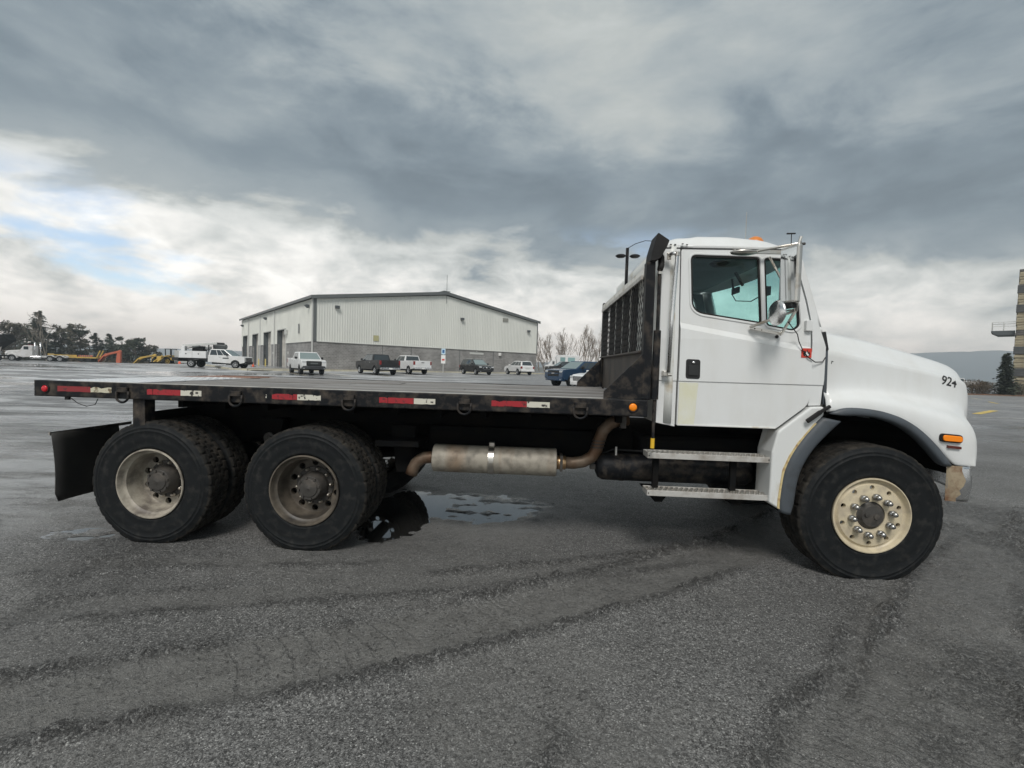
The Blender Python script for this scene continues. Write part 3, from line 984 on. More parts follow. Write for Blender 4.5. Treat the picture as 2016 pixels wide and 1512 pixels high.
# --- bed: deck with planks, tail plate, side rails
dk = MB().box(.03, 5.235, .07, TW - .07, DW - .075, DW - .038).build('deck', M['chassis'], TRUCK)
npl, y0, y1 = 11, .082, TW - .082
pw = (y1 - y0) / npl
for i in range(npl):
    segs = [(.80, 3.1 + .9 * math.sin(i * 2.3)), (3.1 + .9 * math.sin(i * 2.3) + .006, 5.19)]
    for j, (a, b) in enumerate(segs):
        p = MB()
        nx = 14
        rows = []
        top = [[], []]
        dz = random.uniform(-.004, .004)
        for k in range(nx + 1):
            x = a + (b - a) * k / nx
            zz = DW - .004 + dz + .003 * math.sin(x * 2.7 + i * 1.9) + random.uniform(-.001, .001)
            rows.append([(x, y0 + i * pw + .005, DW - .038), (x, y0 + i * pw + .005, zz - .004), (x, y0 + i * pw + .009, zz), (x, y0 + (i + .5) * pw, zz + .0015), (x, y0 + (i + 1) * pw - .009, zz), (x, y0 + (i + 1) * pw - .005, zz - .004), (x, y0 + (i + 1) * pw - .005, DW - .038)])
        p.grid(rows)
        p.add([rows[0][k] for k in range(7)], [tuple(range(7))]); p.add([rows[-1][k] for k in range(7)], [tuple(range(6, -1, -1))])
        p.build('plank', M[random.choice(['wood', 'wood', 'wood_b', 'wood_c', 'wood_b'])], dk)
tp = MB().box(.012, .79, .07, TW - .07, DW - .012, DW + .002)
# raised diamond bars of the tread plate
for ix in range(19):
    for iy in range(38):
        x = .05 + ix * .04; y = .10 + iy * .06 + (.03 if ix % 2 else 0)
        if y > TW - .12: continue
        s = 1 if (ix + iy) % 2 else -1
        c, d = .018, .012 * s
        z = DW + .0022
        tp.add([(x - c, y - d * .8 - .003, z), (x + c, y + d * .8 - .003, z), (x + c, y + d * .8 + .003, z), (x - c, y - d * .8 + .003, z), (x, y, z + .003)], [(0, 1, 4), (1, 2, 4), (2, 3, 4), (3, 0, 4)])
tp.build('tail_plate', M['tailplate'], dk)


def side_rail(v0, v1, near):
    r = MB()
    L = 5.243
    # channel: flat web with rounded lips at top and bottom
    s = 1 if near else -1
    prof = [(0, .006), (.004, 0), (.008, -.002), (.128, -.002), (.134, 0), (.138, .006), (.138, .06), (.130, .06), (.130, .012), (.008, .012), (.008, .06), (0, .06)]
    pts = [((v0 + y if near else v1 - y), DW + .004 - z) for z, y in prof]
    r.prism(pts, 0, L, 'x')
    o = r.build('side_rail', M['black'], TRUCK, bevel=.003)
    # closed end
    MB().box(-.006, -.0005, min(v0, v1), max(v0, v1), DW - .134, DW + .004).build('end_cap', M['black'], o, bevel=.003)
    return o


rail = side_rail(0, .06, True)
side_rail(TW - .06, TW, False)
# worn bright top edge of the near rail
MB().box(.3, 4.885, .006, .064, DW + .0042, DW + .0062).build('worn_top_strip', M['alu'], rail)
rear_bar = MB().box(-.004, .010, .061, TW - .061, DW - .134, DW - .001).build('rear_rail', M['black'], TRUCK, bevel=.003)


def tape(a, b, frac, w0, old, splits):
    h = .047
    z0 = w0 - h / 2
    m = a + (b - a) * frac
    cuts = [a] + splits + [m]
    def strip(x0, x1, material):
        # torn outline
        pts = []
        n = max(3, int((x1 - x0) / .03))
        for k in range(n + 1):
            pts.append((x0 + (x1 - x0) * k / n, z0 + (random.uniform(.0, .004) if random.random() < .3 else 0)))
        for k in range(n, -1, -1):
            pts.append((x0 + (x1 - x0) * k / n, z0 + h - (random.uniform(.002, .012) if random.random() < (.28 if old else .1) else 0)))
        MB().prism(pts, -.0042, -.0022).build('reflective_tape', material, rail)
    for c0, c1 in zip(cuts[:-1], cuts[1:]):
        strip(c0 + (.003 if c0 != a else 0), c1 - .0015, M['tape_red_old'] if old == 2 else M['tape_red'])
    strip(m, b, M['tape_white_old'] if old == 2 else M['tape_white'])


tape(.212, .70, .615, 1.325, 2, [])
tape(1.019, 1.502, .62, 1.323, 0, [1.07])
tape(2.12, 2.541, .52, 1.320, 1, [2.30])
tape(3.039, 3.51, .62, 1.320, 0, [3.11])
tape(3.977, 4.454, .61, 1.325, 0, [])
MB().box(2.065, 2.073, -.0042, -.0022, 1.305, 1.335).build('reflective_tape', M['tape_white'], rail)

# D-rings
def d_ring_meshes():
    b = MB()
    pr = rnd([(-.052, -.002), (-.048, -.028), (.048, -.028), (.052, -.002)], .008, 3)
    b.prism([(x, y) for x, y in pr], -.022, .020, 'z')
    br = b.mesh('bracket')
    p = []
    w, h = .054, .085
    p += [(-w, -.014, 0), (-w, -.016, -h * .45)]
    for k in range(1, 12):
        t = math.pi + math.pi * k / 12
        p.append((w * math.cos(t), -.018, -h * .5 + (h * .62) * math.sin(t)))
    p += [(w, -.016, -h * .45), (w, -.014, 0)]
    rg = MB().tube(p, .0095, 10).mesh('ring', True)
    return br, rg


BR, RG = d_ring_meshes()
for u in (.81, 1.81, 2.784, 3.754, 4.703):
    b = link('tie_down_bracket', BR, M['black'], rail, .004)
    b.location = (u, 0, 1.335)
    r = link('tie_down_ring', RG, M['brown_steel'] if False else M['black'], rail)
    r.location = (u, 0, 1.322)


def round_lamp(u, w, rr, material, name):
    g = MB().lathe([(rr * 1.42, -.002), (rr * 1.42, -.007), (rr * 1.28, -.012), (rr * 1.02, -.010), (rr * 1.0, -.004)], 28, c=(u, 0, w)).build('lamp_grommet', M['rubber_black'], rail, smooth=True)
    MB().lathe([(rr, -.003), (rr * .97, -.012), (rr * .75, -.017), (rr * .4, -.019), (.0005, -.020)], 28, c=(u, 0, w)).build(name, material, rail, smooth=True)


round_lamp(.10, 1.321, .029, M['red_lens'], 'red_marker_lamp')
round_lamp(5.125, 1.331, .032, M['amber'], 'amber_marker_lamp')
MB().tube([(.29, .03, 1.25), (.30, .03, 1.243), (.36, .03, 1.20), (.44, .03, 1.176), (.52, .03, 1.195), (.545, .03, 1.245)], .0032, 6).build('hanging_wire', M['black_plain'], rail, smooth=True)
MB().box(.25, .285, .02, .04, 1.228, 1.252).build('wire_clip', M['black_plain'], rail)

# --- chassis
fr = MB()
for v in (.80, 1.56):
    fr.box(.35, 8.0, v, v + .08, .78, 1.03)
    fr.box(.75, 5.2, v - .01, v + .09, 1.032, 1.16)
chas = fr.build('chassis_frame', M['chassis'], TRUCK, bevel=.004)
for k in range(11):
    u = 1.05 + k * .40
    MB().box(u, u + .05, .30, TW - .30, 1.165, 1.31).build('cross_sill', M['chassis'], chas)
for u in (.5, 1.72, 3.0, 4.2, 5.6):
    MB().box(u, u + .12, .881, 1.559, .82, 1.0).build('cross_member', M['chassis'], chas)
MB().box(.86, .97, .03, .14, 1.0, 1.255).add([], []).build('rear_post', M['black'], chas, bevel=.004)
MB().prism([(.80, .98), (.99, .98), (.97, 1.05), (.80, 1.12)], .14, .80).build('flap_support', M['chassis'], chas)
# axles, springs and dark gear between the wheels
for u in (1.018, 2.390):
    ax = MB().tube([(u, .28, .516), (u, .9, .52), (u, 1.02, .53), (u, 1.22, .54), (u, 1.42, .53), (u, 1.54, .52), (u, 2.16, .516)], [.075, .075, .14, .20, .14, .075, .075], 16).build('axle', M['chassis'], TRUCK, smooth=True)
MB().tube([(7.06, .3, .53), (7.06, 2.14, .53)], .06, 12).build('axle', M['chassis'], TRUCK)
for v in (.66, 1.70):
    s = MB()
    for k in range(5):
        s.grid([[(1.045 + t * 1.355, v + dy, .60 + .02 * k + .22 * math.sin(math.pi * t) * (1 - k * .05)) for t in [q / 10 for q in range(11)]] for dy in (0, .08)])
    s.build('leaf_spring', M['chassis'], TRUCK)
    MB().prism([(1.62, 1.05), (1.86, 1.05), (1.80, .74), (1.68, .74)], v - .03, v + .11).build('spring_hanger', M['chassis'], TRUCK, bevel=.006)
MB().lathe([(.055, .615), (.055, .59), (.035, .585), (.03, .57), (.001, .568)], 20, c=(1.74, 0, .86)).build('hanger_bushing', M['hub'], TRUCK)
MB().prism([(2.98, 1.05), (3.22, 1.05), (3.16, .60), (3.04, .60)], .5, .62).build('spring_hanger', M['chassis'], TRUCK, bevel=.006)
MB().box(2.9, 3.3, .3, .75, .88, .93).build('torque_bracket', M['chassis'], TRUCK)
MB().tube([(2.4, 1.22, .62), (3.6, 1.22, .72), (5.2, 1.22, .82)], .06, 12).build('drive_shaft', M['chassis'], TRUCK)
MB().box(3.3, 4.9, .70, .795, .70, 1.03).build('side_box', M['chassis'], chas, bevel=.01)
MB().box(5.3, 6.6, .45, 2.0, .62, 1.05).build('transmission_housing', M['chassis'], chas, bevel=.05)
MB().box(6.3, 7.9, .82, 1.62, .62, 1.2).build('engine_block', M['chassis'], chas, bevel=.05)
MB().lathe([(.001, 3.75), (.17, 3.75), (.19, 3.79), (.19, 4.75), (.17, 4.79), (.001, 4.79)], 24, 'x', (0, 2.05, .80)).build('fuel_tank', M['chrome_dull'], TRUCK, smooth=True)

# mud flaps
for (va, vb, nm) in ((.055, .70, 1), (1.74, 2.385, 0)):
    rows = []
    for k in range(9):
        w = .925 - k * .077
        bow = .018 * math.sin(k / 8 * math.pi) + (.018 if k == 0 else 0) * 0
        lo = .0 if k < 8 else .03
        rows.append([(.085 + bow + .03 * (k / 8) ** 2 + .01 * math.sin(q * 1.1 + k * .4), va + lo + (vb - va - 2 * lo) * q / 6, w) for q in range(7)])
    f = MB().grid(rows).build('mud_flap', M['flap'], TRUCK, smooth=True)
    md = f.modifiers.new('s', 'SOLIDIFY'); md.thickness = .009; md.offset = 0
    MB().box(.070, .083, va - .01, vb + .16, .905, .935).build('flap_bar', M['chrome_dull'], f)
    for q in (.3, .62, .9):
        MB().box(.062, .070, va + (vb - va) * q - .018, va + (vb - va) * q + .018, .885, .915).build('flap_bolt', M['alu'], f)
MB().tube([(.42, .66, .965), (.40, .60, .98), (.44, .52, .985), (.52, .55, .975)], .02, 8).build('air_hose', M['black_plain'], TRUCK, smooth=True)

# --- muffler and pipes
mf = MB().lathe([(.05, 3.418), (.118, 3.416), (.126, 3.422), (.128, 3.432), (.126, 3.445), (.126, 4.515), (.128, 4.528), (.126, 4.540), (.118, 4.545), (.05, 4.543)], 48, 'x', (0, .43, .768))
muf = auto_smooth(mf.build('muffler', M['muffler'], TRUCK), 40)
MB().lathe([(.1275, 3.925), (.133, 3.927), (.133, 3.978), (.1275, 3.98)], 48, 'x', (0, .43, .768)).box(3.93, 3.975, .40, .46, .899, .93).build('muffler_strap', M['chrome_dull'], muf, smooth=False)
pth = [(3.43, .43, .768), (3.38, .43, .768), (3.33, .43, .762), (3.285, .43, .742), (3.245, .43, .705), (3.22, .43, .655), (3.205, .43, .602)]
tail = MB().tube(pth, [.055, .055, .055, .055, .055, .055, .056], 20, cap=False).build('tail_pipe', M['pipe'], muf, smooth=True)
md = tail.modifiers.new('s', 'SOLIDIFY'); md.thickness = .004
MB().lathe([(.058, 4.545), (.062, 4.55), (.062, 4.625), (.058, 4.63)], 24, 'x', (0, .43, .768)).build('pipe_collar', M['copper'], muf, smooth=True)
MB().box(4.575, 4.60, .36, .50, .70, .845).build('collar_clamp', M['hub'], muf)
MB().tube([(4.62, .43, .768), (4.70, .43, .768), (4.79, .43, .785), (4.865, .43, .832), (4.905, .43, .90), (4.925, .43, .98), (4.955, .43, 1.07), (5.01, .43, 1.135), (5.08, .44, 1.17), (5.18, .46, 1.18)], .054, 20).build('exhaust_pipe', M['pipe'], muf, smooth=True)
cl = MB()
for (u, w) in ((4.912, .925), (4.918, .955), (4.926, .985)):
    cl.lathe([(.056, -.006), (.062, -.005), (.062, .005), (.056, .006)], 24, 'z', (u, .43, w))
cl.build('pipe_clamp', M['hub'], muf)
MB().box(5.10, 5.15, .36, .50, 1.11, 1.245).build('pipe_bracket', M['hub'], muf)

# --- air tank and steps
tk = MB().lathe([(.001, 4.90), (.05, 4.903), (.10, 4.925), (.122, 4.965), (.124, 5.0), (.124, 6.20), (.12, 6.24), (.095, 6.285), (.05, 6.303), (.001, 6.306)], 40, 'x', (0, .48, .742))
tank = auto_smooth(tk.build('air_tank', M['black'], TRUCK), 40)
MB().box(4.855, 4.905, .44, .50, .715, .765).build('drain_fitting', M['hub'], tank)
for u in (5.12, 6.0):
    MB().lathe([(.125, u), (.128, u + .002), (.128, u + .038), (.125, u + .04)], 40, 'x', (0, .48, .742)).build('tank_strap', M['black'], tank)
MB().tube([(4.96, .46, .86), (5.05, .44, .905), (5.3, .44, .90), (5.8, .45, .90)], .008, 8).build('air_line', M['black_plain'], tank, smooth=True)
MB().box(5.07, 5.085, .40, .42, .86, .935).build('tank_valve', M['alu'], tank)
for (w0, u0, u1) in ((.953, 5.278, 6.275), (.640, 5.285, 6.325)):
    st = MB()
    st.box(u0, u1, .075, .082, w0 - .046, w0)                      # face
    st.box(u0, u1, .232, .239, w0 - .040, w0)
    st.box(u0, u0 + .007, .082, .232, w0 - .046, w0)
    st.box(u1 - .007, u1, .082, .232, w0 - .046, w0)
    st.box(u0 + .007, u1 - .007, .082, .232, w0 - .014, w0 - .010)
    o = st.build('step', M['alu'], TRUCK, bevel=.002)
    g = MB()
    n = int((u1 - u0) / .042)
    for k in range(n):
        for q in range(3):
            x = u0 + .022 + k * (u1 - u0 - .03) / n + (.02 if q == 1 else 0); y = .10 + q * .045
            # raised serrated button
            g.lathe([(.015, w0 - .010), (.013, w0 + .004), (.008, w0 + .004), (.007, w0 - .009)], 7, 'z', (x, y, 0))
    g.build('grip_buttons', M['chrome_dull'], o)['kind'] = 'stuff'
    for u in (u0 + .012, u1 - .02):
        MB().lathe([(.006, -.001), (.005, -.004), (.0005, -.005)], 8, c=(u, .075, w0 - .023)).build('rivet', M['hub'], o)
for u in (5.345, 5.985):
    MB().box(u, u + .05, .15, .19, .645, .905).build('step_bracket', M['chassis'], TRUCK, bevel=.004)
    MB().prism([(u - .03, .59), (u + .12, .59), (u + .08, .53), (u + .02, .53)], .13, .5).build('step_bracket', M['chassis'], TRUCK)
MB().prism([(6.0, .59), (6.18, .59), (6.14, .525), (6.03, .53)], .2, .35).build('step_hanger', M['chassis'], TRUCK)

# --- headboard
hb = MB()
hb.box(5.19, 5.262, .0, .085, DW + .008, 2.50)
head = hb.build('headboard', M['black'], TRUCK, bevel=.006)
MB().box(5.19, 5.262, TW - .085, TW, DW + .008, 2.50).build('far_post', M['black'], head, bevel=.006)
for v in (.55, .95, 1.35, 1.78):
    MB().box(5.20, 5.255, v, v + .06, 1.80, 2.385).build('upright_bar', M['black'], head, bevel=.004)
lp = MB().prism([(5.215, DW + .006), (5.235, DW + .006), (5.235, 1.775), (5.225, 1.80), (5.20, 1.80), (5.165, 1.79), (5.165, 1.775), (5.20, 1.782), (5.215, 1.77)], .086, TW - .086)
lp.build('lower_panel', M['brown_steel'], head, bevel=.003)
MB().box(5.185, 5.26, .086, TW - .086, 2.386, 2.475).build('top_beam', M['chrome_dull'], head, bevel=.01)
MB().box(5.17, 5.184, .086, TW - .086, 2.376, 2.41).build('beam_lip', M['alu'], head)
ms = MB()
v0, v1, w0, w1 = .086, TW - .086, 1.80, 2.386
sl = 1.7
sp = .072
for s in (1, -1):
    k = v0 - (w1 - w0) / sl - .1
    while k < v1 + (w1 - w0) / sl + .1:
        # line v = k + s*(w-w0)/sl
        a, b = (k, w0), (k + s * (w1 - w0) / sl, w1)
        t0, t1 = 0.0, 1.0
        d = b[0] - a[0]
        for lim, sg in ((v0, 1), (v1, -1)):
            fa, fb = sg * (a[0] - lim), sg * (b[0] - lim)
            if fa < 0 and fb < 0: t0, t1 = 1, 0; break
            if fa < 0: t0 = max(t0, fa / (fa - fb))
            if fb < 0: t1 = min(t1, fa / (fa - fb))
        if t1 > t0:
            pa = (5.192, a[0] + d * t0, w0 + (w1 - w0) * t0); pb = (5.192, a[0] + d * t1, w0 + (w1 - w0) * t1)
            ms.bar(pa, pb, .0055, .004, up=(1, 0, 0))
        k += sp
ms.build('expanded_mesh', M['black_plain'], head)
gus = [(4.888, DW + .008), (5.243, DW + .008), (5.243, 1.80), (5.225, 1.80), (4.888, 1.452)]
MB().prism(gus, .004, .020).build('gusset_plate', M['black'], head, bevel=.002)
MB().prism(gus, TW - .020, TW - .004).build('gusset_plate', M['black'], head, bevel=.002)
# rubber flap and tarp crank rod at the near post
fl = rnd([(5.262, 2.725), (5.355, 2.665), (5.335, 2.61), (5.285, 2.52), (5.245, 2.505), (5.215, 2.50), (5.222, 2.58)], .012, 3)
MB().prism(fl, -.03, .16).build('rubber_flap', M['rubber_black'], head, bevel=.01)
MB().tube([(5.305, .09, 2.60), (5.32, .07, 2.55), (5.315, .04, 2.48), (5.300, .02, 2.44)], [.02, .026, .026, .022], 12).build('hose_elbow', M['rubber_black'], head, smooth=True)
rd = MB().tube([(5.298, .018, 2.44), (5.298, .012, 1.95)], .013, 10)
rd.tube([(5.298, .012, 1.955), (5.296, .006, 1.40)], .030, 12)
rd.tube([(5.296, .006, 1.395), (5.294, .0, 1.00)], .0125, 10)
rod = rd.build('crank_rod', M['black'], head)
auto_smooth(rod, 40)
MB().tube([(5.2935, 0, 1.085), (5.2925, 0, 1.005)], .0165, 12).build('yellow_grip', M['yellow'], rod)
MB().box(5.285, 5.315, -.005, .03, 2.405, 2.425).build('rod_collar', M['chrome_dull'], rod)
# work light pole behind the headboard
pl = MB().box(5.262, 5.292, 1.29, 1.32, 2.30, 2.945).build('light_pole', M['black'], head, bevel=.003)
for s in (-1, 1):
    MB().lathe([(.001, -.02), (.04, -.016), (.058, 0), (.04, .012), (.001, .016)], 16, 'z', (5.277 + s * .075, 1.27, 2.852)).build('work_lamp', M['black_plain'], pl, smooth=True)
MB().tube([(5.285, 1.30, 2.945), (5.33, 1.15, 2.95), (5.36, .85, 2.90), (5.38, .5, 2.80)], .0035, 6).build('lamp_cable', M['black_plain'], pl, smooth=True)


# --- cab
def lean(co):
    """cab sides lean inwards above the belt"""
    k = max(0.0, co.z - 1.9) * .075
    s = 1 if co.y < TW / 2 else -1
    return Vector((co.x, co.y + s * k, co.z))


CV = .075
door_out = rnd([(5.497, 1.190), (6.285, 1.190), (6.533, 1.395), (6.545, 1.55), (6.532, 2.035), (6.49, 2.235), (6.395, 2.565), (6.37, 2.632), (5.497, 2.648)], [.01, .02, .05, .02, .03, .03, .03, .05, .03], 4)
win = rnd([(5.572, 2.592), (6.125, 2.580), (6.150, 2.038), (5.590, 2.118)], [.05, .03, .03, .10], 6)
vent = rnd([(6.160, 2.577), (6.325, 2.570), (6.440, 2.20), (6.452, 2.03), (6.400, 1.985), (6.185, 2.024)], [.03, .05, .05, .04, .05, .03], 5)
cab_out = [(5.335, 1.205), (5.50, 1.178), (6.29, 1.178), (6.545, 1.39), (6.64, 1.39), (6.655, 1.60), (6.655, 1.86), (6.615, 1.985), (6.535, 2.21), (6.43, 2.655), (5.36, 2.672), (5.345, 2.60), (5.335, 1.9)]


def grow(poly, d):
    c = Vector((sum(p[0] for p in poly) / len(poly), sum(p[1] for p in poly) / len(poly)))
    out = []
    n = len(poly)
    for i in range(n):
        a, b = Vector(poly[i - 1]), Vector(poly[(i + 1) % n])
        t = (b - a).normalized(); nn = Vector((t.y, -t.x)); p = Vector(poly[i])
        if nn.dot(p - c) < 0: nn = -nn
        out.append(tuple(p + nn * d))
    return out


side_o = [(5.335, 1.205), (5.487, 1.178), (5.487, 2.66), (6.378, 2.645), (6.41, 2.57), (6.502, 2.238), (6.545, 2.035), (6.556, 1.55), (6.545, 1.385), (6.64, 1.39), (6.655, 1.60), (6.655, 1.86), (6.615, 1.985), (6.535, 2.24), (6.435, 2.655), (6.38, 2.672), (5.36, 2.672), (5.345, 2.60), (5.335, 1.9)]
bm = panel_bm(side_o, (), CV, .04, cuts=[((0, 0, 1.556), (0, 0, 1)), ((0, 0, 1.548), (0, 0, 1)), ((0, 0, 1.9), (0, 0, 1))], shape=lambda c: lean(Vector((c.x, c.y + (.007 if c.z < 1.552 else 0), c.z))))
cab = from_bm(bm, 'cab_side', M['white'], TRUCK, .006, 2)
# belt crease on the door: the lower skin stands proud of the window surround
def belt(u): return 1.974 - .168 * (u - 5.743)


def door_shape(c):
    d = c.z - belt(c.x)
    k = -.024 * (1 - ss((d + .03) / .045)) if c.y < CV + .02 else 0
    k += .007 if c.z < 1.552 else 0
    return lean(Vector((c.x, c.y + k, c.z)))


nrm = Vector((.168, 0, 1)).normalized()
bm = panel_bm(door_out, [win, vent], CV + .002, .05, cuts=[((5.743, 0, 1.974 + .016), nrm), ((5.743, 0, 1.974 - .030), nrm), ((0, 0, 1.556), (0, 0, 1)), ((0, 0, 1.548), (0, 0, 1)), ((0, 0, 1.9), (0, 0, 1))], shape=door_shape)
door = from_bm(bm, 'door', M['white'], TRUCK, .004, 2)
for nm, loop in (('window_pane', win), ('vent_pane', vent)):
    bm = panel_bm(grow(loop, .012), (), CV + .026, .004, shape=lean)
    from_bm(bm, nm, M['glass'], door)
    g = panel_bm(grow(loop, .004), [grow(loop, -.014)], CV + .006, .012, shape=lean)
    from_bm(g, 'window_seal', M['rubber_black'], door)
    g = panel_bm(grow(loop, .018), [grow(loop, .003)], CV - .005, .006, shape=lean)
    from_bm(g, 'window_trim', M['white'], door, .002, 1)
# yellowed panel under the crease near the rear seam
bm = panel_bm(rnd([(5.505, 1.205), (5.635, 1.203), (5.655, 1.543), (5.505, 1.543)], .004, 2), (), CV - .0185, .0015)
from_bm(bm, 'yellowed_patch', M['yellowed'], door)
MB().box(5.50, 6.284, CV - .022, CV - .006, 1.190, 1.203).build('door_sill_strip', M['white_dirty'], door, bevel=.003)
# handle
hp = rnd([(5.548, 1.735), (5.662, 1.733), (5.665, 1.575), (5.550, 1.577)], .022, 4)
MB().prism(hp, CV - .028, CV - .015).build('door_handle', M['black_plain'], door, bevel=.004)
MB().prism(rnd([(5.566, 1.685), (5.646, 1.683), (5.648, 1.60), (5.568, 1.602)], .012, 3), CV - .036, CV - .028).build('handle_paddle', M['interior_dk'], door, bevel=.004)
MB().lathe([(.012, 0), (.011, -.005), (.0005, -.006)], 16, c=(5.607, CV - .028, 1.708)).build('key_lock', M['chrome'], door, smooth=True)
MB().prism(rnd([(6.482, 2.072), (6.532, 2.070), (6.532, 1.985), (6.482, 1.987)], .008, 3), CV - .022, CV + .02).build('door_hinge', M['white'], door, bevel=.004)
MB().lathe([(.014, 0), (.013, -.004), (.0005, -.005)], 16, c=(6.265, CV - .003, 1.935)).build('black_plug', M['black_plain'], door)
dc = MB().box(6.452, 6.531, CV - .026, CV - .0245, 1.772, 1.847).build('warning_decal', M['red_decal'], door)
fm = [(6.470, 1.785), (6.513, 1.785), (6.520, 1.80), (6.512, 1.822), (6.503, 1.812), (6.498, 1.838), (6.488, 1.815), (6.476, 1.830), (6.466, 1.805)]
MB().prism(fm, CV - .0272, CV - .026).build('decal_flame', M['black_plain'], dc)
MB().prism([(6.480, 1.787), (6.506, 1.787), (6.510, 1.798), (6.499, 1.806), (6.492, 1.822), (6.485, 1.806), (6.476, 1.80)], CV - .0282, CV - .0272).build('decal_flame', M['white_flat'], dc)
# far side of the cab, its door window and dark lining
far_o = side_o[:1] + [(5.487, 1.178), (6.29, 1.178), (6.545, 1.39)] + side_o[9:]
bm = panel_bm(far_o, [win, vent], TW - CV - .04, .04, cuts=[((0, 0, 1.9), (0, 0, 1))], shape=lean)
from_bm(bm, 'cab_side', M['white'], TRUCK, .006)
bm = panel_bm([(5.40, 1.2), (6.50, 1.2), (6.58, 1.9), (6.42, 2.62), (5.40, 2.64)], [grow(win, .01), grow(vent, .01)], TW - CV - .07, .02, cuts=[((0, 0, 1.9), (0, 0, 1))], shape=lean)
from_bm(bm, 'cab_lining', M['interior'], TRUCK)
for loop in (win, vent):
    bm = panel_bm(grow(loop, .012), (), TW - CV - .03, .004, shape=lean)
    from_bm(bm, 'window_pane', M['glass'], TRUCK)
# rear wall with rounded corners
rw = MB()
cr = []
for k in range(7):
    t = math.pi / 2 * k / 6
    cr.append((5.335 - 0 + .0 + .12 * (1 - math.sin(t)), CV + .12 * (1 - math.cos(t))))
loop = [(x, y) for x, y in cr]
full = loop + [(x, TW - y) for x, y in reversed(loop)]
rows = []
for w in (1.205, 1.5, 1.9, 2.3, 2.60, 2.672):
    k = max(0.0, w - 1.9) * .075
    rows.append([(x, y + (k if y < TW / 2 else -k), w) for x, y in [(5.455, CV)] + full[1:-1] + [(5.455, TW - CV)]])
bk = MB().grid(rows).build('rear_wall', M['white_dirty'], TRUCK, smooth=True)
md = bk.modifiers.new('s', 'SOLIDIFY'); md.thickness = .02; md.offset = 0
MB().box(5.36, 5.375, .2, TW - .2, 1.25, 2.62).build('cab_lining', M['interior'], TRUCK)
MB().box(5.38, 6.40, .15, TW - .15, 2.650, 2.660).build('headliner', M['interior'], TRUCK)
MB().box(5.37, 6.60, .14, TW - .14, 1.20, 1.24).build('cab_floor', M['interior_dk'], TRUCK)
MB().prism([(6.30, 1.75), (6.42, 1.93), (6.60, 1.93), (6.62, 1.30), (6.45, 1.30)], .14, TW - .14).build('dashboard', M['interior_dk'], TRUCK, bevel=.03)
MB().prism([(5.45, 1.3), (5.95, 1.3), (5.95, 1.48), (5.65, 1.52), (5.56, 1.98), (5.45, 1.98)], .35, .95).build('seat', M['interior_dk'], TRUCK, bevel=.04)
MB().prism([(5.45, 1.3), (5.95, 1.3), (5.95, 1.48), (5.65, 1.52), (5.56, 1.98), (5.45, 1.98)], 1.45, 2.05).build('seat', M['interior_dk'], TRUCK, bevel=.04)
sw = []
for k in range(25):
    t = 2 * math.pi * k / 24
    sw.append((6.17 + .06 * math.sin(t), 1.75 + .22 * math.cos(t), 1.87 + .20 * math.sin(t)))
MB().tube(sw, .014, 8).bar((6.17, 1.53, 1.87), (6.17, 1.97, 1.87), .03).build('steering_wheel', M['interior_dk'], TRUCK, smooth=True)
MB().lathe([(.001, -.03), (.05, -.027), (.075, -.01), (.08, 0), (.06, .012), (.001, .018)], 20, 'z', (5.87, .30, 2.565)).build('sun_visor', M['interior_dk'], TRUCK, smooth=True).scale = (1, 1, 1)
mr = MB().box(6.40, 6.42, 1.16, 1.32, 2.47, 2.53).tube([(6.38, 1.22, 2.5), (6.36, 1.22, 2.62)], .012, 6)
mr.bar((6.30, 1.0, 2.64), (6.40, 1.05, 2.52), .02)
mr.build('cab_mirror', M['interior_dk'], TRUCK)
MB().box(6.42, 6.47, .62, .72, 2.36, 2.44).tube([(6.45, .72, 2.38), (6.42, .9, 2.34), (6.38, 1.15, 2.38), (6.38, 1.25, 2.46)], .005, 6).build('dash_camera', M['interior_dk'], TRUCK)
# windshield and its frame
wt, wb = (6.435, 2.645), (6.625, 1.975)
rows, rows_f = [], []
NV = 14
for k in range(9):
    t = (0, .035, .18, .34, .5, .66, .8, .93, 1)[k]
    r = []
    for q in range(NV + 1):
        s = q / NV
        bow = .17 * (1 - (2 * s - 1) ** 2)
        z = wt[1] + (wb[1] - wt[1]) * t
        kk = max(0.0, z - 1.9) * .075
        v = (CV + kk + .02) + (TW - 2 * (CV + kk + .02)) * s
        r.append((wt[0] + (wb[0] - wt[0]) * t + bow, v, z))
    rows.append(r)
ws = MB().grid([r[1:-1] for r in rows[1:-1]]).build('windshield', M['glass_ws'], TRUCK, smooth=True)
fmb = MB()
def ring(i0, i1, j0, j1):
    fmb.grid([[rows[i][j] for j in range(j0, j1 + 1)] for i in range(i0, i1 + 1)])
ring(0, 1, 0, NV); ring(7, 8, 0, NV); ring(1, 7, 0, 1); ring(1, 7, NV - 1, NV)
fo = fmb.build('windshield_frame', M['white'], TRUCK, smooth=True)
md = fo.modifiers.new('s', 'SOLIDIFY'); md.thickness = .03; md.offset = 0
cow = [[(6.50, CV + .05, 1.955), (6.50, .6, 1.97), (6.50, TW / 2, 1.97), (6.50, TW - .6, 1.97), (6.50, TW - CV - .05, 1.955)],
       [(6.66, CV + .02, 1.90), (6.80, .6, 1.97), (6.84, TW / 2, 1.98), (6.80, TW - .6, 1.97), (6.66, TW - CV - .02, 1.90)],
       [(6.665, CV + .02, 1.20), (6.70, .6, 1.20), (6.72, TW / 2, 1.20), (6.70, TW - .6, 1.20), (6.665, TW - CV - .02, 1.20)]]
MB().grid(cow).build('cowl', M['white_dirty'], TRUCK)

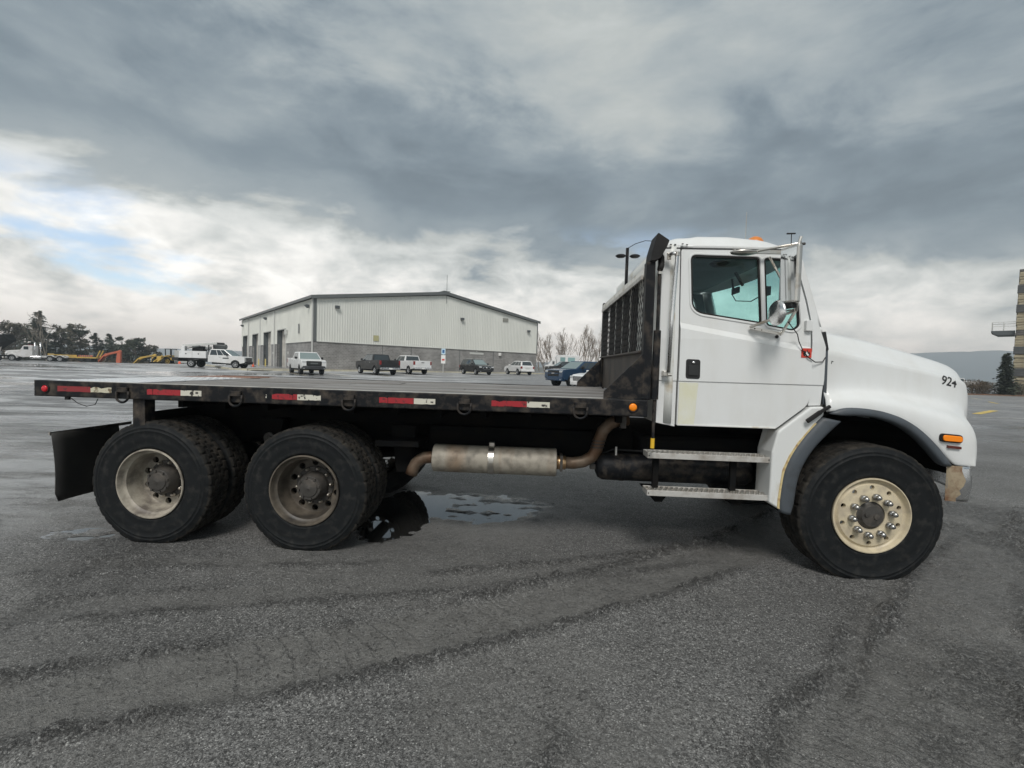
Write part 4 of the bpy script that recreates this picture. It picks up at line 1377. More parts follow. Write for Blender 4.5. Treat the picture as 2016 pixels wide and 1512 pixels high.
# roof
NR = 48
rings = []
for (du, dv, w, crown) in ((-.012, -.008, 2.648, 0), (-.018, -.014, 2.662, 0), (-.012, -.008, 2.675, 0), (.004, .008, 2.700, 0), (.03, .035, 2.742, 0), (.075, .085, 2.768, .2), (.2, .22, 2.785, .5), (.36, .55, 2.805, 1)):
    r = []
    uc, vc = (5.345 + 6.445) / 2, TW / 2
    a, b = (6.445 - 5.345) / 2 - du, (TW - 2 * (CV + .057)) / 2 - dv
    for k in range(NR):
        t = 2 * math.pi * k / NR
        c, s = math.cos(t), math.sin(t)
        e = .32
        x = uc + a * math.copysign(abs(c) ** e, c); y = vc + b * math.copysign(abs(s) ** e, s)
        z = w
        f = max(0, x - 5.75)
        z -= .155 * f * f * (1 if w > 2.68 else .15)
        # bow of the front edge over the windshield
        if x > uc: x += .15 * (1 - ((y - vc) / b) ** 2) * ss((x - uc) / .5)
        # dented rear near corner
        d = math.hypot(x - 5.40, y - .16)
        z -= .022 * math.exp(-(d / .10) ** 2) * (1 if 2.69 < w < 2.79 else 0)
        d2 = math.hypot(x - 5.56, y - .20)
        z -= .016 * math.exp(-(d2 / .07) ** 2) * (1 if 2.69 < w < 2.79 else 0)
        r.append((x, y, z))
    rings.append(r)
rm = MB()
rm.grid([r + r[:1] for r in rings])
rm.add(rings[-1], [tuple(range(NR))])
roof = rm.build('roof', M['white'], TRUCK, smooth=True)
auto_smooth(roof, 50)
MB().box(5.36, 6.42, .128, .136, 2.640, 2.650).build('drip_seam', M['black_plain'], roof)
for (u, w) in ((5.37, 2.676), (5.405, 2.67), (5.44, 2.671), (5.50, 2.676), (5.535, 2.67)):
    MB().prism(rnd([(u - .009, w - .004), (u + .008, w - .003), (u + .01, w + .004), (u - .006, w + .005)], .002, 2), .116, .122).build('rust_chip', M['hub'], roof)
bc = MB().lathe([(.085, 2.77), (.09, 2.80), (.088, 2.832)], 24, 'z', (6.43, .9, 0)).build('beacon_base', M['black_plain'], roof, smooth=True)
MB().lathe([(.086, 2.83), (.086, 2.865), (.078, 2.915), (.058, 2.948), (.025, 2.966), (.0005, 2.97)], 28, 'z', (6.43, .9, 0)).build('beacon', M['amber_dk'], roof, smooth=True)
MB().tube([(6.166, .5, 2.77), (6.166, .5, 3.07)], [.004, .0025], 6).build('antenna', M['chrome_dull'], roof)
MB().tube([(6.166, .5, 2.765), (6.166, .5, 2.80)], [.012, .008], 8).build('antenna_base', M['black_plain'], roof)

# grab bar
gb = MB().tube([(5.385, CV - .005, 2.572), (5.40, CV - .05, 2.575), (5.432, CV - .055, 2.572), (5.430, CV - .055, 2.50), (5.410, CV - .06, 2.05), (5.402, CV - .058, 1.62)], .0155, 12).build('grab_bar', M['chrome'], TRUCK, smooth=True)
MB().tube([(5.432, CV - .055, 2.585), (5.432, CV - .055, 2.555)], .021, 12).build('bar_socket', M['chrome_dull'], gb)
MB().box(5.365, 5.398, CV - .012, CV + .004, 2.535, 2.590).build('bar_flange', M['chrome_dull'], gb, bevel=.004)
MB().box(5.362, 5.398, CV - .05, CV + .004, 1.588, 1.635).build('bar_flange', M['chrome_dull'], gb, bevel=.006)
MB().tube([(5.395, CV - .058, 1.603), (5.425, CV - .058, 1.603)], .014, 10).build('bar_socket', M['chrome_dull'], gb)

# mirrors on the near door
VM = -.26
mh = MB().box(-.020, .020, -.085, .085, 2.150, 2.570).build('mirror_head', M['chrome_dull'], TRUCK, bevel=.014, seg=3)
mh.location = (6.170, VM, 0); mh.rotation_euler = (0, 0, rad(16.5))
MB().box(-.0245, -.0205, -.070, .070, 2.17, 2.55).build('mirror_glass', M['mirror'], mh)
for q in (-.05, 0, .05):
    MB().box(.021, .027, q - .008, q + .008, 2.17, 2.55).build('mirror_rib', M['chrome_dull'], mh)
ma = MB()
ma.tube([(6.225, VM, 2.605), (6.222, VM, 2.1)], .013, 10)
ma.tube([(6.0, CV - .01, 2.605), (6.05, CV - .05, 2.603), (6.215, VM, 2.59)], .010, 10)
ma.tube([(6.175, CV - .01, 2.565), (6.222, VM, 2.13)], .0095, 10)
arm = ma.build('mirror_arm', M['chrome_dull'], TRUCK, smooth=True)
MB().box(6.0, 6.33, CV - .016, CV - .001, 2.592, 2.622).build('arm_plate', M['chrome_dull'], arm, bevel=.003)
br = MB()
br.bar((6.045, CV - .015, 2.005), (6.222, VM, 2.105), .018)
br.bar((6.285, CV - .03, 1.955), (6.222, VM, 2.105), .018)
br.bar((6.045, CV - .015, 2.0), (6.29, CV - .025, 1.955), .012, .028)
brk = br.build('mirror_bracket', M['chrome_dull'], TRUCK, bevel=.003)
for k in range(4):
    t = .14 + k * .22
    MB().lathe([(.006, 0), (.005, -.004), (.0005, -.005)], 8, c=(6.045 + .245 * t, CV - .022, 2.0 - .045 * t)).build('bracket_bolt', M['hub'], brk)
MB().tube([(6.215, VM, 2.58), (6.232, VM, 2.64)], .012, 8).build('arm_cap', M['chrome_dull'], arm)
MB().tube([(6.225, VM, 2.585), (6.262, VM, 2.59)], .01, 8).build('arm_bolt', M['hub'], arm)
MB().tube([(6.13, VM, 2.66), (6.19, VM, 2.662)], .006, 6).tube([(6.165, VM, 2.58), (6.163, VM, 2.66)], .003, 5).build('wire_stub', M['black_plain'], arm)
rm_ = MB().lathe([(.001, -.008), (.05, -.006), (.085, 0.002), (.095, .014), (.092, .024), (.06, .034), (.001, .038)], 28, 'x', (0, 0, 0)).build('round_mirror', M['chrome'], TRUCK, smooth=True)
rm_.location = (6.085, VM + .02, 2.085); rm_.rotation_euler = (0, 0, rad(8))
MB().tube([(.03, 0, 0), (.09, -.01, .02), (.135, -.02, .03)], .006, 6).build('mirror_stem', M['chrome_dull'], rm_)
MB().box(-.025, .025, -.05, .05, 2.118, 2.15).build('mirror_clamp', M['black_plain'], mh, bevel=.006)
vm = MB().lathe([(.001, .014), (.06, .010), (.095, -.002), (.088, -.014), (.045, -.024), (.001, -.027)], 24, 'z').build('blind_spot_mirror', M['chrome_dull'], TRUCK, smooth=True)
vm.location = (5.945, CV - .07, 2.592); vm.scale = (1.12, .7, 1)
MB().bar((-.05, .04, .02), (-.05, .09, .03), .012).bar((.045, .04, .02), (.045, .09, .03), .012).build('mirror_mount', M['chrome_dull'], vm)
MB().tube([(6.225, VM + .1, 2.03), (6.40, CV - .05, 1.955), (6.425, CV - .03, 1.90), (6.455, CV - .035, 1.83), (6.50, CV - .035, 1.775), (6.56, CV - .03, 1.738), (6.63, CV - .01, 1.742), (6.655, CV, 1.78)], .0042, 6).build('antenna_cable', M['black_plain'], TRUCK, smooth=True)

# --- tilting hood with fenders: rows from the centre line out and down, stations from cowl to nose
ST = 11
us_top = [6.665, 6.90, 7.18, 7.45, 7.71, 7.94, 8.07, 8.15, 8.185, 8.195, 8.195]
def hood_rows():
    R = []
    cz = [2.075, 2.040, 1.995, 1.94, 1.882, 1.828, 1.792, 1.735, 1.60, 1.38, 1.06]
    R.append([(u + .05 * (i / 10), TW / 2, z + .0) for i, (u, z) in enumerate(zip(us_top, cz))])
    R.append([(u + .045 * (i / 10), .92, z - .006) for i, (u, z) in enumerate(zip(us_top, cz))])
    sh = [.20, .25, .31, .37, .43, .48, .52, .55, .57, .58, .58]       # shoulder
    R.append([(u, v + .12, z) for u, v, z in zip(us_top, sh, [2.038, 2.008, 1.966, 1.914, 1.856, 1.803, 1.768, 1.715, 1.585, 1.36, 1.05])])
    R.append([(u - .006 * i / 10, v + .035, z) for i, (u, v, z) in enumerate(zip(us_top, sh, [1.985, 1.957, 1.917, 1.867, 1.812, 1.763, 1.728, 1.682, 1.56, 1.34, 1.04]))])
    sd = [.105, .155, .215, .270, .325, .370, .405, .435, .460, .475, .48]
    us2 = [6.665, 6.90, 7.18, 7.45, 7.71, 7.92, 8.02, 8.085, 8.115, 8.125, 8.125]
    R.append([(u, v + .050, z + .004) for u, v, z in zip(us2, sd, [1.872, 1.834, 1.789, 1.744, 1.702, 1.668, 1.645, 1.600, 1.50, 1.31, 1.03])])
    R.append([(u, v - .002, z) for u, v, z in zip(us2, sd, [1.844, 1.806, 1.760, 1.715, 1.674, 1.640, 1.617, 1.575, 1.48, 1.30, 1.025])])
    R.append([(u, v - .004, z) for u, v, z in zip(us2, sd, [1.66, 1.645, 1.625, 1.595, 1.565, 1.535, 1.51, 1.47, 1.40, 1.25, 1.01])])
    foot = [(6.665, .100, 1.515), (6.9, .150, 1.53), (7.18, .208, 1.52), (7.45, .262, 1.49), (7.70, .312, 1.452), (7.90, .356, 1.418), (8.00, .385, 1.38), (8.05, .405, 1.32), (8.065, .415, 1.24), (8.07, .42, 1.14), (8.07, .42, 1.0)]
    R.append([(u, v - .002, z + .03) for u, v, z in foot])
    R.append([(u - .01, v - .022, z - .012) for u, v, z in foot])
    R.append([(6.665, .072, 1.475), (6.88, .088, 1.498), (7.14, .112, 1.486), (7.40, .138, 1.446), (7.62, .165, 1.400), (7.80, .19, 1.362), (7.89, .21, 1.315), (7.935, .225, 1.245), (7.95, .235, 1.17), (7.955, .24, 1.08), (7.955, .24, .985)])
    R.append([(6.66, .046, 1.446), (6.86, .040, 1.472), (7.11, .040, 1.457), (7.36, .044, 1.408), (7.59, .050, 1.352), (7.755, .062, 1.305), (7.84, .080, 1.250), (7.878, .095, 1.185), (7.892, .105, 1.12), (7.897, .11, 1.05), (7.897, .115, .965)])
    R.append([(6.655, .028, 1.402), (6.84, .020, 1.428), (7.08, .018, 1.410), (7.33, .016, 1.350), (7.545, .016, 1.276), (7.70, .018, 1.22), (7.785, .026, 1.165), (7.825, .038, 1.11), (7.84, .048, 1.06), (7.845, .054, 1.02), (7.845, .058, .955)])
    us7 = [6.655, 6.83, 7.06, 7.30, 7.49, 7.60, 7.66, 7.72, 7.77, 7.805, 7.815]
    R.append([(u, .016 + .001 * i, z) for i, (u, z) in enumerate(zip(us7, [1.345, 1.365, 1.345, 1.262, 1.13, 1.015, .955, .952, .952, .952, .952]))])
    R.append([(u + .003, .045, z - .006) for i, (u, z) in enumerate(zip(us7, [1.345, 1.365, 1.345, 1.262, 1.13, 1.015, .955, .952, .952, .952, .952]))])
    return R


HR = hood_rows()
allrows = HR[::-1] + [[(u, TW - v, z) for u, v, z in r] for r in HR[1:]]
ho = MB().grid(allrows).build('hood', M['white'], TRUCK, smooth=True)
ca = ho.data.attributes.new('crease_edge', 'FLOAT', 'EDGE')
nh = len(HR)
sharp = {r for r in (nh - 1 - 4, nh - 1 - 5, nh - 1 + 4, nh - 1 + 5)}
for e in ho.data.edges:
    i, j = e.vertices
    if i // ST == j // ST and i // ST in sharp and max(i % ST, j % ST) < 8:
        ca.data[e.index].value = .75
md = ho.modifiers.new('s', 'SUBSURF'); md.levels = 2; md.render_levels = 2
md = ho.modifiers.new('t', 'SOLIDIFY'); md.thickness = .012; md.offset = -1
# grille and headlamps on the nose
gr = MB().box(8.19, 8.215, .62, TW - .62, 1.06, 1.60).build('grille', M['black_plain'], TRUCK, bevel=.02)
for k in range(7):
    MB().box(8.216, 8.228, .66, TW - .66, 1.10 + k * .068, 1.13 + k * .068).build('grille_bar', M['chrome'], gr)
for v in (.33, TW - .33 - .22):
    MB().box(7.96, 8.04, v, v + .22, 1.02, 1.20).build('headlamp', M['glass_dark'], gr, bevel=.03)
# gasket between hood and cowl, wiper end
gk = MB().bar((6.668, .098, 1.84), (6.668, .085, 1.40), .02, .026).build('hood_gasket', M['flare'], ho)
MB().bar((6.640, .10, 1.985), (6.668, .095, 1.835), .03, .034).build('wiper_end', M['black_plain'], ho, bevel=.006)
# fleet number
from mathutils.bvhtree import BVHTree
bpy.context.view_layer.update()
hood_tree = BVHTree.FromObject(ho, bpy.context.evaluated_depsgraph_get())


def decal(txt, size, u, w, slope, name):
    """lettering laid onto the hood skin"""
    me = text_mesh(txt, size, 0.0)
    c, s_ = math.cos(rad(slope)), math.sin(rad(slope))
    for v in me.vertices:
        x, z = u + v.co.x * c + v.co.y * s_, w - v.co.x * s_ + v.co.y * c
        hit = hood_tree.ray_cast(Vector((x, -1, z)), Vector((0, 1, 0)))
        v.co = (x, (hit[0].y if hit[0] else .34) - .0015, z)
    return link(name, me, M['black_plain'], ho)


decal('924', .108, 7.858, 1.610, 11, 'fleet_number')
decal('r', .05, 6.735, 1.745, 11, 'badge_letter')
# grey wheel-arch flares
flo = [(6.675, 1.335), (6.74, 1.378), (6.80, 1.390), (6.95, 1.388), (7.09, 1.368), (7.22, 1.328), (7.33, 1.272), (7.43, 1.195), (7.52, 1.105), (7.59, 1.02), (7.635, .957)]
fli = [(6.76, 1.318), (6.82, 1.316), (6.95, 1.318), (7.07, 1.302), (7.18, 1.268), (7.28, 1.215), (7.37, 1.145), (7.45, 1.065), (7.52, .985), (7.565, .945)]


def strip(outer, inner, vo, name, parent):
    n = 16
    def res(p):
        d = [0]
        for a, b in zip(p[:-1], p[1:]): d.append(d[-1] + math.hypot(b[0] - a[0], b[1] - a[1]))
        o = []
        for k in range(n + 1):
            t = d[-1] * k / n
            i = max(j for j in range(len(d)) if d[j] <= t + 1e-9); i = min(i, len(p) - 2)
            f = (t - d[i]) / (d[i + 1] - d[i])
            o.append((p[i][0] + (p[i + 1][0] - p[i][0]) * f, p[i][1] + (p[i + 1][1] - p[i][1]) * f))
        return o
    A, B = res(outer), res(inner)
    rws = []
    for (a, b) in zip(A, B):
        m1 = (a[0] * .7 + b[0] * .3, a[1] * .7 + b[1] * .3); m2 = (a[0] * .25 + b[0] * .75, a[1] * .25 + b[1] * .75)
        rws.append([(a[0], vo + .03, a[1]), (a[0] * .95 + b[0] * .05, vo + .002, a[1] * .95 + b[1] * .05), (m1[0], vo - .012, m1[1]), (m2[0], vo - .014, m2[1]), (b[0], vo - .002, b[1]), (b[0], vo + .06, b[1])])
    o = MB().grid(rws).build(name, M['flare'], parent, smooth=True)
    md = o.modifiers.new('s', 'SUBSURF'); md.levels = 1; md.render_levels = 1
    md = o.modifiers.new('t', 'SOLIDIFY'); md.thickness = .01; md.offset = -1
    return o


strip(flo, fli, .012, 'fender_flare', ho)
q_o = [(6.632, 1.300), (6.54, 1.195), (6.46, 1.080), (6.40, .975), (6.355, .85), (6.338, .70), (6.330, .56), (6.338, .515)]
q_i = [(6.785, 1.268), (6.69, 1.17), (6.60, 1.065), (6.53, .955), (6.485, .845), (6.462, .72), (6.452, .585), (6.430, .500)]
M['skirt'] = mat('skirt_white', (.66, .675, .665), .4, col2=(.46, .42, .33), nscale=4.5, lo=.56, hi=.78, bump=.03, bscale=120, rough2=.6, stretch=(1.5, 1, .5))
qpoly = [(6.30, 1.170), (6.262, 1.0), (6.258, .585), (6.345, .530), (6.345, .56), (6.352, .70), (6.37, .85), (6.415, .975), (6.475, 1.08), (6.555, 1.195), (6.655, 1.315), (6.652, 1.383), (6.548, 1.378)]
qd = MB().prism(qpoly, .045, .30).build('cab_skirt', M['skirt'], TRUCK, bevel=.03, seg=3)
MB().prism([(6.352, .535), (6.352, .56), (6.372, .85), (6.417, .975), (6.477, 1.08), (6.60, 1.245), (6.582, 1.25), (6.455, 1.085), (6.395, .98), (6.348, .86), (6.322, .62), (6.322, .548)], .0385, .046).build('rusty_edge', M['rusty_edge'], qd)
strip(q_o, q_i, .028, 'skirt_flare', qd)
MB().prism([(6.34, .52), (6.40, .9), (6.62, 1.26), (6.70, 1.33), (6.70, 1.345), (6.60, 1.28), (6.37, .9), (6.31, .55)], .06, .6).build('inner_arch', M['chassis'], qd)
arch = []
for k in range(13):
    t = rad(20 + k * 11)
    arch.append((7.06 - .74 * math.cos(t) * -1, .60 + .74 * math.sin(t)))
inner = [[(u, v, w) for u, w in arch] for v in (.07, .6)]
MB().grid(inner).build('wheel_well', M['chassis'], TRUCK)
# hood latch strap
lt = MB().bar((6.500, .012, 1.262), (6.60, .004, 1.345), .022, .034).bar((6.595, .004, 1.342), (6.675, .012, 1.392), .02, .026).build('hood_latch', M['rubber_black'], ho, bevel=.006)
# side lamp and reflector on the fender
so = rnd([(7.520, 1.208), (7.690, 1.197), (7.690, 1.132), (7.520, 1.141)], .032, 6)
MB().prism(so, .004, .045).build('signal_bezel', M['rubber_black'], ho, bevel=.004)
si = rnd([(7.532, 1.198), (7.678, 1.188), (7.678, 1.142), (7.532, 1.150)], .022, 6)
MB().prism(si, -.010, .004).build('signal_lens', M['amber'], ho, bevel=.006, seg=3)
MB().prism([(7.583, 1.114), (7.684, 1.106), (7.684, 1.086), (7.583, 1.093)], .006, .04).build('reflector', M['red_dk'], ho, bevel=.002)
# bumper: wrapped steel end, rust where the chrome is gone
def bump_ring(w):
    k = .012 * math.sin((w - .67) / .28 * math.pi)
    pts = [(7.600, .035), (7.68, .012), (7.735, .006), (7.772, .028), (7.81, .09), (7.90, .26), (8.02, .45), (8.12, .8), (8.15, TW / 2)]
    pts = [(u + k * (1 if u > 7.7 else .3), v - k * (1 if u < 7.8 else 0)) for u, v in pts]
    return pts + [(u, TW - v) for u, v in reversed(pts[:-1])]
rws = [[(u, v, w) for u, v in bump_ring(w)] for w in (.675, .70, .78, .86, .93, .952)]
bu = MB().grid(rws).build('bumper', M['chrome'], TRUCK, smooth=True)
md = bu.modifiers.new('t', 'SOLIDIFY'); md.thickness = .006; md.offset = 0
rp = [(7.598, .672), (7.665, .672), (7.662, .70), (7.690, .735), (7.676, .765), (7.702, .80), (7.716, .845), (7.700, .885), (7.690, .92), (7.696, .954), (7.598, .954)]
rust = MB()
def bv(u, w): return .035 - .023 * min(1, (u - 7.600) / .08) - .004 * max(0, min(1, (u - 7.68) / .07)) - .012 * math.sin((w - .67) / .28 * math.pi) * (1.0 if u > 7.7 else .8 + 2 * (u - 7.6)) - .010
ring_o = [(u, bv(u, w), w) for u, w in rp]
cen = (7.645, bv(7.645, .81) - .001, .81)
rust.add(ring_o + [cen], [(i, (i + 1) % len(ring_o), len(ring_o)) for i in range(len(ring_o))])
ro = rust.build('rust_patch', mat('bumper_rust', (.30, .245, .165), .75, col2=(.16, .085, .045), nscale=14, lo=.45, hi=.68, bump=.2, bscale=70), bu)
md = ro.modifiers.new('t', 'SOLIDIFY'); md.thickness = .002; md.offset = 0

# ------------------------------------------------------------------ background: workshop building
def block_mat():
    m = bpy.data.materials.new('concrete_block'); m.use_nodes = True
    N, L = m.node_tree.nodes, m.node_tree.links
    b = N['Principled BSDF']; b.inputs['Roughness'].default_value = .9
    tc = N.new('ShaderNodeTexCoord'); sp = N.new('ShaderNodeSeparateXYZ'); cb = N.new('ShaderNodeCombineXYZ'); ad = N.new('ShaderNodeMath'); ad.operation = 'ADD'
    L.new(tc.outputs['Object'], sp.inputs[0]); L.new(sp.outputs[0], ad.inputs[0]); L.new(sp.outputs[1], ad.inputs[1]); L.new(ad.outputs[0], cb.inputs[0]); L.new(sp.outputs[2], cb.inputs[1])
    br = N.new('ShaderNodeTexBrick')
    br.inputs['Scale'].default_value = 1.0; br.inputs['Brick Width'].default_value = .40; br.inputs['Row Height'].default_value = .2; br.inputs['Mortar Size'].default_value = .016; br.inputs['Mortar Smooth'].default_value = .2
    br.inputs['Color1'].default_value = (.27, .265, .26, 1); br.inputs['Color2'].default_value = (.195, .19, .187, 1); br.inputs['Mortar'].default_value = (.36, .355, .345, 1)
    br.inputs['Bias'].default_value = -.1
    L.new(cb.outputs[0], br.inputs['Vector'])
    n = N.new('ShaderNodeTexNoise'); n.inputs['Scale'].default_value = .55; n.inputs['Detail'].default_value = 7; L.new(tc.outputs['Object'], n.inputs['Vector'])
    r = N.new('ShaderNodeMapRange'); r.inputs['From Min'].default_value = .3; r.inputs['From Max'].default_value = .7; r.inputs['To Min'].default_value = .72; r.inputs['To Max'].default_value = 1.2; L.new(n.outputs['Fac'], r.inputs['Value'])
    mu = N.new('ShaderNodeVectorMath'); mu.operation = 'SCALE'; L.new(br.outputs['Color'], mu.inputs[0]); L.new(r.outputs[0], mu.inputs['Scale']); L.new(mu.outputs[0], b.inputs['Base Color'])
    bp = N.new('ShaderNodeBump'); bp.inputs['Strength'].default_value = .6; bp.inputs['Distance'].default_value = .02; bp.invert = True; L.new(br.outputs['Fac'], bp.inputs['Height']); L.new(bp.outputs[0], b.inputs['Normal'])
    return m


M['block'] = block_mat()
M['siding'] = mat('metal_siding', (.70, .71, .665), .5, col2=(.64, .65, .61), nscale=.4, lo=.35, hi=.65, stretch=(1, 1, .25))
M['siding_d'] = mat('metal_siding_side', (.68, .69, .645), .5, col2=(.60, .61, .57), nscale=.4, lo=.35, hi=.65)
M['trim'] = mat('grey_trim', (.115, .125, .125), .5)
M['trim_lt'] = mat('light_trim', (.52, .53, .51), .5)
M['door_tan'] = mat('overhead_door', (.56, .535, .49), .55, col2=(.40, .38, .34), nscale=1)
M['jamb'] = mat('dark_jamb', (.075, .085, .09), .6)
BLD = empty('workshop_building', (-23.5, 54.0, .56), math.atan2(.639, .769))
tag(BLD, 'large grey metal workshop with concrete block base and four overhead doors', 'building')
GW, GD, EH, RH, BH = 35.7, 46.0, 8.60, 11.1, 3.32


def roofz(x): return EH + (RH - EH) * (1 - abs(x - GW / 2) / (GW / 2))


def corrugated(a0, a1, zb, zt, plane, inward, name, material, parent, pitch=.305, depth=.045):
    """ribbed sheet running along x (plane='x') or y; inward gives the fixed coordinate"""
    pts = []
    n = int(round((a1 - a0) / pitch))
    p = (a1 - a0) / n
    for k in range(n):
        s = a0 + k * p
        pts += [(s, 0), (s + p * .68, 0), (s + p * .76, -depth), (s + p * .92, -depth)]
    pts.append((a1, 0))
    rows = []
    for q in (0, 1):
        r = []
        for s, d in pts:
            z = zb if q == 0 else (zt(s) if callable(zt) else zt)
            r.append((s, inward + d, z) if plane == 'x' else (inward + d, s, z))
        rows.append(r)
    return MB().grid(rows).build(name, material, parent, fix=False)


corrugated(.25, GW - .12, BH + .06, lambda s: roofz(s) - .25, 'x', -.03, 'gable_siding', M['siding'], BLD)
MB().box(0, GW, 0, .25, -.3, BH).build('block_wall', M['block'], BLD)
MB().box(.28, GW - .1, -.10, -.0, BH + .002, BH + .06).build('base_flashing', M['trim_lt'], BLD)
doors = [(12.65, 17.5), (21.45, 26.6), (30.7, 35.7), (40.0, 44.7)]
DH = 5.3
edges = [.2] + [e for d in doors for e in d] + [GD]
for k in range(0, len(edges), 2):
    a, b = edges[k], edges[k + 1]
    corrugated(a, b, BH + .06, EH - .2, 'y', -.03, 'side_siding', M['siding_d'], BLD)
    MB().box(0, .25, a + (.06 if k == 0 else 0), b, -.3, BH).build('block_wall', M['block'], BLD)
    MB().box(-.09, 0, a, b, BH + .002, BH + .06).build('base_flashing', M['trim_lt'], BLD)
for (a, b) in doors:
    corrugated(a, b, DH, EH - .2, 'y', -.03, 'side_siding', M['siding_d'], BLD)
    d = MB()
    for k in range(9):
        z0 = k * DH / 9 - .05
        d.box(.62, .66, a + .05, b - .05, z0 + .012, z0 + DH / 9 - .012)
    d.box(.645, .67, a, b, -.2, DH)
    dr = d.build('overhead_door', M['door_tan'], BLD)
    MB().box(-.05, .66, b, b + .1, -.3, DH + .1).build('door_jamb', M['jamb'], dr)
    MB().box(-.05, .66, a - .1, a, -.3, DH + .1).build('door_jamb', M['trim_lt'], dr)
    MB().box(-.06, .66, a - .1, b + .1, DH + .002, DH + .13).build('door_header', M['jamb'], dr)
for t in (0.06, 18.9, 28.8, 38.6):
    MB().box(-.22, -.06, t, t + .16, -.1 if t < 1 else 0, EH - .15).build('downspout', M['trim_lt'], BLD, bevel=.02)
MB().box(-.08, .26, -.09, .0, BH + .06, EH - .1).build('corner_trim', M['trim'], BLD)
MB().box(GW - .14, GW + .06, -.09, .2, BH + .06, EH - .1).build('corner_trim', M['trim'], BLD)
MB().box(GW, GW + .04, .2, GD, -.3, EH).build('far_side_wall', M['siding_d'], BLD)
MB().box(0, GW, GD, GD + .04, -.3, EH).build('back_wall', M['siding_d'], BLD)
rf = MB()
rf.prism([(-.35, EH - .08), (GW / 2, RH + .05), (GW + .35, EH - .08), (GW + .35, EH + .12), (GW / 2, RH + .26), (-.35, EH + .12)], -.35, GD + .3)
roofb = rf.build('roof', M['trim'], BLD)
MB().prism([(-.36, EH - .30), (-.36, EH + .10), (GW / 2, RH + .24), (GW + .36, EH + .10), (GW + .36, EH - .30), (GW / 2, RH - .16)], -.39, -.352).build('gable_fascia', M['trim'], roofb)
MB().box(-.45, -.36, -.36, GD + .3, EH - .22, EH + .10).build('gutter', M['trim'], roofb)
MB().box(GW / 2 - .5, GW / 2 + .5, -.37, GD, RH + .262, RH + .34).build('ridge_cap', M['trim'], roofb)
MB().tube([(GW / 2, -.25, RH - 1.4), (GW / 2, -.25, RH + 2.6)], .03, 6).build('roof_antenna', M['trim'], roofb)


def wall_light(x, z, side):
    if side == 'g':
        MB().box(x - .25, x + .25, -.42, -.09, z - .16, z + .18).build('wall_light', M['jamb'], BLD, bevel=.03)
    else:
        MB().prism([(-.65, z + .1), (-.45, z + .22), (-.1, z + .22), (-.1, z - .15), (-.3, z - .22)], x - .15, x + .15).build('wall_light', M['jamb'], BLD, bevel=.02)


for x, z in ((2.6, 7.6), (20.6, 7.75), (33.6, 6.9)):
    wall_light(x, z, 'g')
for y, z in ((1.7, 7.55), (24.3, 7.45), (44.0, 7.3)):
    wall_light(y, z, 's')
MB().box(28.2, 29.3, -.12, -.09, 8.05, 8.62).build('wall_vent', mat('vent', (.25, .25, .22), .6), BLD)
MB().box(7.25, 7.95, -.12, -.09, BH + .5, BH + 1.2).build('wall_notice', mat('notice', (.42, .40, .22), .6), BLD)
MB().box(27.6, 28.0, -.25, -.001, BH - .65, BH - .2).build('wall_lamp', M['white_flat'], BLD, bevel=.03)
MB().box(-.12, -.09, 5.7, 6.3, 4.5, 5.7).build('wall_vent', mat('vent_side', (.2, .21, .2), .6), BLD)
MB().box(-.4, -.09, 11.6, 12.0, 4.5, 5.2).build('wall_heater', M['trim_lt'], BLD, bevel=.03)
MB().lathe([(.10, -.08), (.10, -.02), (.001, -.01)], 12, 'y', (23.4, 0, BH - .15)).box(22.2, 24.7, -.05, -.001, BH - .62, BH - .32).build('block_signboard', M['trim_lt'], BLD)
for x in (8.5, 12.6, 20.4, 26.6):
    MB().box(x, x + .06, -.02, -.001, 0, BH).build('control_joint', M['jamb'], BLD)
for k, (a, b) in enumerate(doors):
    MB().box(-.02, -.001, a - 1.4, a - .9, 1.9, 2.2).build('door_number_plate', M['trim_lt'], BLD)


def bl(x, y, z=0.0):
    c, s = .769, .639
    return (-23.5 + x * c - y * s, 54 + x * s + y * c, z)


# kerb and verge round the building
kz = [bl(-9.5, 16), bl(-9.0, -3.5), bl(-7.8, -6.0), bl(-4.8, -6.6), bl(12, -6.6), bl(30, -6.6), bl(37, -6.6)]
for a, b in zip(kz[:-1], kz[1:]):
    n = 6
    rows = [[], [], [], []]
    d = Vector((b[0] - a[0], b[1] - a[1], 0)).normalized(); nn = Vector((d.y, -d.x, 0))
    for k in range(n + 1):
        t = k / n
        p = Vector((a[0] + (b[0] - a[0]) * t, a[1] + (b[1] - a[1]) * t, 0)); z = zg(p.x, p.y)
        for r, (o, h) in zip(rows, ((.1, -.1), (.08, .14), (-.12, .15), (-.14, -.1))):
            q = p + nn * o; r.append((q.x, q.y, z + h))
    tag(MB().grid(rows).build('kerb', mat('kerb_cream', (.48, .45, .34), .8, col2=(.34, .32, .27), nscale=1.5), None), kind='structure')
vr = []
for x in np.linspace(-7.6, 40, 30):
    vr.append([(*bl(x, y)[:2], zg(*bl(x, y)[:2]) + .055) for y in (-6.5, -3, 0.2)])
tag(MB().grid(vr).build('verge', mat('dry_grass_verge', (.19, .165, .11), .9, col2=(.33, .32, .29), nscale=1.6, lo=.5, hi=.62)), kind='structure')

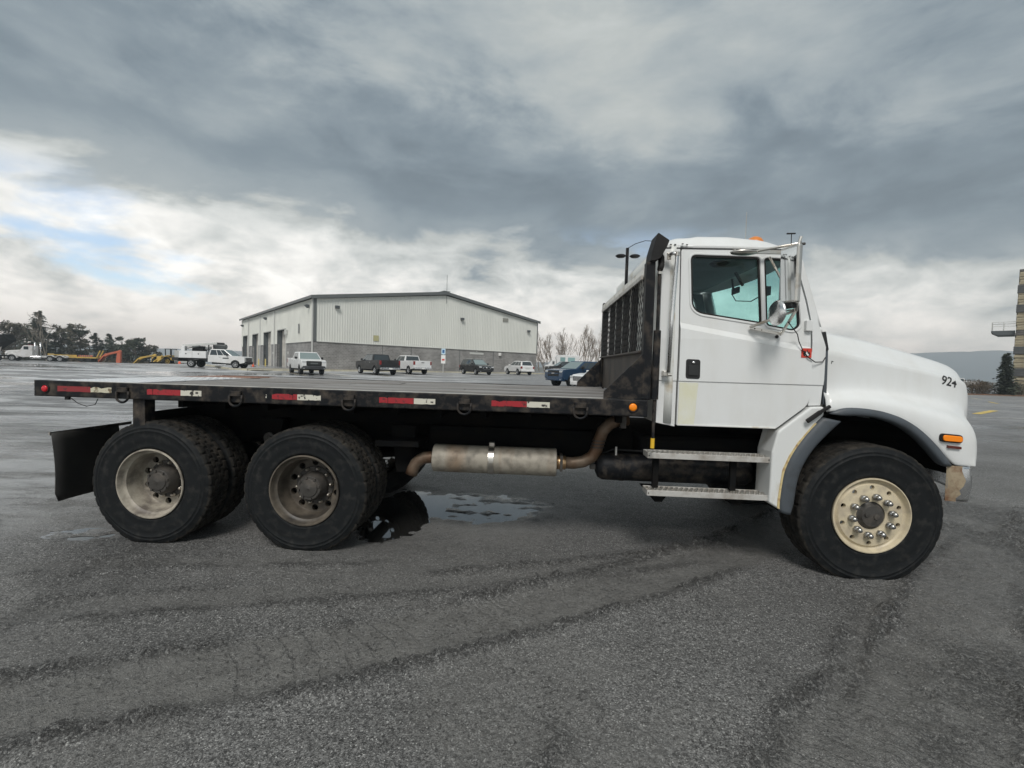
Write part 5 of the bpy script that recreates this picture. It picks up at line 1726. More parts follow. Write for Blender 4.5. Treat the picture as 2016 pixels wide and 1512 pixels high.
# bollards by the overhead doors
bol = MB().lathe([(.085, -.05), (.085, .98), (.075, 1.03), (.04, 1.06), (.001, 1.07)], 14, 'z').mesh('bollard', True)
for k, (y, w) in enumerate(((31.2, 'beside the third overhead door'), (26.3, 'at the left jamb of the second overhead door'), (22.0, 'at the right jamb of the second overhead door'), (17.4, 'at the left jamb of the nearest overhead door'))):
    p = bl(-1.6, y)
    o = link('bollard', bol, M['yellow_bollard'] if 'yellow_bollard' in M else M.setdefault('yellow_bollard', mat('bollard_yellow', (.62, .50, .14), .55, col2=(.5, .42, .2), nscale=4)))
    o.location = (p[0], p[1], zg(p[0], p[1]))
    tag(o, 'yellow steel bollard ' + w, 'bollard', 'bollards by the workshop doors')
cone = empty('traffic_cone', (*bl(-4.6, 9.5)[:2], zg(*bl(-4.6, 9.5)[:2])))
tag(cone, 'orange traffic cone standing on the tarmac left of the white pickup', 'traffic cone')
MB().lathe([(.17, .03), (.15, .06), (.10, .34), (.045, .74), (.03, .76), (.001, .76)], 16, 'z').build('cone_body', mat('cone_orange', (.72, .10, .03), .5), cone, smooth=True)
MB().lathe([(.102, .34), (.092, .42), (.085, .42)], 16, 'z').build('cone_band', M['white_flat'], cone)
MB().box(-.2, .2, -.2, .2, 0, .035).build('cone_base', M['rubber_black'], cone, bevel=.01)
sg = empty('sign_post', (-8.4, 55.4, zg(-8.4, 55.4)))
tag(sg, 'metal post with blue parking sign above a white notice in front of the block wall', 'sign')
MB().box(-.03, .03, -.02, .02, 0, 2.9).build('post', M['trim_lt'], sg)
MB().box(-.24, .24, -.04, -.022, 2.25, 2.95).build('blue_sign', mat('sign_blue', (.50, .66, .76), .5), sg)
MB().box(-.13, .13, -.05, -.042, 2.42, 2.8).build('sign_symbol', mat('sign_symbol_blue', (.03, .12, .30), .5), sg)
MB().box(-.26, .26, -.04, -.022, 1.15, 2.15).build('white_notice', M['white_flat'], sg)
MB().box(-.16, .16, -.05, -.042, 1.5, 1.7).build('notice_print', M['red_decal'], sg)

# painted lines
def line(a, b, w, material, dz=.018):
    a, b = Vector((*a, 0)), Vector((*b, 0))
    d = (b - a).normalized(); n = Vector((-d.y, d.x, 0)) * w / 2
    rows = [[], []]
    m = 8
    for k in range(m + 1):
        p = a.lerp(b, k / m)
        for r, s in zip(rows, (1, -1)):
            q = p + n * s; r.append((q.x, q.y, zg(q.x, q.y) + dz))
    tag(MB().grid(rows).build('painted_line', material), kind='structure')


for (x, y) in ((-17.1, 38.0), (-13.6, 38.6), (-10.9, 40.8), (-8.6, 42.4), (-1.9, 47.9), (-.1, 49.5), (2.0, 51.0), (-5.2, 45.4)):
    line((x - .639 * 6.5, y + .77 * 6.5), (x, y), .14, M['cream_line'])
for a, b, mt, w in (((30.2, 37.0), (62, 41.5), 'white_line', .22), ((24.5, 27.2), (36.5, 28.4), 'white_line', .2), ((21.6, 21.2), (25.2, 23.8), 'yellow_line', .3), ((33, 31), (35.0, 33.5), 'yellow_line', .2), ((39, 38), (41.6, 41.4), 'cream_line', .2), ((19.0, 19.4), (40, 20.6), 'white_line', .13), ((50, 48), (56, 50), 'cream_line', .2), ((47, 45.5), (50, 51), 'cream_line', .2)):
    line(a, b, w, M[mt], .012)

# ------------------------------------------------------------------ vehicles (local frame: x forward, y left, z up)
def tyre_simple(r, w):
    return MB().lathe([(r * .60, 0), (r * .64, -.01), (r * .92, -.012), (r, .03), (r, w - .03), (r * .92, w + .012), (r * .64, w + .01), (r * .60, w)], 28).mesh('car_tyre', True)


def rim_simple(r, style=5):
    mb = MB().lathe([(r * .61, .012), (r * .62, -.004), (r * .56, .0), (r * .53, .03), (r * .50, .085)], 24)
    for k in range(style):
        a = 2 * math.pi * k / style + .3
        for da in (-.16, .16):
            mb.bar((r * .12 * math.cos(a), .016, r * .12 * math.sin(a)), (r * .56 * math.cos(a + da), .008, r * .56 * math.sin(a + da)), r * .07, .02, up=(0, 1, 0))
    mb.lathe([(r * .16, .03), (r * .15, .002), (.001, -.002)], 14)
    return mb.mesh('rim')


WH = {}
def wheel_set(root, xs, half, r, w, rimmat, style=5, z=None):
    key = (r, w, style)
    if key not in WH:
        WH[key] = (tyre_simple(r, w), rim_simple(r, style), MB().lathe([(r * .52, .09), (.001, .09)], 20).mesh('back'))
    T, Rm, Bk = WH[key]
    for x in xs:
        for s in (1, -1):
            wl = link('wheel', T, M['rubber'], root)
            wl.location = (x, s * half, z or r)
            if s > 0: wl.rotation_euler = (0, 0, math.pi)
            rm = bpy.data.objects.new('rim', Rm); COL.objects.link(rm); rm.parent = wl
            if not Rm.materials: Rm.materials.append(rimmat)
            rm.material_slots[0].link = 'OBJECT'; rm.material_slots[0].material = rimmat
            link('brake_disc', Bk, M['chassis'], wl)


def arc_cut(cx, cz, r, z0, n=9):
    """points of a wheel arch walked from rear to front"""
    a0 = math.asin(max(-1, min(1, (z0 - cz) / r)))
    return [(cx + r * math.cos(t), cz + r * math.sin(t)) for t in [math.pi - a0 - (math.pi - 2 * a0) * k / n for k in range(n + 1)]]


def body_prism(root, top, sill, axles, rw, half, material, name='body', bevel=.07):
    """side outline: top points from rear to front; wheel arches cut from the sill"""
    low = [(top[0][0] + .02, sill + .12)]
    for ax in sorted(axles):
        low += arc_cut(ax, rw, rw * 1.18, sill)
    low += [(top[-1][0] - .03, sill + .12)]
    poly = top[::-1] + low
    return MB().prism(poly, -half, half).build(name, material, root, bevel=bevel, seg=3, angle=50)


def greenhouse(root, xb0, xt0, xt1, xb1, zb, zt, hb, ht, paint, glass, glass_f, split, pillar=.10):
    """cabin top: base x range at zb, roof x range at zt, half widths hb, ht; split = x of pillars between side windows"""
    v = [(xb0, -hb, zb), (xb1, -hb, zb), (xb1, hb, zb), (xb0, hb, zb), (xt0, -ht, zt), (xt1, -ht, zt), (xt1, ht, zt), (xt0, ht, zt)]
    cabo = MB().add(v, [(0, 3, 2, 1), (4, 5, 6, 7), (0, 1, 5, 4), (1, 2, 6, 5), (2, 3, 7, 6), (3, 0, 4, 7)]).build('cabin', paint, root, bevel=.06, seg=3)

    def quad(a, b, c, d, u0, u1, w0, w1, off, material, nm):
        a, b, c, d = map(Vector, (a, b, c, d))          # a-b bottom, d-c top
        n = (b - a).cross(d - a).normalized()
        P = []
        for (u, w) in ((u0, w0), (u1, w0), (u1, w1), (u0, w1)):
            P.append((a.lerp(b, u)).lerp(d.lerp(c, u), w))
        cen = sum(P, Vector()) / 4
        if n.dot(cen - Vector(((xb0 + xb1) / 2, 0, (zb + zt) / 2))) < 0: n = -n
        pts = [p + n * off for p in P] + [p - n * .02 for p in P]
        MB().add(pts, [(0, 1, 2, 3), (7, 6, 5, 4), (0, 4, 5, 1), (1, 5, 6, 2), (2, 6, 7, 3), (3, 7, 4, 0)]).build(nm, material, cabo)
    quad(v[1], v[2], v[6], v[5], .05, .95, .06, .90, .008, glass_f, 'windshield')
    quad(v[0], v[3], v[7], v[4], .08, .92, .14, .88, .008, glass, 'rear_window')
    for s in (0, 1):
        A = (v[0], v[1], v[5], v[4]) if s == 0 else (v[3], v[2], v[6], v[7])
        cuts = [.05] + list(split) + [.94]
        for c0, c1 in zip(cuts[:-1], cuts[1:]):
            quad(*A, c0 + .015, c1 - .015, .10, .86, .008, glass, 'side_window')
    return cabo


def finish_front(root, xf, half, zg0, zg1, style, paint, chrome, lampz, bump):
    g = MB().box(xf - .04, xf + .035, -half * .62, half * .62, zg0, zg1).build('grille', M['black_plain'], root, bevel=.03)
    if style == 'bar':
        MB().box(xf + .03, xf + .05, -half * .60, half * .60, (zg0 + zg1) / 2 - .04, (zg0 + zg1) / 2 + .05).build('grille_bar', paint, g)
        MB().prism([(-.16, -.03), (.16, -.03), (.19, .03), (-.13, .03)], xf + .052, xf + .062, 'x').build('emblem', M['chrome'], g).location = (0, 0, (zg0 + zg1) / 2 + .01)
    elif style == 'oval':
        MB().lathe([(.44, 0), (.50, .02), (.52, .05), (.44, .06)], 28, 'x').build('grille_surround', M['chrome'], g).location = (xf + .01, 0, (zg0 + zg1) / 2)
        g.children[-1].scale = (1, 1, (zg1 - zg0) * 1.05)
        MB().lathe([(.09, 0), (.07, .02), (.001, .025)], 16, 'x').build('emblem', M['chrome'], g).location = (xf + .05, 0, (zg0 + zg1) / 2 + .04)
    elif style == 'slats':
        for k in range(4):
            z = zg0 + .05 + k * (zg1 - zg0 - .1) / 3
            MB().box(xf + .03, xf + .045, -half * .55, half * .55, z - .012, z + .012).build('grille_bar', chrome, g)
    else:
        MB().box(xf + .03, xf + .055, -half * .50, half * .50, zg0 + .06, zg1 - .06).build('grille_inset', M['interior_dk'], g, bevel=.02)
        MB().box(xf + .055, xf + .07, -half * .3, half * .3, (zg0 + zg1) / 2 - .05, (zg0 + zg1) / 2 + .05).build('grille_badge', M['trim'], g)
    for s in (-1, 1):
        MB().box(xf - .22, xf + .02, s * half * .80 - half * .16, s * half * .80 + half * .17, lampz - .075, lampz + .075).build('headlight', M['headlamp'], root, bevel=.03)
        MB().box(xf - .02, xf + .05, s * half * .74 - .10, s * half * .74 + .10, zg0 - .26, zg0 - .18).build('fog_lamp', M['headlamp'], root, bevel=.02)
    b = MB().prism([(-half, xf - .28), (-half * .93, xf + .02), (-half * .5, xf + .10), (half * .5, xf + .10), (half * .93, xf + .02), (half, xf - .28)], bump[0], bump[1], 'z')
    b.v = [(y, x, z) for x, y, z in b.v]
    b.build('front_bumper', bump[2], root, bevel=.05)


def finish_rear(root, xr, half, z0, z1, lamp_w, bumper_mat, zb, plate=True):
    for s in (-1, 1):
        MB().box(xr - .015, xr + .14, s * (half - lamp_w / 2 + .012) - lamp_w / 2, s * (half - lamp_w / 2 + .012) + lamp_w / 2, z0, z1).build('tail_light', M['tail'], root, bevel=.02)
    MB().box(xr - .13, xr + .10, -half * .98, half * .98, zb, zb + .19).build('rear_bumper', bumper_mat, root, bevel=.04)
    if plate:
        MB().box(xr - .142, xr - .131, -.16, .16, zb + .03, zb + .16).build('number_plate', M['white_flat'], root)


def mirrors(root, x, half, z, material):
    for s in (-1, 1):
        MB().box(x - .06, x + .08, s * (half + .14) - .10, s * (half + .14) + .10, z - .08, z + .12).build('wing_mirror', material, root, bevel=.04)


M['headlamp'] = mat('car_headlamp', (.55, .57, .58), .12, .3, spec=.8)
M['tail'] = mat('car_taillight', (.20, .012, .012), .2)
M['car_white'] = mat('car_white', (.68, .69, .69), .3, coat=.4, col2=(.60, .60, .59), nscale=1.2)
M['car_black'] = mat('car_black', (.006, .0065, .008), .25, coat=.35, col2=(.012, .012, .0125), nscale=1.4)
M['car_dark'] = mat('car_graphite', (.011, .0115, .013), .28, coat=.3, col2=(.02, .02, .021), nscale=1.5)
M['car_blue'] = mat('car_blue', (.010, .036, .082), .25, coat=.4, col2=(.018, .042, .078), nscale=1.5)
M['rim_silver'] = mat('alloy', (.55, .56, .57), .3, .8)
M['rim_dark'] = mat('alloy_dark', (.06, .06, .065), .4, .5)
M['bed'] = mat('bed_liner', (.03, .03, .031), .8)


def pickup(name, label, loc, heading, paint, grille='bar', bump_f=None, bump_r=None, rims='rim_silver', L=5.85, cab_len=2.0, group=None, scale=1.0, bed=True, H=1.90, front_trim=None):
    root = empty(name, (loc[0], loc[1], zg(loc[0], loc[1])), heading)
    tag(root, label, 'pickup truck', group)
    half = 1.0
    xr, xf = -L / 2, L / 2
    axr, axf = xr + 1.22, xf - .95
    r = .405
    bed_x1 = xr + L - 2.05 - cab_len + .05 if bed else xr
    zb = 1.30
    top = [(xr, .62), (xr, zb + .09 if bed else zb), (bed_x1, zb + .09 if bed else zb), (bed_x1 + .02, zb), (xf - 1.35, zb), (xf - .75, zb - .02), (xf - .16, zb - .07), (xf, zb - .18), (xf + .02, .72)]
    if not bed:
        top = [(xr, .62), (xr, zb), (xf - 1.35, zb), (xf - .75, zb - .02), (xf - .16, zb - .07), (xf, zb - .18), (xf + .02, .72)]
    body_prism(root, top, .50, (axr, axf) if bed else (axf,), r, half, paint)
    wb = xf - 1.25
    x0 = bed_x1 + .02 if bed else xr
    greenhouse(root, x0 + .02, x0 + .16, wb - .95, wb, zb - .01, H, half * .95, half * .76, paint, M['autoglass'], M['autoglass_lt'], [.40, .66] if cab_len > 1.8 else [.55])
    if bed:
        MB().box(xr + .10, bed_x1 - .08, -half + .13, half - .13, zb + .091, zb + .097).build('bed_liner', M['bed'], root)
        MB().box(xr - .012, xr + .02, -half * .80, half * .80, .72, zb + .05).build('tailgate', paint, root, bevel=.03)
        MB().box(xr - .026, xr - .012, -.16, .16, zb - .14, zb - .07).build('tailgate_handle', M['black_plain'], root)
        finish_rear(root, xr, half, zb - .34, zb + .04, .17, bump_r or M['chrome'], .52)
    finish_front(root, xf, half, .76, zb - .13, grille, paint, M['chrome'], zb - .20, (.46, .76, bump_f or paint))
    mirrors(root, wb - .52, half * .94, zb + .10, front_trim or M['black_plain'])
    for x in ((wb - 1.25, wb - 2.3) if cab_len > 1.8 else (wb - 1.25,)):
        for s in (-1, 1):
            MB().box(x - .10, x + .10, s * (half + .005) - .02, s * (half + .005) + .02, zb - .16, zb - .12).build('door_handle', M['chrome'], root, bevel=.01)
    MB().box(axr + .6, axf - .6, -half * 1.03, half * 1.03, .36, .42).build('running_board', M['black_plain'], root, bevel=.02)
    MB().box(xr + .2, xf - .2, -half * .6, half * .6, .42, .6).build('underbody', M['chassis'], root)
    wheel_set(root, (axr, axf) if bed else (axf,), half - .02, r, .26, M[rims])
    return root


def suv(name, label, loc, heading, paint, grille='oval', L=4.9, H=1.74, group=None, rims='rim_silver', W=.95):
    root = empty(name, (loc[0], loc[1], zg(loc[0], loc[1])), heading)
    tag(root, label, 'car', group)
    xr, xf = -L / 2, L / 2
    axr, axf = xr + .95, xf - .92
    r = .36
    zb = 1.13
    top = [(xr - .02, .60), (xr, zb - .08), (xr + .06, zb), (xf - 1.4, zb + .01), (xf - .8, zb - .02), (xf - .25, zb - .11), (xf - .02, zb - .26), (xf + .02, .58)]
    body_prism(root, top, .40, (axr, axf), r, W, paint, bevel=.09)
    wb = xf - 1.18
    greenhouse(root, xr + .08, xr + .40, wb - 1.05, wb, zb - .02, H, W * .93, W * .70, paint, M['autoglass'], M['autoglass_lt'], [.27, .58])
    finish_rear(root, xr - .01, W, zb - .34, zb - .06, .22, paint, .44)
    finish_front(root, xf, W, .62, zb - .22, grille, paint, M['chrome'], zb - .26, (.34, .58, paint))
    mirrors(root, wb - .45, W * .92, zb + .07, paint)
    MB().box(xr - .03, xr + .0, -.3, .3, zb - .32, zb - .22).build('tailgate_trim', M['trim_lt'], root)
    for s in (-1, 1):
        MB().box(xr + 1.0, wb - 1.2, s * W * .60 - .02, s * W * .60 + .02, H + .012, H + .05).build('roof_rail', M['trim_lt'], root, bevel=.01)
        for x in (wb - 1.2, wb - 2.1):
            MB().box(x - .09, x + .09, s * W - .02, s * (W + .002) + .02, zb - .13, zb - .09).build('door_handle', M['chrome'] if paint is not M['car_white'] else paint, root, bevel=.01)
    MB().box(xr + .2, xf - .2, -W * .7, W * .7, .30, .45).build('underbody', M['chassis'], root)
    wheel_set(root, (axr, axf), W - .02, r, .23, M[rims])
    return root


TO_WALL = math.atan2(.77, -.639)
OUT = math.atan2(-.77, .639)
PG = 'vehicles parked along the workshop'
pickup('pickup_truck', 'white crew cab pickup with black grille and hood scoop facing out beside the workshop corner', (-18.6, 41.2), OUT - .05, M['car_white'], 'mesh', M['rim_dark'], M['rim_dark'], 'rim_dark', 5.8, 2.0, PG, H=1.95)
pickup('pickup_truck', 'dark graphite pickup with chrome rear bumper backed towards us at the block wall', (-13.2, 44.6), TO_WALL, M['car_dark'], 'slats', None, M['chrome'], 'rim_silver', 5.9, 2.05, PG, H=1.94)
pickup('pickup_truck', 'white pickup with tailgate towards us next to the dark graphite pickup', (-11.0, 48.8), TO_WALL, M['car_white'], 'slats', None, M['chrome'], 'rim_silver', 5.85, 1.7, PG, H=1.92)
suv('sport_utility_vehicle', 'black sport utility vehicle with oval chrome grille facing out from the block wall', (-4.2, 53.0), OUT - .13, M['car_black'], 'oval', 5.0, 1.76, PG)
suv('sport_utility_vehicle', 'white sport utility vehicle seen from the rear at the right end of the workshop', (.8, 58.6), TO_WALL - .2, M['car_white'], 'slats', 4.6, 1.73, PG)
pickup('pickup_truck', 'black pickup with long cab standing beyond the right corner of the workshop', (8.0, 67.5), math.atan2(-.25, -.97), M['car_black'], 'slats', None, M['chrome'], 'rim_dark', 6.2, 2.0, H=1.95)
pickup('pickup_truck', 'dark blue pickup with emblem bar grille parked behind the flatbed gusset', (5.35, 33.7), math.atan2(-.50, -.78), M['car_blue'], 'bar', M['car_blue'], M['chrome'], 'rim_silver', 5.85, 2.0, H=1.88)
suv('sport_utility_vehicle', 'white sport utility vehicle half hidden behind the steel gusset beside the blue pickup', (6.3, 30.5), math.atan2(-.50, -.78), M['car_white'], 'slats', 4.8, 1.76)
pickup('pickup_truck', 'white pickup far off beyond the truck hood with its red tail light showing', (76.5, 79.0), math.atan2(.35, -.94), M['car_white'], 'bar', None, M['black_plain'], 'rim_dark', 5.9, 2.0)

# white box van behind the black pickup
bv_ = empty('box_truck', (9.0, 84.0, zg(9, 84)), rad(185))
tag(bv_, 'white high-roofed van with pale windows standing behind the black pickup', 'van')
MB().prism([(-3, .5), (-3, 3.35), (.8, 3.35), (1.1, 3.0), (1.2, .5)], -1.15, 1.15).build('box_body', M['car_white'], bv_, bevel=.06)
MB().prism([(1.22, .5), (1.22, 2.5), (1.7, 2.45), (2.3, 1.6), (3.0, 1.45), (3.1, .5)], -1.0, 1.0).build('cab', M['car_white'], bv_, bevel=.06)
MB().box(-2.2, -.9, 1.151, 1.165, 2.2, 2.95).build('side_window', mat('pale_teal_glass', (.22, .36, .36), .2), bv_)
MB().box(-.4, .5, 1.151, 1.165, 2.2, 2.95).build('side_window', mat('pale_teal_glass_b', (.18, .30, .30), .2), bv_)
MB().box(1.5, 1.9, 1.002, 1.012, 1.6, 2.2).build('cab_window', M['autoglass'], bv_)
wheel_set(bv_, (-1.7, 2.1), 1.05, .42, .26, M['rim_silver'])

# service truck with crane
sv = pickup('service_truck', 'white crew cab service truck with tool bins and folded crane boom left of the workshop', (-30.4, 49.4), rad(5), M['car_white'], 'slats', M['black_plain'], None, 'rim_silver', 3.7, 2.3, None, H=2.0, bed=False)
sv['category'] = 'service truck'
MB().box(-5.2, -1.95, -.45, .45, .62, .80).build('frame', M['chassis'], sv)
for s in (-1, 1):
    b = MB().box(-4.75, -1.98, s * .82 - .24, s * .82 + .24, .98, 1.72).build('tool_bin', M['car_white'], sv, bevel=.03)
    for x in (-4.0, -2.75):
        MB().lathe([(.07, 0), (.06, -.02), (.001, -.02)], 12, 'y', (x, -1.06, 1.42)).build('bin_latch', M['trim'], b)
    for x in (-4.72, -3.38, -2.0):
        MB().box(x - .008, x + .008, s * 1.06 - .004, s * 1.06 + .004, 1.02, 1.68).build('bin_seam', M['trim'], b)
MB().box(-5.1, -1.95, -.58, .58, .82, 1.0).build('bed_floor', M['black_plain'], sv)
MB().box(-5.45, -4.76, -1.02, 1.02, .72, .98).build('rear_deck', M['black_plain'], sv, bevel=.03)
cr = MB().box(-4.70, -4.30, -.75, -.30, 1.72, 2.25).build('crane_base', M['car_white'], sv, bevel=.05)
MB().bar((-4.6, -.5, 2.25), (-1.2, -.4, 2.62), .26, .24).build('crane_boom', M['trim_lt'], cr, bevel=.03)
MB().bar((-1.3, -.4, 2.60), (-.5, -.4, 2.58), .16, .22).build('boom_tip', M['black_plain'], cr, bevel=.03)
MB().tube([(-4.35, -.62, 1.95), (-2.9, -.55, 2.28)], .07, 8).build('boom_cylinder', M['trim'], cr)
MB().box(-3.9, -2.75, -.2, .6, 1.0, 2.28).build('compressor', M['black_plain'], sv, bevel=.06)
MB().lathe([(.001, -2.6), (.2, -2.58), (.22, -2.5), (.22, -2.2), (.2, -2.12), (.001, -2.1)], 16, 'x', (0, .1, 2.1)).build('gas_bottle', M['white_flat'], sv)
MB().lathe([(.001, -1.9), (.25, -1.85), (.30, -1.7), (.30, -.75), (.25, -.6), (.001, -.55)], 18, 'x', (0, .2, 2.28)).build('hose_reel', M['trim'], sv)
for x in (-2.05, -1.55):
    MB().box(x - .04, x + .04, -.5, -.4, 1.7, 2.55).build('boom_rest', M['black_plain'], sv)
MB().box(-.35, .25, -1.012, -1.002, .98, 1.12).build('door_badge', M['trim'], sv)
wheel_set(sv, (-3.55,), .98, .42, .28, M['rim_silver'])

# ------------------------------------------------------------------ far left: parked plant
def zfar(y): return 0.0 if y < 97 else -3.4 * ss((y - 97) / 7)


M['tr_white'] = mat('tractor_white', (.66, .66, .66), .35, col2=(.5, .49, .47), nscale=1.4)
tr_ = empty('tractor_unit', (-88.4, 84.5, 0), math.atan2(-.42, -.90))
tag(tr_, 'white conventional tractor unit with twin chrome exhaust stacks far off on the left', 'truck')
MB().prism([(1.4, .75), (1.4, 2.05), (3.2, 1.85), (3.5, 1.7), (3.55, .75)], -.80, .80).build('hood', M['tr_white'], tr_, bevel=.12, seg=3)
MB().prism([(-.2, .7), (-.2, 2.85), (.85, 2.85), (1.1, 2.75), (1.45, 2.05), (1.45, .7)], -1.1, 1.1).build('cab', M['tr_white'], tr_, bevel=.08)
MB().prism([(1.115, 2.70), (1.43, 2.10), (1.45, 2.10), (1.135, 2.70)], -.95, .95).build('windshield', M['autoglass'], tr_)
for s in (-1, 1):
    MB().box(.35, 1.0, s * 1.102 - .012, s * 1.102 + .012, 2.1, 2.65).build('side_window', M['autoglass'], tr_)
    MB().tube([(-.5, s * 1.0, .9), (-.5, s * 1.0, 3.5)], .11, 10).build('exhaust_stack', M['chrome'], tr_, smooth=True)
    MB().prism([(x, z) for x, z in arc_cut(2.6, .52, .78, .55)] + [(x, z) for x, z in reversed(arc_cut(2.6, .52, .66, .55))], s * 1.0 - .25, s * 1.0 + .2).build('fender', M['tr_white'], tr_)
    for x in (-2.6, -3.95):
        MB().prism([(q, z) for q, z in arc_cut(x, .52, .68, .85)] + [(q, z) for q, z in reversed(arc_cut(x, .52, .60, .85))], s * .95 - .3, s * .95 + .3).build('mud_guard', M['tr_white'], tr_)
    MB().lathe([(.001, -1.4), (.30, -1.38), (.32, -1.3), (.32, .1), (.30, .18), (.001, .2)], 18, 'x', (0, s * .95, .72)).build('fuel_tank', M['chrome'], tr_, smooth=True)
    MB().box(3.3, 3.5, s * .9 - .14, s * .9 + .14, 1.15, 1.4).build('headlight', M['headlamp'], tr_, bevel=.03)
MB().box(3.56, 3.66, -.55, .55, .85, 1.75).build('grille', M['chrome_dull'], tr_, bevel=.04)
MB().box(3.6, 3.85, -1.15, 1.15, .42, .80).build('bumper', M['chrome_dull'], tr_, bevel=.05)
MB().box(-4.6, 1.4, -.42, .42, .72, .98).build('frame', M['tr_white'], tr_)
MB().prism([(-3.9, 1.0), (-2.4, 1.0), (-2.5, 1.2), (-3.8, 1.2)], -.5, .5).build('fifth_wheel', M['chassis'], tr_)
lb = MB().box(.3, .5, -.8, .8, 2.87, 3.0)
lb.build('roof_light_bar', M['tail'], tr_)
wheel_set(tr_, (2.6,), 1.08, .52, .28, M['rim_silver'], 6)
wheel_set(tr_, (-2.6, -3.95), 1.15, .52, .5, M['rim_silver'], 6)

M['plant_yellow'] = mat('plant_yellow', (.55, .36, .06), .55, col2=(.40, .28, .09), nscale=1.2)
M['plant_orange'] = mat('plant_orange', (.55, .115, .05), .5, col2=(.42, .11, .06), nscale=.9)
tl = empty('lowboy_trailer', (-87.2, 90.3, 0), math.atan2(-.42, -.90))
tag(tl, 'yellow lowboy trailer with upright ramps behind the white tractor unit', 'trailer')
MB().prism([(2.6, 1.15), (3.0, 1.5), (3.0, 1.2), (2.2, .75), (-4.2, .75), (-4.2, 1.0), (1.9, 1.0)], -1.2, 1.2).build('deck', M['plant_yellow'], tl)
for s in (-1, 1):
    MB().bar((-4.2, s * .8, .9), (-4.75, s * .8, 2.35), .35, .14).build('ramp', M['plant_yellow'], tl)
    MB().box(-.5, 2.0, s * 1.15 - .05, s * 1.15 + .05, 1.0, 1.35).build('side_rack', M['plant_yellow'], tl)
wheel_set(tl, (-3.0, -1.9), 1.15, .48, .4, M['rim_dark'], 6)
gb_ = empty('grapple_bucket', (-85.6, 92.0, 0), rad(-12))
tag(gb_, 'dark steel slatted grapple lying between the trailer and the orange boom', 'bucket')
MB().prism([(-1.6, .1), (1.9, .1), (1.2, 1.1), (-1.5, .9)], -.1, .7).build('back_plate', M['chassis'], gb_, bevel=.04)
for k in range(6):
    x = -1.3 + k * .5
    MB().bar((x, -.15, .15), (x - .35, -.25, 1.35), .12, .1).build('tine', mat('tine_steel', (.16, .14, .12), .6) if k == 0 else bpy.data.materials['tine_steel'], gb_)


def excavator(name, label, X, Yy, paint, k, mirror=False):
    root = empty(name, (X, Yy, zfar(Yy)))
    tag(root, label, 'excavator')
    up = -zfar(Yy)
    P = [(0, .35), (.25, .10), (.55, .2), (1.5, 1.35), (2.1, 1.80), (4.3, 2.32), (4.75, 2.35), (4.80, 2.10), (4.45, 1.95), (2.5, 1.45), (1.9, 1.05), (.95, .15), (.75, 0.0)]
    P = [(a * k, b * k + up - .1) for a, b in P]
    MB().prism(P, -.28, .28).build('boom', paint, root, bevel=.05)
    MB().prism([(4.05 * k, 1.0 * k + up - .9), (4.30 * k, 2.15 * k + up), (4.75 * k, 2.42 * k + up), (4.98 * k, 2.2 * k + up), (4.92 * k, .1 + up), (4.70 * k, -.6 + up), (4.25 * k, -.6 + up)], -.22, .22).build('stick', paint, root, bevel=.05)
    MB().tube([(2.2 * k, -.36, 1.95 * k + up - .1), (4.3 * k, -.36, 2.42 * k + up - .05)], .08, 8).build('stick_cylinder', M['chassis'], root)
    MB().tube([(.9 * k, -.36, .0 + up), (1.9 * k, -.36, 1.2 * k + up - .1)], .08, 8).build('boom_cylinder', M['chassis'], root)
    MB().box(-2.8, .3, -1.2, 1.2, 1.0, 2.3).build('upper_body', paint, root, bevel=.12)
    MB().box(-.6, .5, -1.1, -.1, 1.2, 2.9).build('cab', M['autoglass'], root, bevel=.1)
    for s in (-1, 1):
        MB().prism(rnd([(-2.4, .02), (1.6, .02), (1.8, .45), (1.5, .85), (-2.3, .85), (-2.6, .45)], .2, 3), s * 1.1 - .28, s * 1.1 + .28).build('track', M['chassis'], root)


excavator('excavator', 'orange excavator whose boom and stick show above the far edge of the yard', -90.6, 99.5, M['plant_orange'], 1.10)
excavator('excavator', 'yellow excavator with low folded boom beside the orange one', -84.8, 101.5, M['plant_yellow'], 1.15)
bpy.data.objects['excavator.001'].scale = (1, 1, .86)

ld = empty('wheel_loader', (-60.8, 80.5, 0), rad(-90 - 10))
tag(ld, 'yellow wheel loader with open black cab frame facing us left of the service truck', 'loader')
MB().prism([(-2.6, .9), (-2.6, 1.7), (-.4, 1.85), (-.2, .9)], -.6, .6).build('rear_body', M['plant_yellow'], ld, bevel=.1)
MB().box(-.1, 1.6, -.45, .45, .7, 1.6).build('front_frame', M['plant_yellow'], ld, bevel=.08)
for s in (-1, 1):
    MB().bar((.5, s * .38, 1.65), (2.2, s * .38, .5), .2, .3).build('lift_arm', M['plant_yellow'], ld, bevel=.03)
    for x in (-.3, -1.3):
        MB().box(x - .06, x + .06, -.68 + (s + 1) * .62 - .05, -.68 + (s + 1) * .62 + .05, 1.5, 2.85).build('cab_post', M['black_plain'], ld)
    MB().box(-1.6, 1.8, s * 1.02 - .25, s * 1.02 + .25, 1.42, 1.5).build('mud_guard', M['chassis'], ld)
MB().box(-1.4, -.2, -.75, .62, 2.85, 2.95).build('cab_roof', M['black_plain'], ld)
MB().box(-1.3, -.3, -.6, .5, 1.3, 1.75).build('cab_tub', M['black_plain'], ld)
MB().box(1.8, 2.3, -1.3, 1.3, .12, .6).build('bucket', M['chassis'], ld, bevel=.05)
wheel_set(ld, (1.1, -1.7), 1.22, .72, .45, M['plant_yellow'], 6)
bx = empty('box_trailer', (-59.0, 82.5, 0), rad(8))
tag(bx, 'pale grey box trailer with dark end behind the service truck tail', 'trailer')
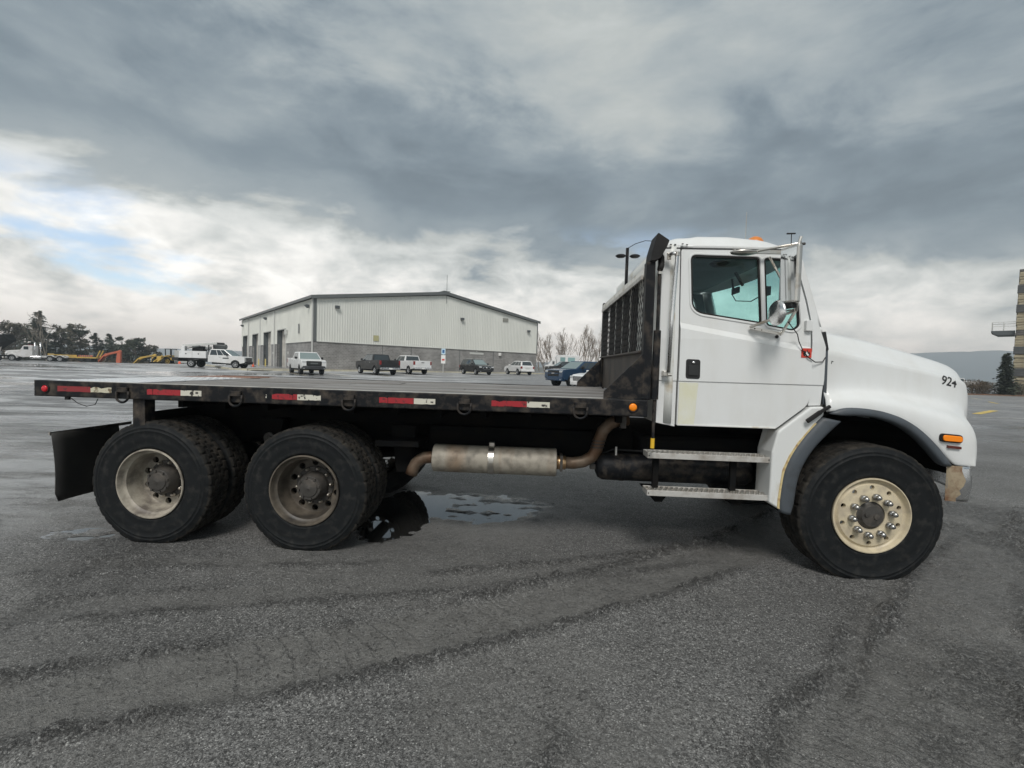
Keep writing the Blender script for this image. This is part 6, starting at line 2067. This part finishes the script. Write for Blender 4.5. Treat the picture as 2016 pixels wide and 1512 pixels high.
MB().box(-1.2, 2.6, -1.2, 1.2, .5, 2.75).build('box', mat('box_grey', (.42, .43, .42), .5), bx, bevel=.03)
MB().box(-1.215, -1.2, -1.1, 1.1, .55, 2.65).build('end_door', M['trim'], bx)
wheel_set(bx, (.6,), 1.1, .36, .3, M['rim_silver'])
sk = empty('wooden_crate', (-62.6, 84.0, 0), .1)
tag(sk, 'tan wooden crate standing left of the pale box trailer', 'crate')
MB().box(-.75, .75, -.5, .5, .1, 1.05).build('crate_body', mat('crate_tan', (.36, .23, .10), .8), sk)
for x in (-.6, 0, .6):
    MB().box(x - .05, x + .05, -.53, -.501, .1, 1.05).build('crate_batten', mat('crate_batten', (.28, .18, .08), .8) if x < -.5 else bpy.data.materials['crate_batten'], sk)
c2 = empty('traffic_cone', (-56.8, 78.0, 0))
tag(c2, 'stubby orange barrel cone on the ground behind the service truck tail', 'traffic cone')
MB().lathe([(.34, .04), (.30, .1), (.22, .5), (.1, .82), (.001, .84)], 14, 'z').build('cone_body', bpy.data.materials['cone_orange'], c2, smooth=True)
MB().box(-.4, .4, -.4, .4, 0, .05).build('cone_base', M['rubber_black'], c2)
# something dark at the left edge of the frame: tipped dump body
du = empty('dump_trailer', (-86.5, 78.0, 0), rad(20))
tag(du, 'dark tipped dump body cut off by the left edge of the picture', 'trailer')
MB().prism([(-3.2, 2.0), (-1.2, 3.9), (.4, 4.6), (.9, 3.6), (-1.6, 1.5)], -1.2, 1.2).build('dump_body', M['chassis'], du, bevel=.05)
MB().box(-3.6, .4, -.5, .5, .8, 1.05).build('frame', M['chassis'], du)
MB().tube([(-.9, 0, 1.0), (-.4, 0, 3.4)], .12, 8).build('tip_ram', M['chrome_dull'], du)
wheel_set(du, (-2.8, -1.5), 1.1, .5, .4, M['rim_dark'], 6)

# light pole beyond the yard
lpole = empty('light_pole', (-106.9, 110.5, -3.4))
tag(lpole, 'slim pole with a crossbar rising above the evergreen trees', 'pole')
MB().tube([(0, 0, 0), (0, 0, 12.3)], .10, 6).build('pole', M['trunk'], lpole)
MB().box(-.7, .7, -.08, .08, 11.9, 12.1).build('crossbar', M['trunk'], lpole)

# ------------------------------------------------------------------ trees
def conifer(name, label, x, y, z0, h, w, material, dens=1.0, seed=0, group=None, base=.12, droop=.25, cat='tree'):
    R = random.Random(seed)
    root = empty(name, (x, y, z0))
    tag(root, label, cat, group)
    MB().tube([(0, 0, 0), (.05, 0, h * .5), (0, .03, h * .98)], [h * .022, h * .014, h * .004], 6).build('trunk', M['trunk'], root)
    V, Fc = [], []
    lv = int(h * 3.6 * dens)
    for i in range(lv):
        t = base + (1 - base) * i / lv
        rr = w / 2 * ((1 - t) ** .72) * R.uniform(.65, 1.15) + .12
        nb = max(6, int(15 * dens * (1 - t * .5)))
        for k in range(nb):
            if R.random() < .12: continue
            a = R.uniform(0, 2 * math.pi)
            ln = rr * R.uniform(.6, 1.15)
            z = h * t + R.uniform(-.15, .15)
            # a branch: sprays of needle blades along it
            ns = max(3, int(ln * 3.6))
            for q in range(ns):
                f = (q + .6) / ns
                px, py, pz = math.cos(a) * ln * f, math.sin(a) * ln * f, z - droop * ln * f * f + .08 * ln * f
                s = (.28 + .36 * (1 - f)) * R.uniform(.7, 1.3) * (h / 12) ** .4
                for b in range(2):
                    aa = a + R.uniform(-1.1, 1.1)
                    dx, dy, dz = math.cos(aa) * s, math.sin(aa) * s, R.uniform(-.35, .25) * s
                    ox, oy, oz = -math.sin(aa) * s * .30, math.cos(aa) * s * .30, R.uniform(-.3, .3) * s
                    j = len(V)
                    V += [(px - ox, py - oy, pz - oz), (px + ox, py + oy, pz + oz), (px + dx, py + dy, pz + dz)]
                    Fc.append((j, j + 1, j + 2))
    me = bpy.data.meshes.new('crown'); me.from_pydata(V, [], Fc)
    link('crown', me, material, root)
    return root


def pine(name, label, x, y, z0, h, w, material, seed=0, group=None):
    """irregular rounded pine: clumps of needle sprays on limbs"""
    R = random.Random(seed)
    root = empty(name, (x, y, z0))
    tag(root, label, 'tree', group)
    tr = MB().tube([(0, 0, 0), (.2, 0, h * .45), (-.1, .1, h * .92)], [h * .024, h * .016, h * .005], 6)
    V, Fc = [], []
    for i in range(int(30 + 1.6 * h)):
        t = R.uniform(.22, 1.0)
        a = R.uniform(0, 6.283); ln = w / 2 * math.sqrt(max(.05, 1 - ((t - .5) / .56) ** 2)) * R.uniform(.35, 1.05)
        c = (math.cos(a) * ln, math.sin(a) * ln, h * t)
        tr.tube([(0, 0, h * t * .86), (c[0] * .6, c[1] * .6, h * t * .94), c], [.06, .04, .015], 4, cap=False)
        cr = R.uniform(.5, 1.05) * w / 7
        for q in range(110):
            u = R.gauss(0, 1), R.gauss(0, 1), R.gauss(0, 1)
            n = math.sqrt(sum(e * e for e in u)) or 1
            rr = cr * R.random() ** .5
            p = [c[e] + u[e] / n * rr * (1 if e < 2 else .62) for e in range(3)]
            s = R.uniform(.22, .52)
            d = [R.uniform(-1, 1) for _ in range(3)]; e2 = [R.uniform(-1, 1) for _ in range(3)]
            j = len(V)
            V += [tuple(p), tuple(p[e] + d[e] * s for e in range(3)), tuple(p[e] + e2[e] * s * .8 for e in range(3))]
            Fc.append((j, j + 1, j + 2))
    tr.build('trunk', M['trunk'], root)
    me = bpy.data.meshes.new('crown'); me.from_pydata(V, [], Fc)
    link('crown', me, material, root)


def bare_tree(name, label, x, y, z0, h, seed, material, group=None, spread=.55, depth=4, r0=None):
    R = random.Random(seed)
    root = empty(name, (x, y, z0))
    tag(root, label, 'tree', group)
    mb, tw = MB(), MB()

    def grow_(p, d, ln, r, lev):
        n = 3
        path = [p]; q = p; dd = d
        for k in range(n):
            dd = (dd + Vector((R.gauss(0, .10), R.gauss(0, .10), R.gauss(0.05, .05)))).normalized()
            q = q + dd * ln / n
            path.append(q)
        (mb if lev <= 1 else tw).tube(path, [r, r * .85, r * .72, r * .6], 5 if lev < 2 else 3, cap=False)
        if lev >= depth: return
        m = R.randint(3, 5) if lev else R.randint(5, 8)
        for k in range(m):
            t = R.uniform(.35, 1.0) if lev else R.uniform(.28, 1.0)
            i = min(n - 1, int(t * n)); b = path[i].lerp(path[i + 1], t * n - i)
            a = R.uniform(0, 6.283)
            perp = Vector((math.cos(a), math.sin(a), 0))
            nd_ = (dd * R.uniform(.7, 1.1) + perp * spread * R.uniform(.5, 1.2) + Vector((0, 0, .25))).normalized()
            grow_(b, nd_, ln * R.uniform(.42, .66) * (1.1 - .3 * t), max(.010, r * R.uniform(.40, .56)), lev + 1)
    grow_(Vector((0, 0, 0)), Vector((R.uniform(-.08, .08), R.uniform(-.08, .08), 1)).normalized(), h * .62, r0 or h * .0085, 0)
    mb.build('trunk', material, root, fix=False)
    tw.build('crown', material, root, fix=False)


EG = 'evergreens beyond the left end of the yard'
ev = [('conifer', 75, 103, 612, 11.5, 'needle', 'tallest dark spruce rising behind the tractor unit'),
      ('pine', 28, 104, 637, 9.0, 'needle_b', 'broad brownish pine at the left edge above the tractor bonnet'),
      ('pine', 52, 109, 650, 7.0, 'needle_b', 'brownish pine tucked left of the tallest spruce'),
      ('pine', 108, 107, 660, 6.5, 'needle_b', 'low brownish pine just right of the tallest spruce'),
      ('pine', 133, 108, 643, 8.5, 'needle_b', 'round-topped pine below the crossbar pole'),
      ('pine', 156, 110, 650, 7.0, 'needle', 'dark pine to the right of the crossbar pole'),
      ('conifer', 189, 112, 654, 5.0, 'needle', 'slim pointed spruce above the orange boom'),
      ('conifer', 199, 118, 668, 3.6, 'needle', 'small spruce between the two pointed spruces above the orange boom'),
      ('conifer', 214, 111, 657, 6.0, 'needle', 'dark pointed spruce over the elbow of the orange boom'),
      ('pine', 240, 110, 666, 7.0, 'needle', 'dark rounded pine between the orange and yellow booms'),
      ('pine', 266, 109, 668, 7.0, 'needle', 'dark rounded pine behind the yellow boom'),
      ('pine', 292, 113, 681, 6.0, 'needle_b', 'lowest brownish pine at the right end of the row')]
for i, (kd, px, yy, top, w, mt, lab) in enumerate(ev):
    X = (px - 1008) / 900 * yy
    zt = CAM_H + (691.5 + .0297 * px - top) * yy / 900
    (conifer if kd == 'conifer' else pine)('spruce_tree' if kd == 'conifer' else 'pine_tree', lab, X, yy, -3.6, zt + 3.6, w, M[mt], seed=40 + i, group=EG)
for i, (px, yy, top, mt, lab, sp_) in enumerate(((6, 106, 592, 'twig', 'bare leafless tree at the far left edge over the pines', .7), (97, 99, 618, 'twig_pale', 'pale bare tree standing right behind the tractor cab', .6), (205, 100, 690, 'twig_pale', 'small pale bare sapling inside the arch of the orange boom', .5))):
    X = (px - 1008) / 900 * yy
    zt = CAM_H + (691.5 + .0297 * px - top) * yy / 900
    bare_tree('bare_tree', lab, X, yy, -3.5, zt + 3.8, 90 + i, M[mt], 'bare trees on the left', sp_)

bt = [(1063, 110, 664), (1071, 116, 656), (1081, 108, 668), (1093, 118, 650), (1104, 111, 660), (1113, 120, 655), (1122, 112, 649), (1132, 118, 652), (1142, 110, 646), (1151, 116, 656), (1160, 121, 664), (1169, 112, 655), (1179, 117, 652), (1196, 114, 650), (1212, 116, 655)]
ordn = ['leftmost', 'second', 'third', 'fourth', 'fifth', 'sixth', 'seventh', 'eighth', 'ninth', 'tenth', 'eleventh', 'twelfth', 'thirteenth']
for i, (px, yy, top) in enumerate(bt):
    X = (px - 1008) / 900 * yy
    zt = CAM_H + (691.5 + .0297 * px - top) * yy / 900
    lab = (ordn[i] + ' bare tree right of the workshop' + ('' if i == 0 else ', counted from the workshop corner')) if i < 13 else ('bare tree seen through the mesh headboard, ' + ('nearer the far post' if i == 13 else 'nearer the cab'))
    bare_tree('bare_tree', lab, X, yy, -2.6, zt + 3.4, 200 + i, M['twig'], 'row of bare trees right of the workshop', .42, 4)

# tangled brush under the trees
R = random.Random(3)
V, Fc = [], []
for i in range(9000):
    yy = R.uniform(100, 108)
    px = R.uniform(-40, 330)
    X = (px - 1008) / 900 * yy
    hmax = 4.2 - .008 * px + R.gauss(0, .35)
    z = -3.4 + R.uniform(0, max(.5, hmax + 1.2))
    s = R.uniform(.25, .6)
    d = [R.uniform(-1, 1) for _ in range(3)]; e2 = [R.uniform(-1, 1) for _ in range(3)]
    j = len(V)
    V += [(X, yy, z), (X + d[0] * s, yy + d[1] * s, z + abs(d[2]) * s), (X + e2[0] * s * .5, yy + e2[1] * s * .5, z + e2[2] * s * .5)]
    Fc.append((j, j + 1, j + 2))
me = bpy.data.meshes.new('brush'); me.from_pydata(V, [], Fc)
tag(link('brush', me, M['brush']), 'brown tangled brush filling the ground below the evergreens on the left', 'brush', kind='stuff')

# ------------------------------------------------------------------ right edge: stone tower with balcony, planting
TWR = empty('stone_tower', (58.0, 53.0, 0), rad(-47.5))
tag(TWR, 'tall banded stone-clad tower cut off by the right edge of the picture', 'tower')
M['stone_y'] = mat('tower_stone', (.36, .315, .215), .9, col2=(.25, .215, .15), nscale=2.5, bump=.3, bscale=6)
M['stone_y2'] = mat('tower_stone_b', (.41, .365, .26), .9, col2=(.30, .26, .18), nscale=2.5, bump=.3, bscale=6)
M['stone_d'] = mat('tower_stone_dark', (.085, .082, .078), .85, col2=(.13, .12, .11), nscale=2.5, bump=.3, bscale=6)
cm = [MB().box(-ov, 5.5 + ov, -ov, 5.5 + ov, 0.01, .285).mesh('course') for ov in (0.0, .05, .09)]
def dark_at(z): return z < .5 or 7.0 <= z <= 7.6 or z > 14.2
for k in range(50):
    z = k * .29
    o = link('stone_course', cm[(k * 7 + k // 3) % 3].copy(), M['stone_d'] if dark_at(z + .1) else M['stone_y' if k % 3 else 'stone_y2'], TWR, .04)
    o.location = (0, 0, z)
for (z0, z1, w_) in ((2.2, 3.15, 1.0), (4.75, 5.65, .9), (9.55, 10.45, 2.4), (11.75, 12.75, 2.4)):
    lv_ = MB().box(-.13, w_, -.13, .6, z0, z1).build('louvre', M['stone_d'], TWR, bevel=.03)
    for k in range(4):
        MB().box(-.16, w_ + .02, -.16, .5, z0 + .1 + k * .22, z0 + .2 + k * .22).build('louvre_slat', M['jamb'], lv_)
bal = MB().prism([(-2.05, 7.35), (-2.05, 7.55), (-.1, 7.55), (-.1, 7.0), (-1.5, 7.0)], .4, 3.2).build('balcony', M['jamb'], TWR, bevel=.03)
for (a, b) in (((-2.0, .45, 8.55), (-.1, .45, 8.55)), ((-2.0, .45, 8.05), (-.1, .45, 8.05)), ((-2.0, .45, 8.55), (-2.0, 3.1, 8.55)), ((-2.0, .45, 8.05), (-2.0, 3.1, 8.05)), ((-2.0, 3.1, 8.55), (-.1, 3.1, 8.55))):
    MB().bar(a, b, .05).build('railing', M['trim_lt'], bal)
for p in ((-2.0, .45), (-1.05, .45), (-2.0, 1.8), (-2.0, 3.1), (-1.05, 3.1)):
    MB().box(p[0] - .03, p[0] + .03, p[1] - .03, p[1] + .03, 7.55, 8.55).build('railing_post', M['trim_lt'], bal)
MB().bar((-.9, .2, 3.3), (-.1, .2, 3.2), .12).build('lamp_bracket', M['black_plain'], TWR)
conifer('spruce_tree', 'ragged spruce with bare tip standing in front of the stone tower', 55.4, 51.4, 0, 4.7, 2.3, M['needle'], 1.7, 71, None, .06, .5)
for i, (x, y, h, w, lab) in enumerate(((52.6, 52.2, 1.75, 2.6, 'brown rounded shrub, leftmost of the planting before the stone tower'), (54.2, 52.6, 1.6, 2.0, 'brown shrub between the leftmost shrub and the ragged spruce'), (56.9, 51.6, 1.5, 1.8, 'low dark shrub at the foot of the stone tower'))):
    Rr = random.Random(500 + i)
    sh = empty('shrub', (x, y, 0)); tag(sh, lab, 'shrub', 'shrubs before the stone tower')
    V, Fc = [], []
    for q in range(2600):
        u = [Rr.gauss(0, 1) for _ in range(3)]; n = math.sqrt(sum(e * e for e in u)) or 1
        rr = Rr.random() ** .4
        p = (u[0] / n * rr * w / 2, u[1] / n * rr * w / 2, h * .5 + u[2] / n * rr * h * .5)
        s = Rr.uniform(.06, .16)
        d = [Rr.uniform(-1, 1) for _ in range(3)]; e2 = [Rr.uniform(-1, 1) for _ in range(3)]
        j = len(V)
        V += [p, tuple(p[e] + d[e] * s for e in range(3)), tuple(p[e] + e2[e] * s * .7 for e in range(3))]
        Fc.append((j, j + 1, j + 2))
    me = bpy.data.meshes.new('crown'); me.from_pydata(V, [], Fc); link('crown', me, M['brush'] if i < 2 else M['needle_b'], sh)
    st_ = MB()
    for q in range(5):
        a = Rr.uniform(0, 6.28)
        st_.tube([(0, 0, 0), (math.cos(a) * w * .15, math.sin(a) * w * .15, h * .35), (math.cos(a) * w * .3, math.sin(a) * w * .3, h * .8)], [.03, .02, .01], 4)
    st_.build('trunk', M['trunk'], sh)
tag(MB().box(49.5, 64, 50.5, 53.0, -.05, .10).build('planting_bed', mat('mulch', (.16, .085, .05), .95, col2=(.10, .06, .04), nscale=2), None, bevel=.03), kind='structure')
ns = empty('notice_sign', (57.15, 52.4, .1)); tag(ns, 'small white sign with red lines beside the stone tower', 'sign')
MB().box(-.03, .03, -.02, .02, 0, 1.3).build('post', M['trim_lt'], ns)
MB().box(-.28, .28, -.04, -.021, 1.2, 1.75).build('board', M['white_flat'], ns)
for z in (1.34, 1.52):
    MB().box(-.24, .24, -.046, -.041, z, z + .07).build('print_line', M['red_decal'], ns)
sb = MB().lathe([(1, 0), (.9, .12), (.6, .28), (.25, .38), (.001, .4)], 18, 'z').build('snow_bank', mat('old_snow', (.72, .75, .78), .7, bump=.3, bscale=3), None, smooth=True)
sb.location = (62.0, 62.5, -.02); sb.scale = (2.6, 1.2, 1.6)
tag(sb, kind='structure')

# ------------------------------------------------------------------ far hills
def ridge(name, r0, r1, prof, col, col2, seed):
    n = 260
    az = np.linspace(rad(-75), rad(75), n)
    rows = []
    nz = fbm(az * 40, az * 0 + seed, 1.0, 4, seed)
    h = np.array([prof(math.degrees(a)) for a in az]) * (.93 + .14 * nz)
    for k in range(8):
        t = k / 7
        rr = r0 + (r1 - r0) * t
        bump_ = fbm(az * 90, az * 0 + k * 3.7, 1.0, 3, seed + 5) - .5
        zz = -32 + (h + 32) * (t ** 1.25) + bump_ * 10 * math.sin(math.pi * t)
        rows.append([(rr * math.sin(a), rr * math.cos(a), z) for a, z in zip(az, zz)])
    rows.append([(r1 * 1.1 * math.sin(a), r1 * 1.1 * math.cos(a), -32) for a in az])
    o = MB().grid(rows).build(name, mat(name + '_wood', col, .95, col2=col2, nscale=.012, lo=.4, hi=.6), None, smooth=True)
    tag(o, kind='structure')


def far_prof(d):
    pts = [(-75, 60), (-50, 55), (-40, 48), (-33, 55), (-25, 50), (-10, 40), (3, 42), (8, 50), (12, 46), (25, 80), (36, 118), (41, 148), (44.5, 160), (46.5, 163), (50, 150), (58, 130), (75, 100)]
    for (a, b), (c, e) in zip(pts[:-1], pts[1:]):
        if a <= d <= c:
            return b + (e - b) * ss((d - a) / (c - a))
    return 50


ridge('mountain_ridge', 1500, 2400, lambda d: far_prof(d) * .667, (.012, .032, .060), (.022, .042, .068), 3)  # blue of the hazy air is partly put into the ridge colour
ridge('wooded_hill', 700, 900, lambda d: -2 + 7 * math.sin(math.radians(d * 3.1 + 20)) if abs(d) < 60 else -3, (.05, .05, .04), (.07, .06, .05), 8)

# ------------------------------------------------------------------ the air between here and the hills
hz = MB().box(-2750, 2750, -250, 2750, -36, 125).build('haze', None)
tag(hz, kind='stuff')
hm = bpy.data.materials.new('haze'); hm.use_nodes = True
N, L = hm.node_tree.nodes, hm.node_tree.links
N.clear()
pv = N.new('ShaderNodeVolumePrincipled')
pv.inputs['Color'].default_value = (.82, .93, 1.0, 1)
pv.inputs['Absorption Color'].default_value = (1, 1, 1, 1)
pv.inputs['Density'].default_value = .0005
pv.inputs['Anisotropy'].default_value = 0.2
oo = N.new('ShaderNodeOutputMaterial')
L.new(pv.outputs[0], oo.inputs['Volume'])
hz.data.materials.append(hm)
SC.cycles.volume_bounces = 1
SC.cycles.max_bounces = 7
SC.cycles.diffuse_bounces = 3
SC.cycles.glossy_bounces = 3
SC.cycles.transparent_max_bounces = 12
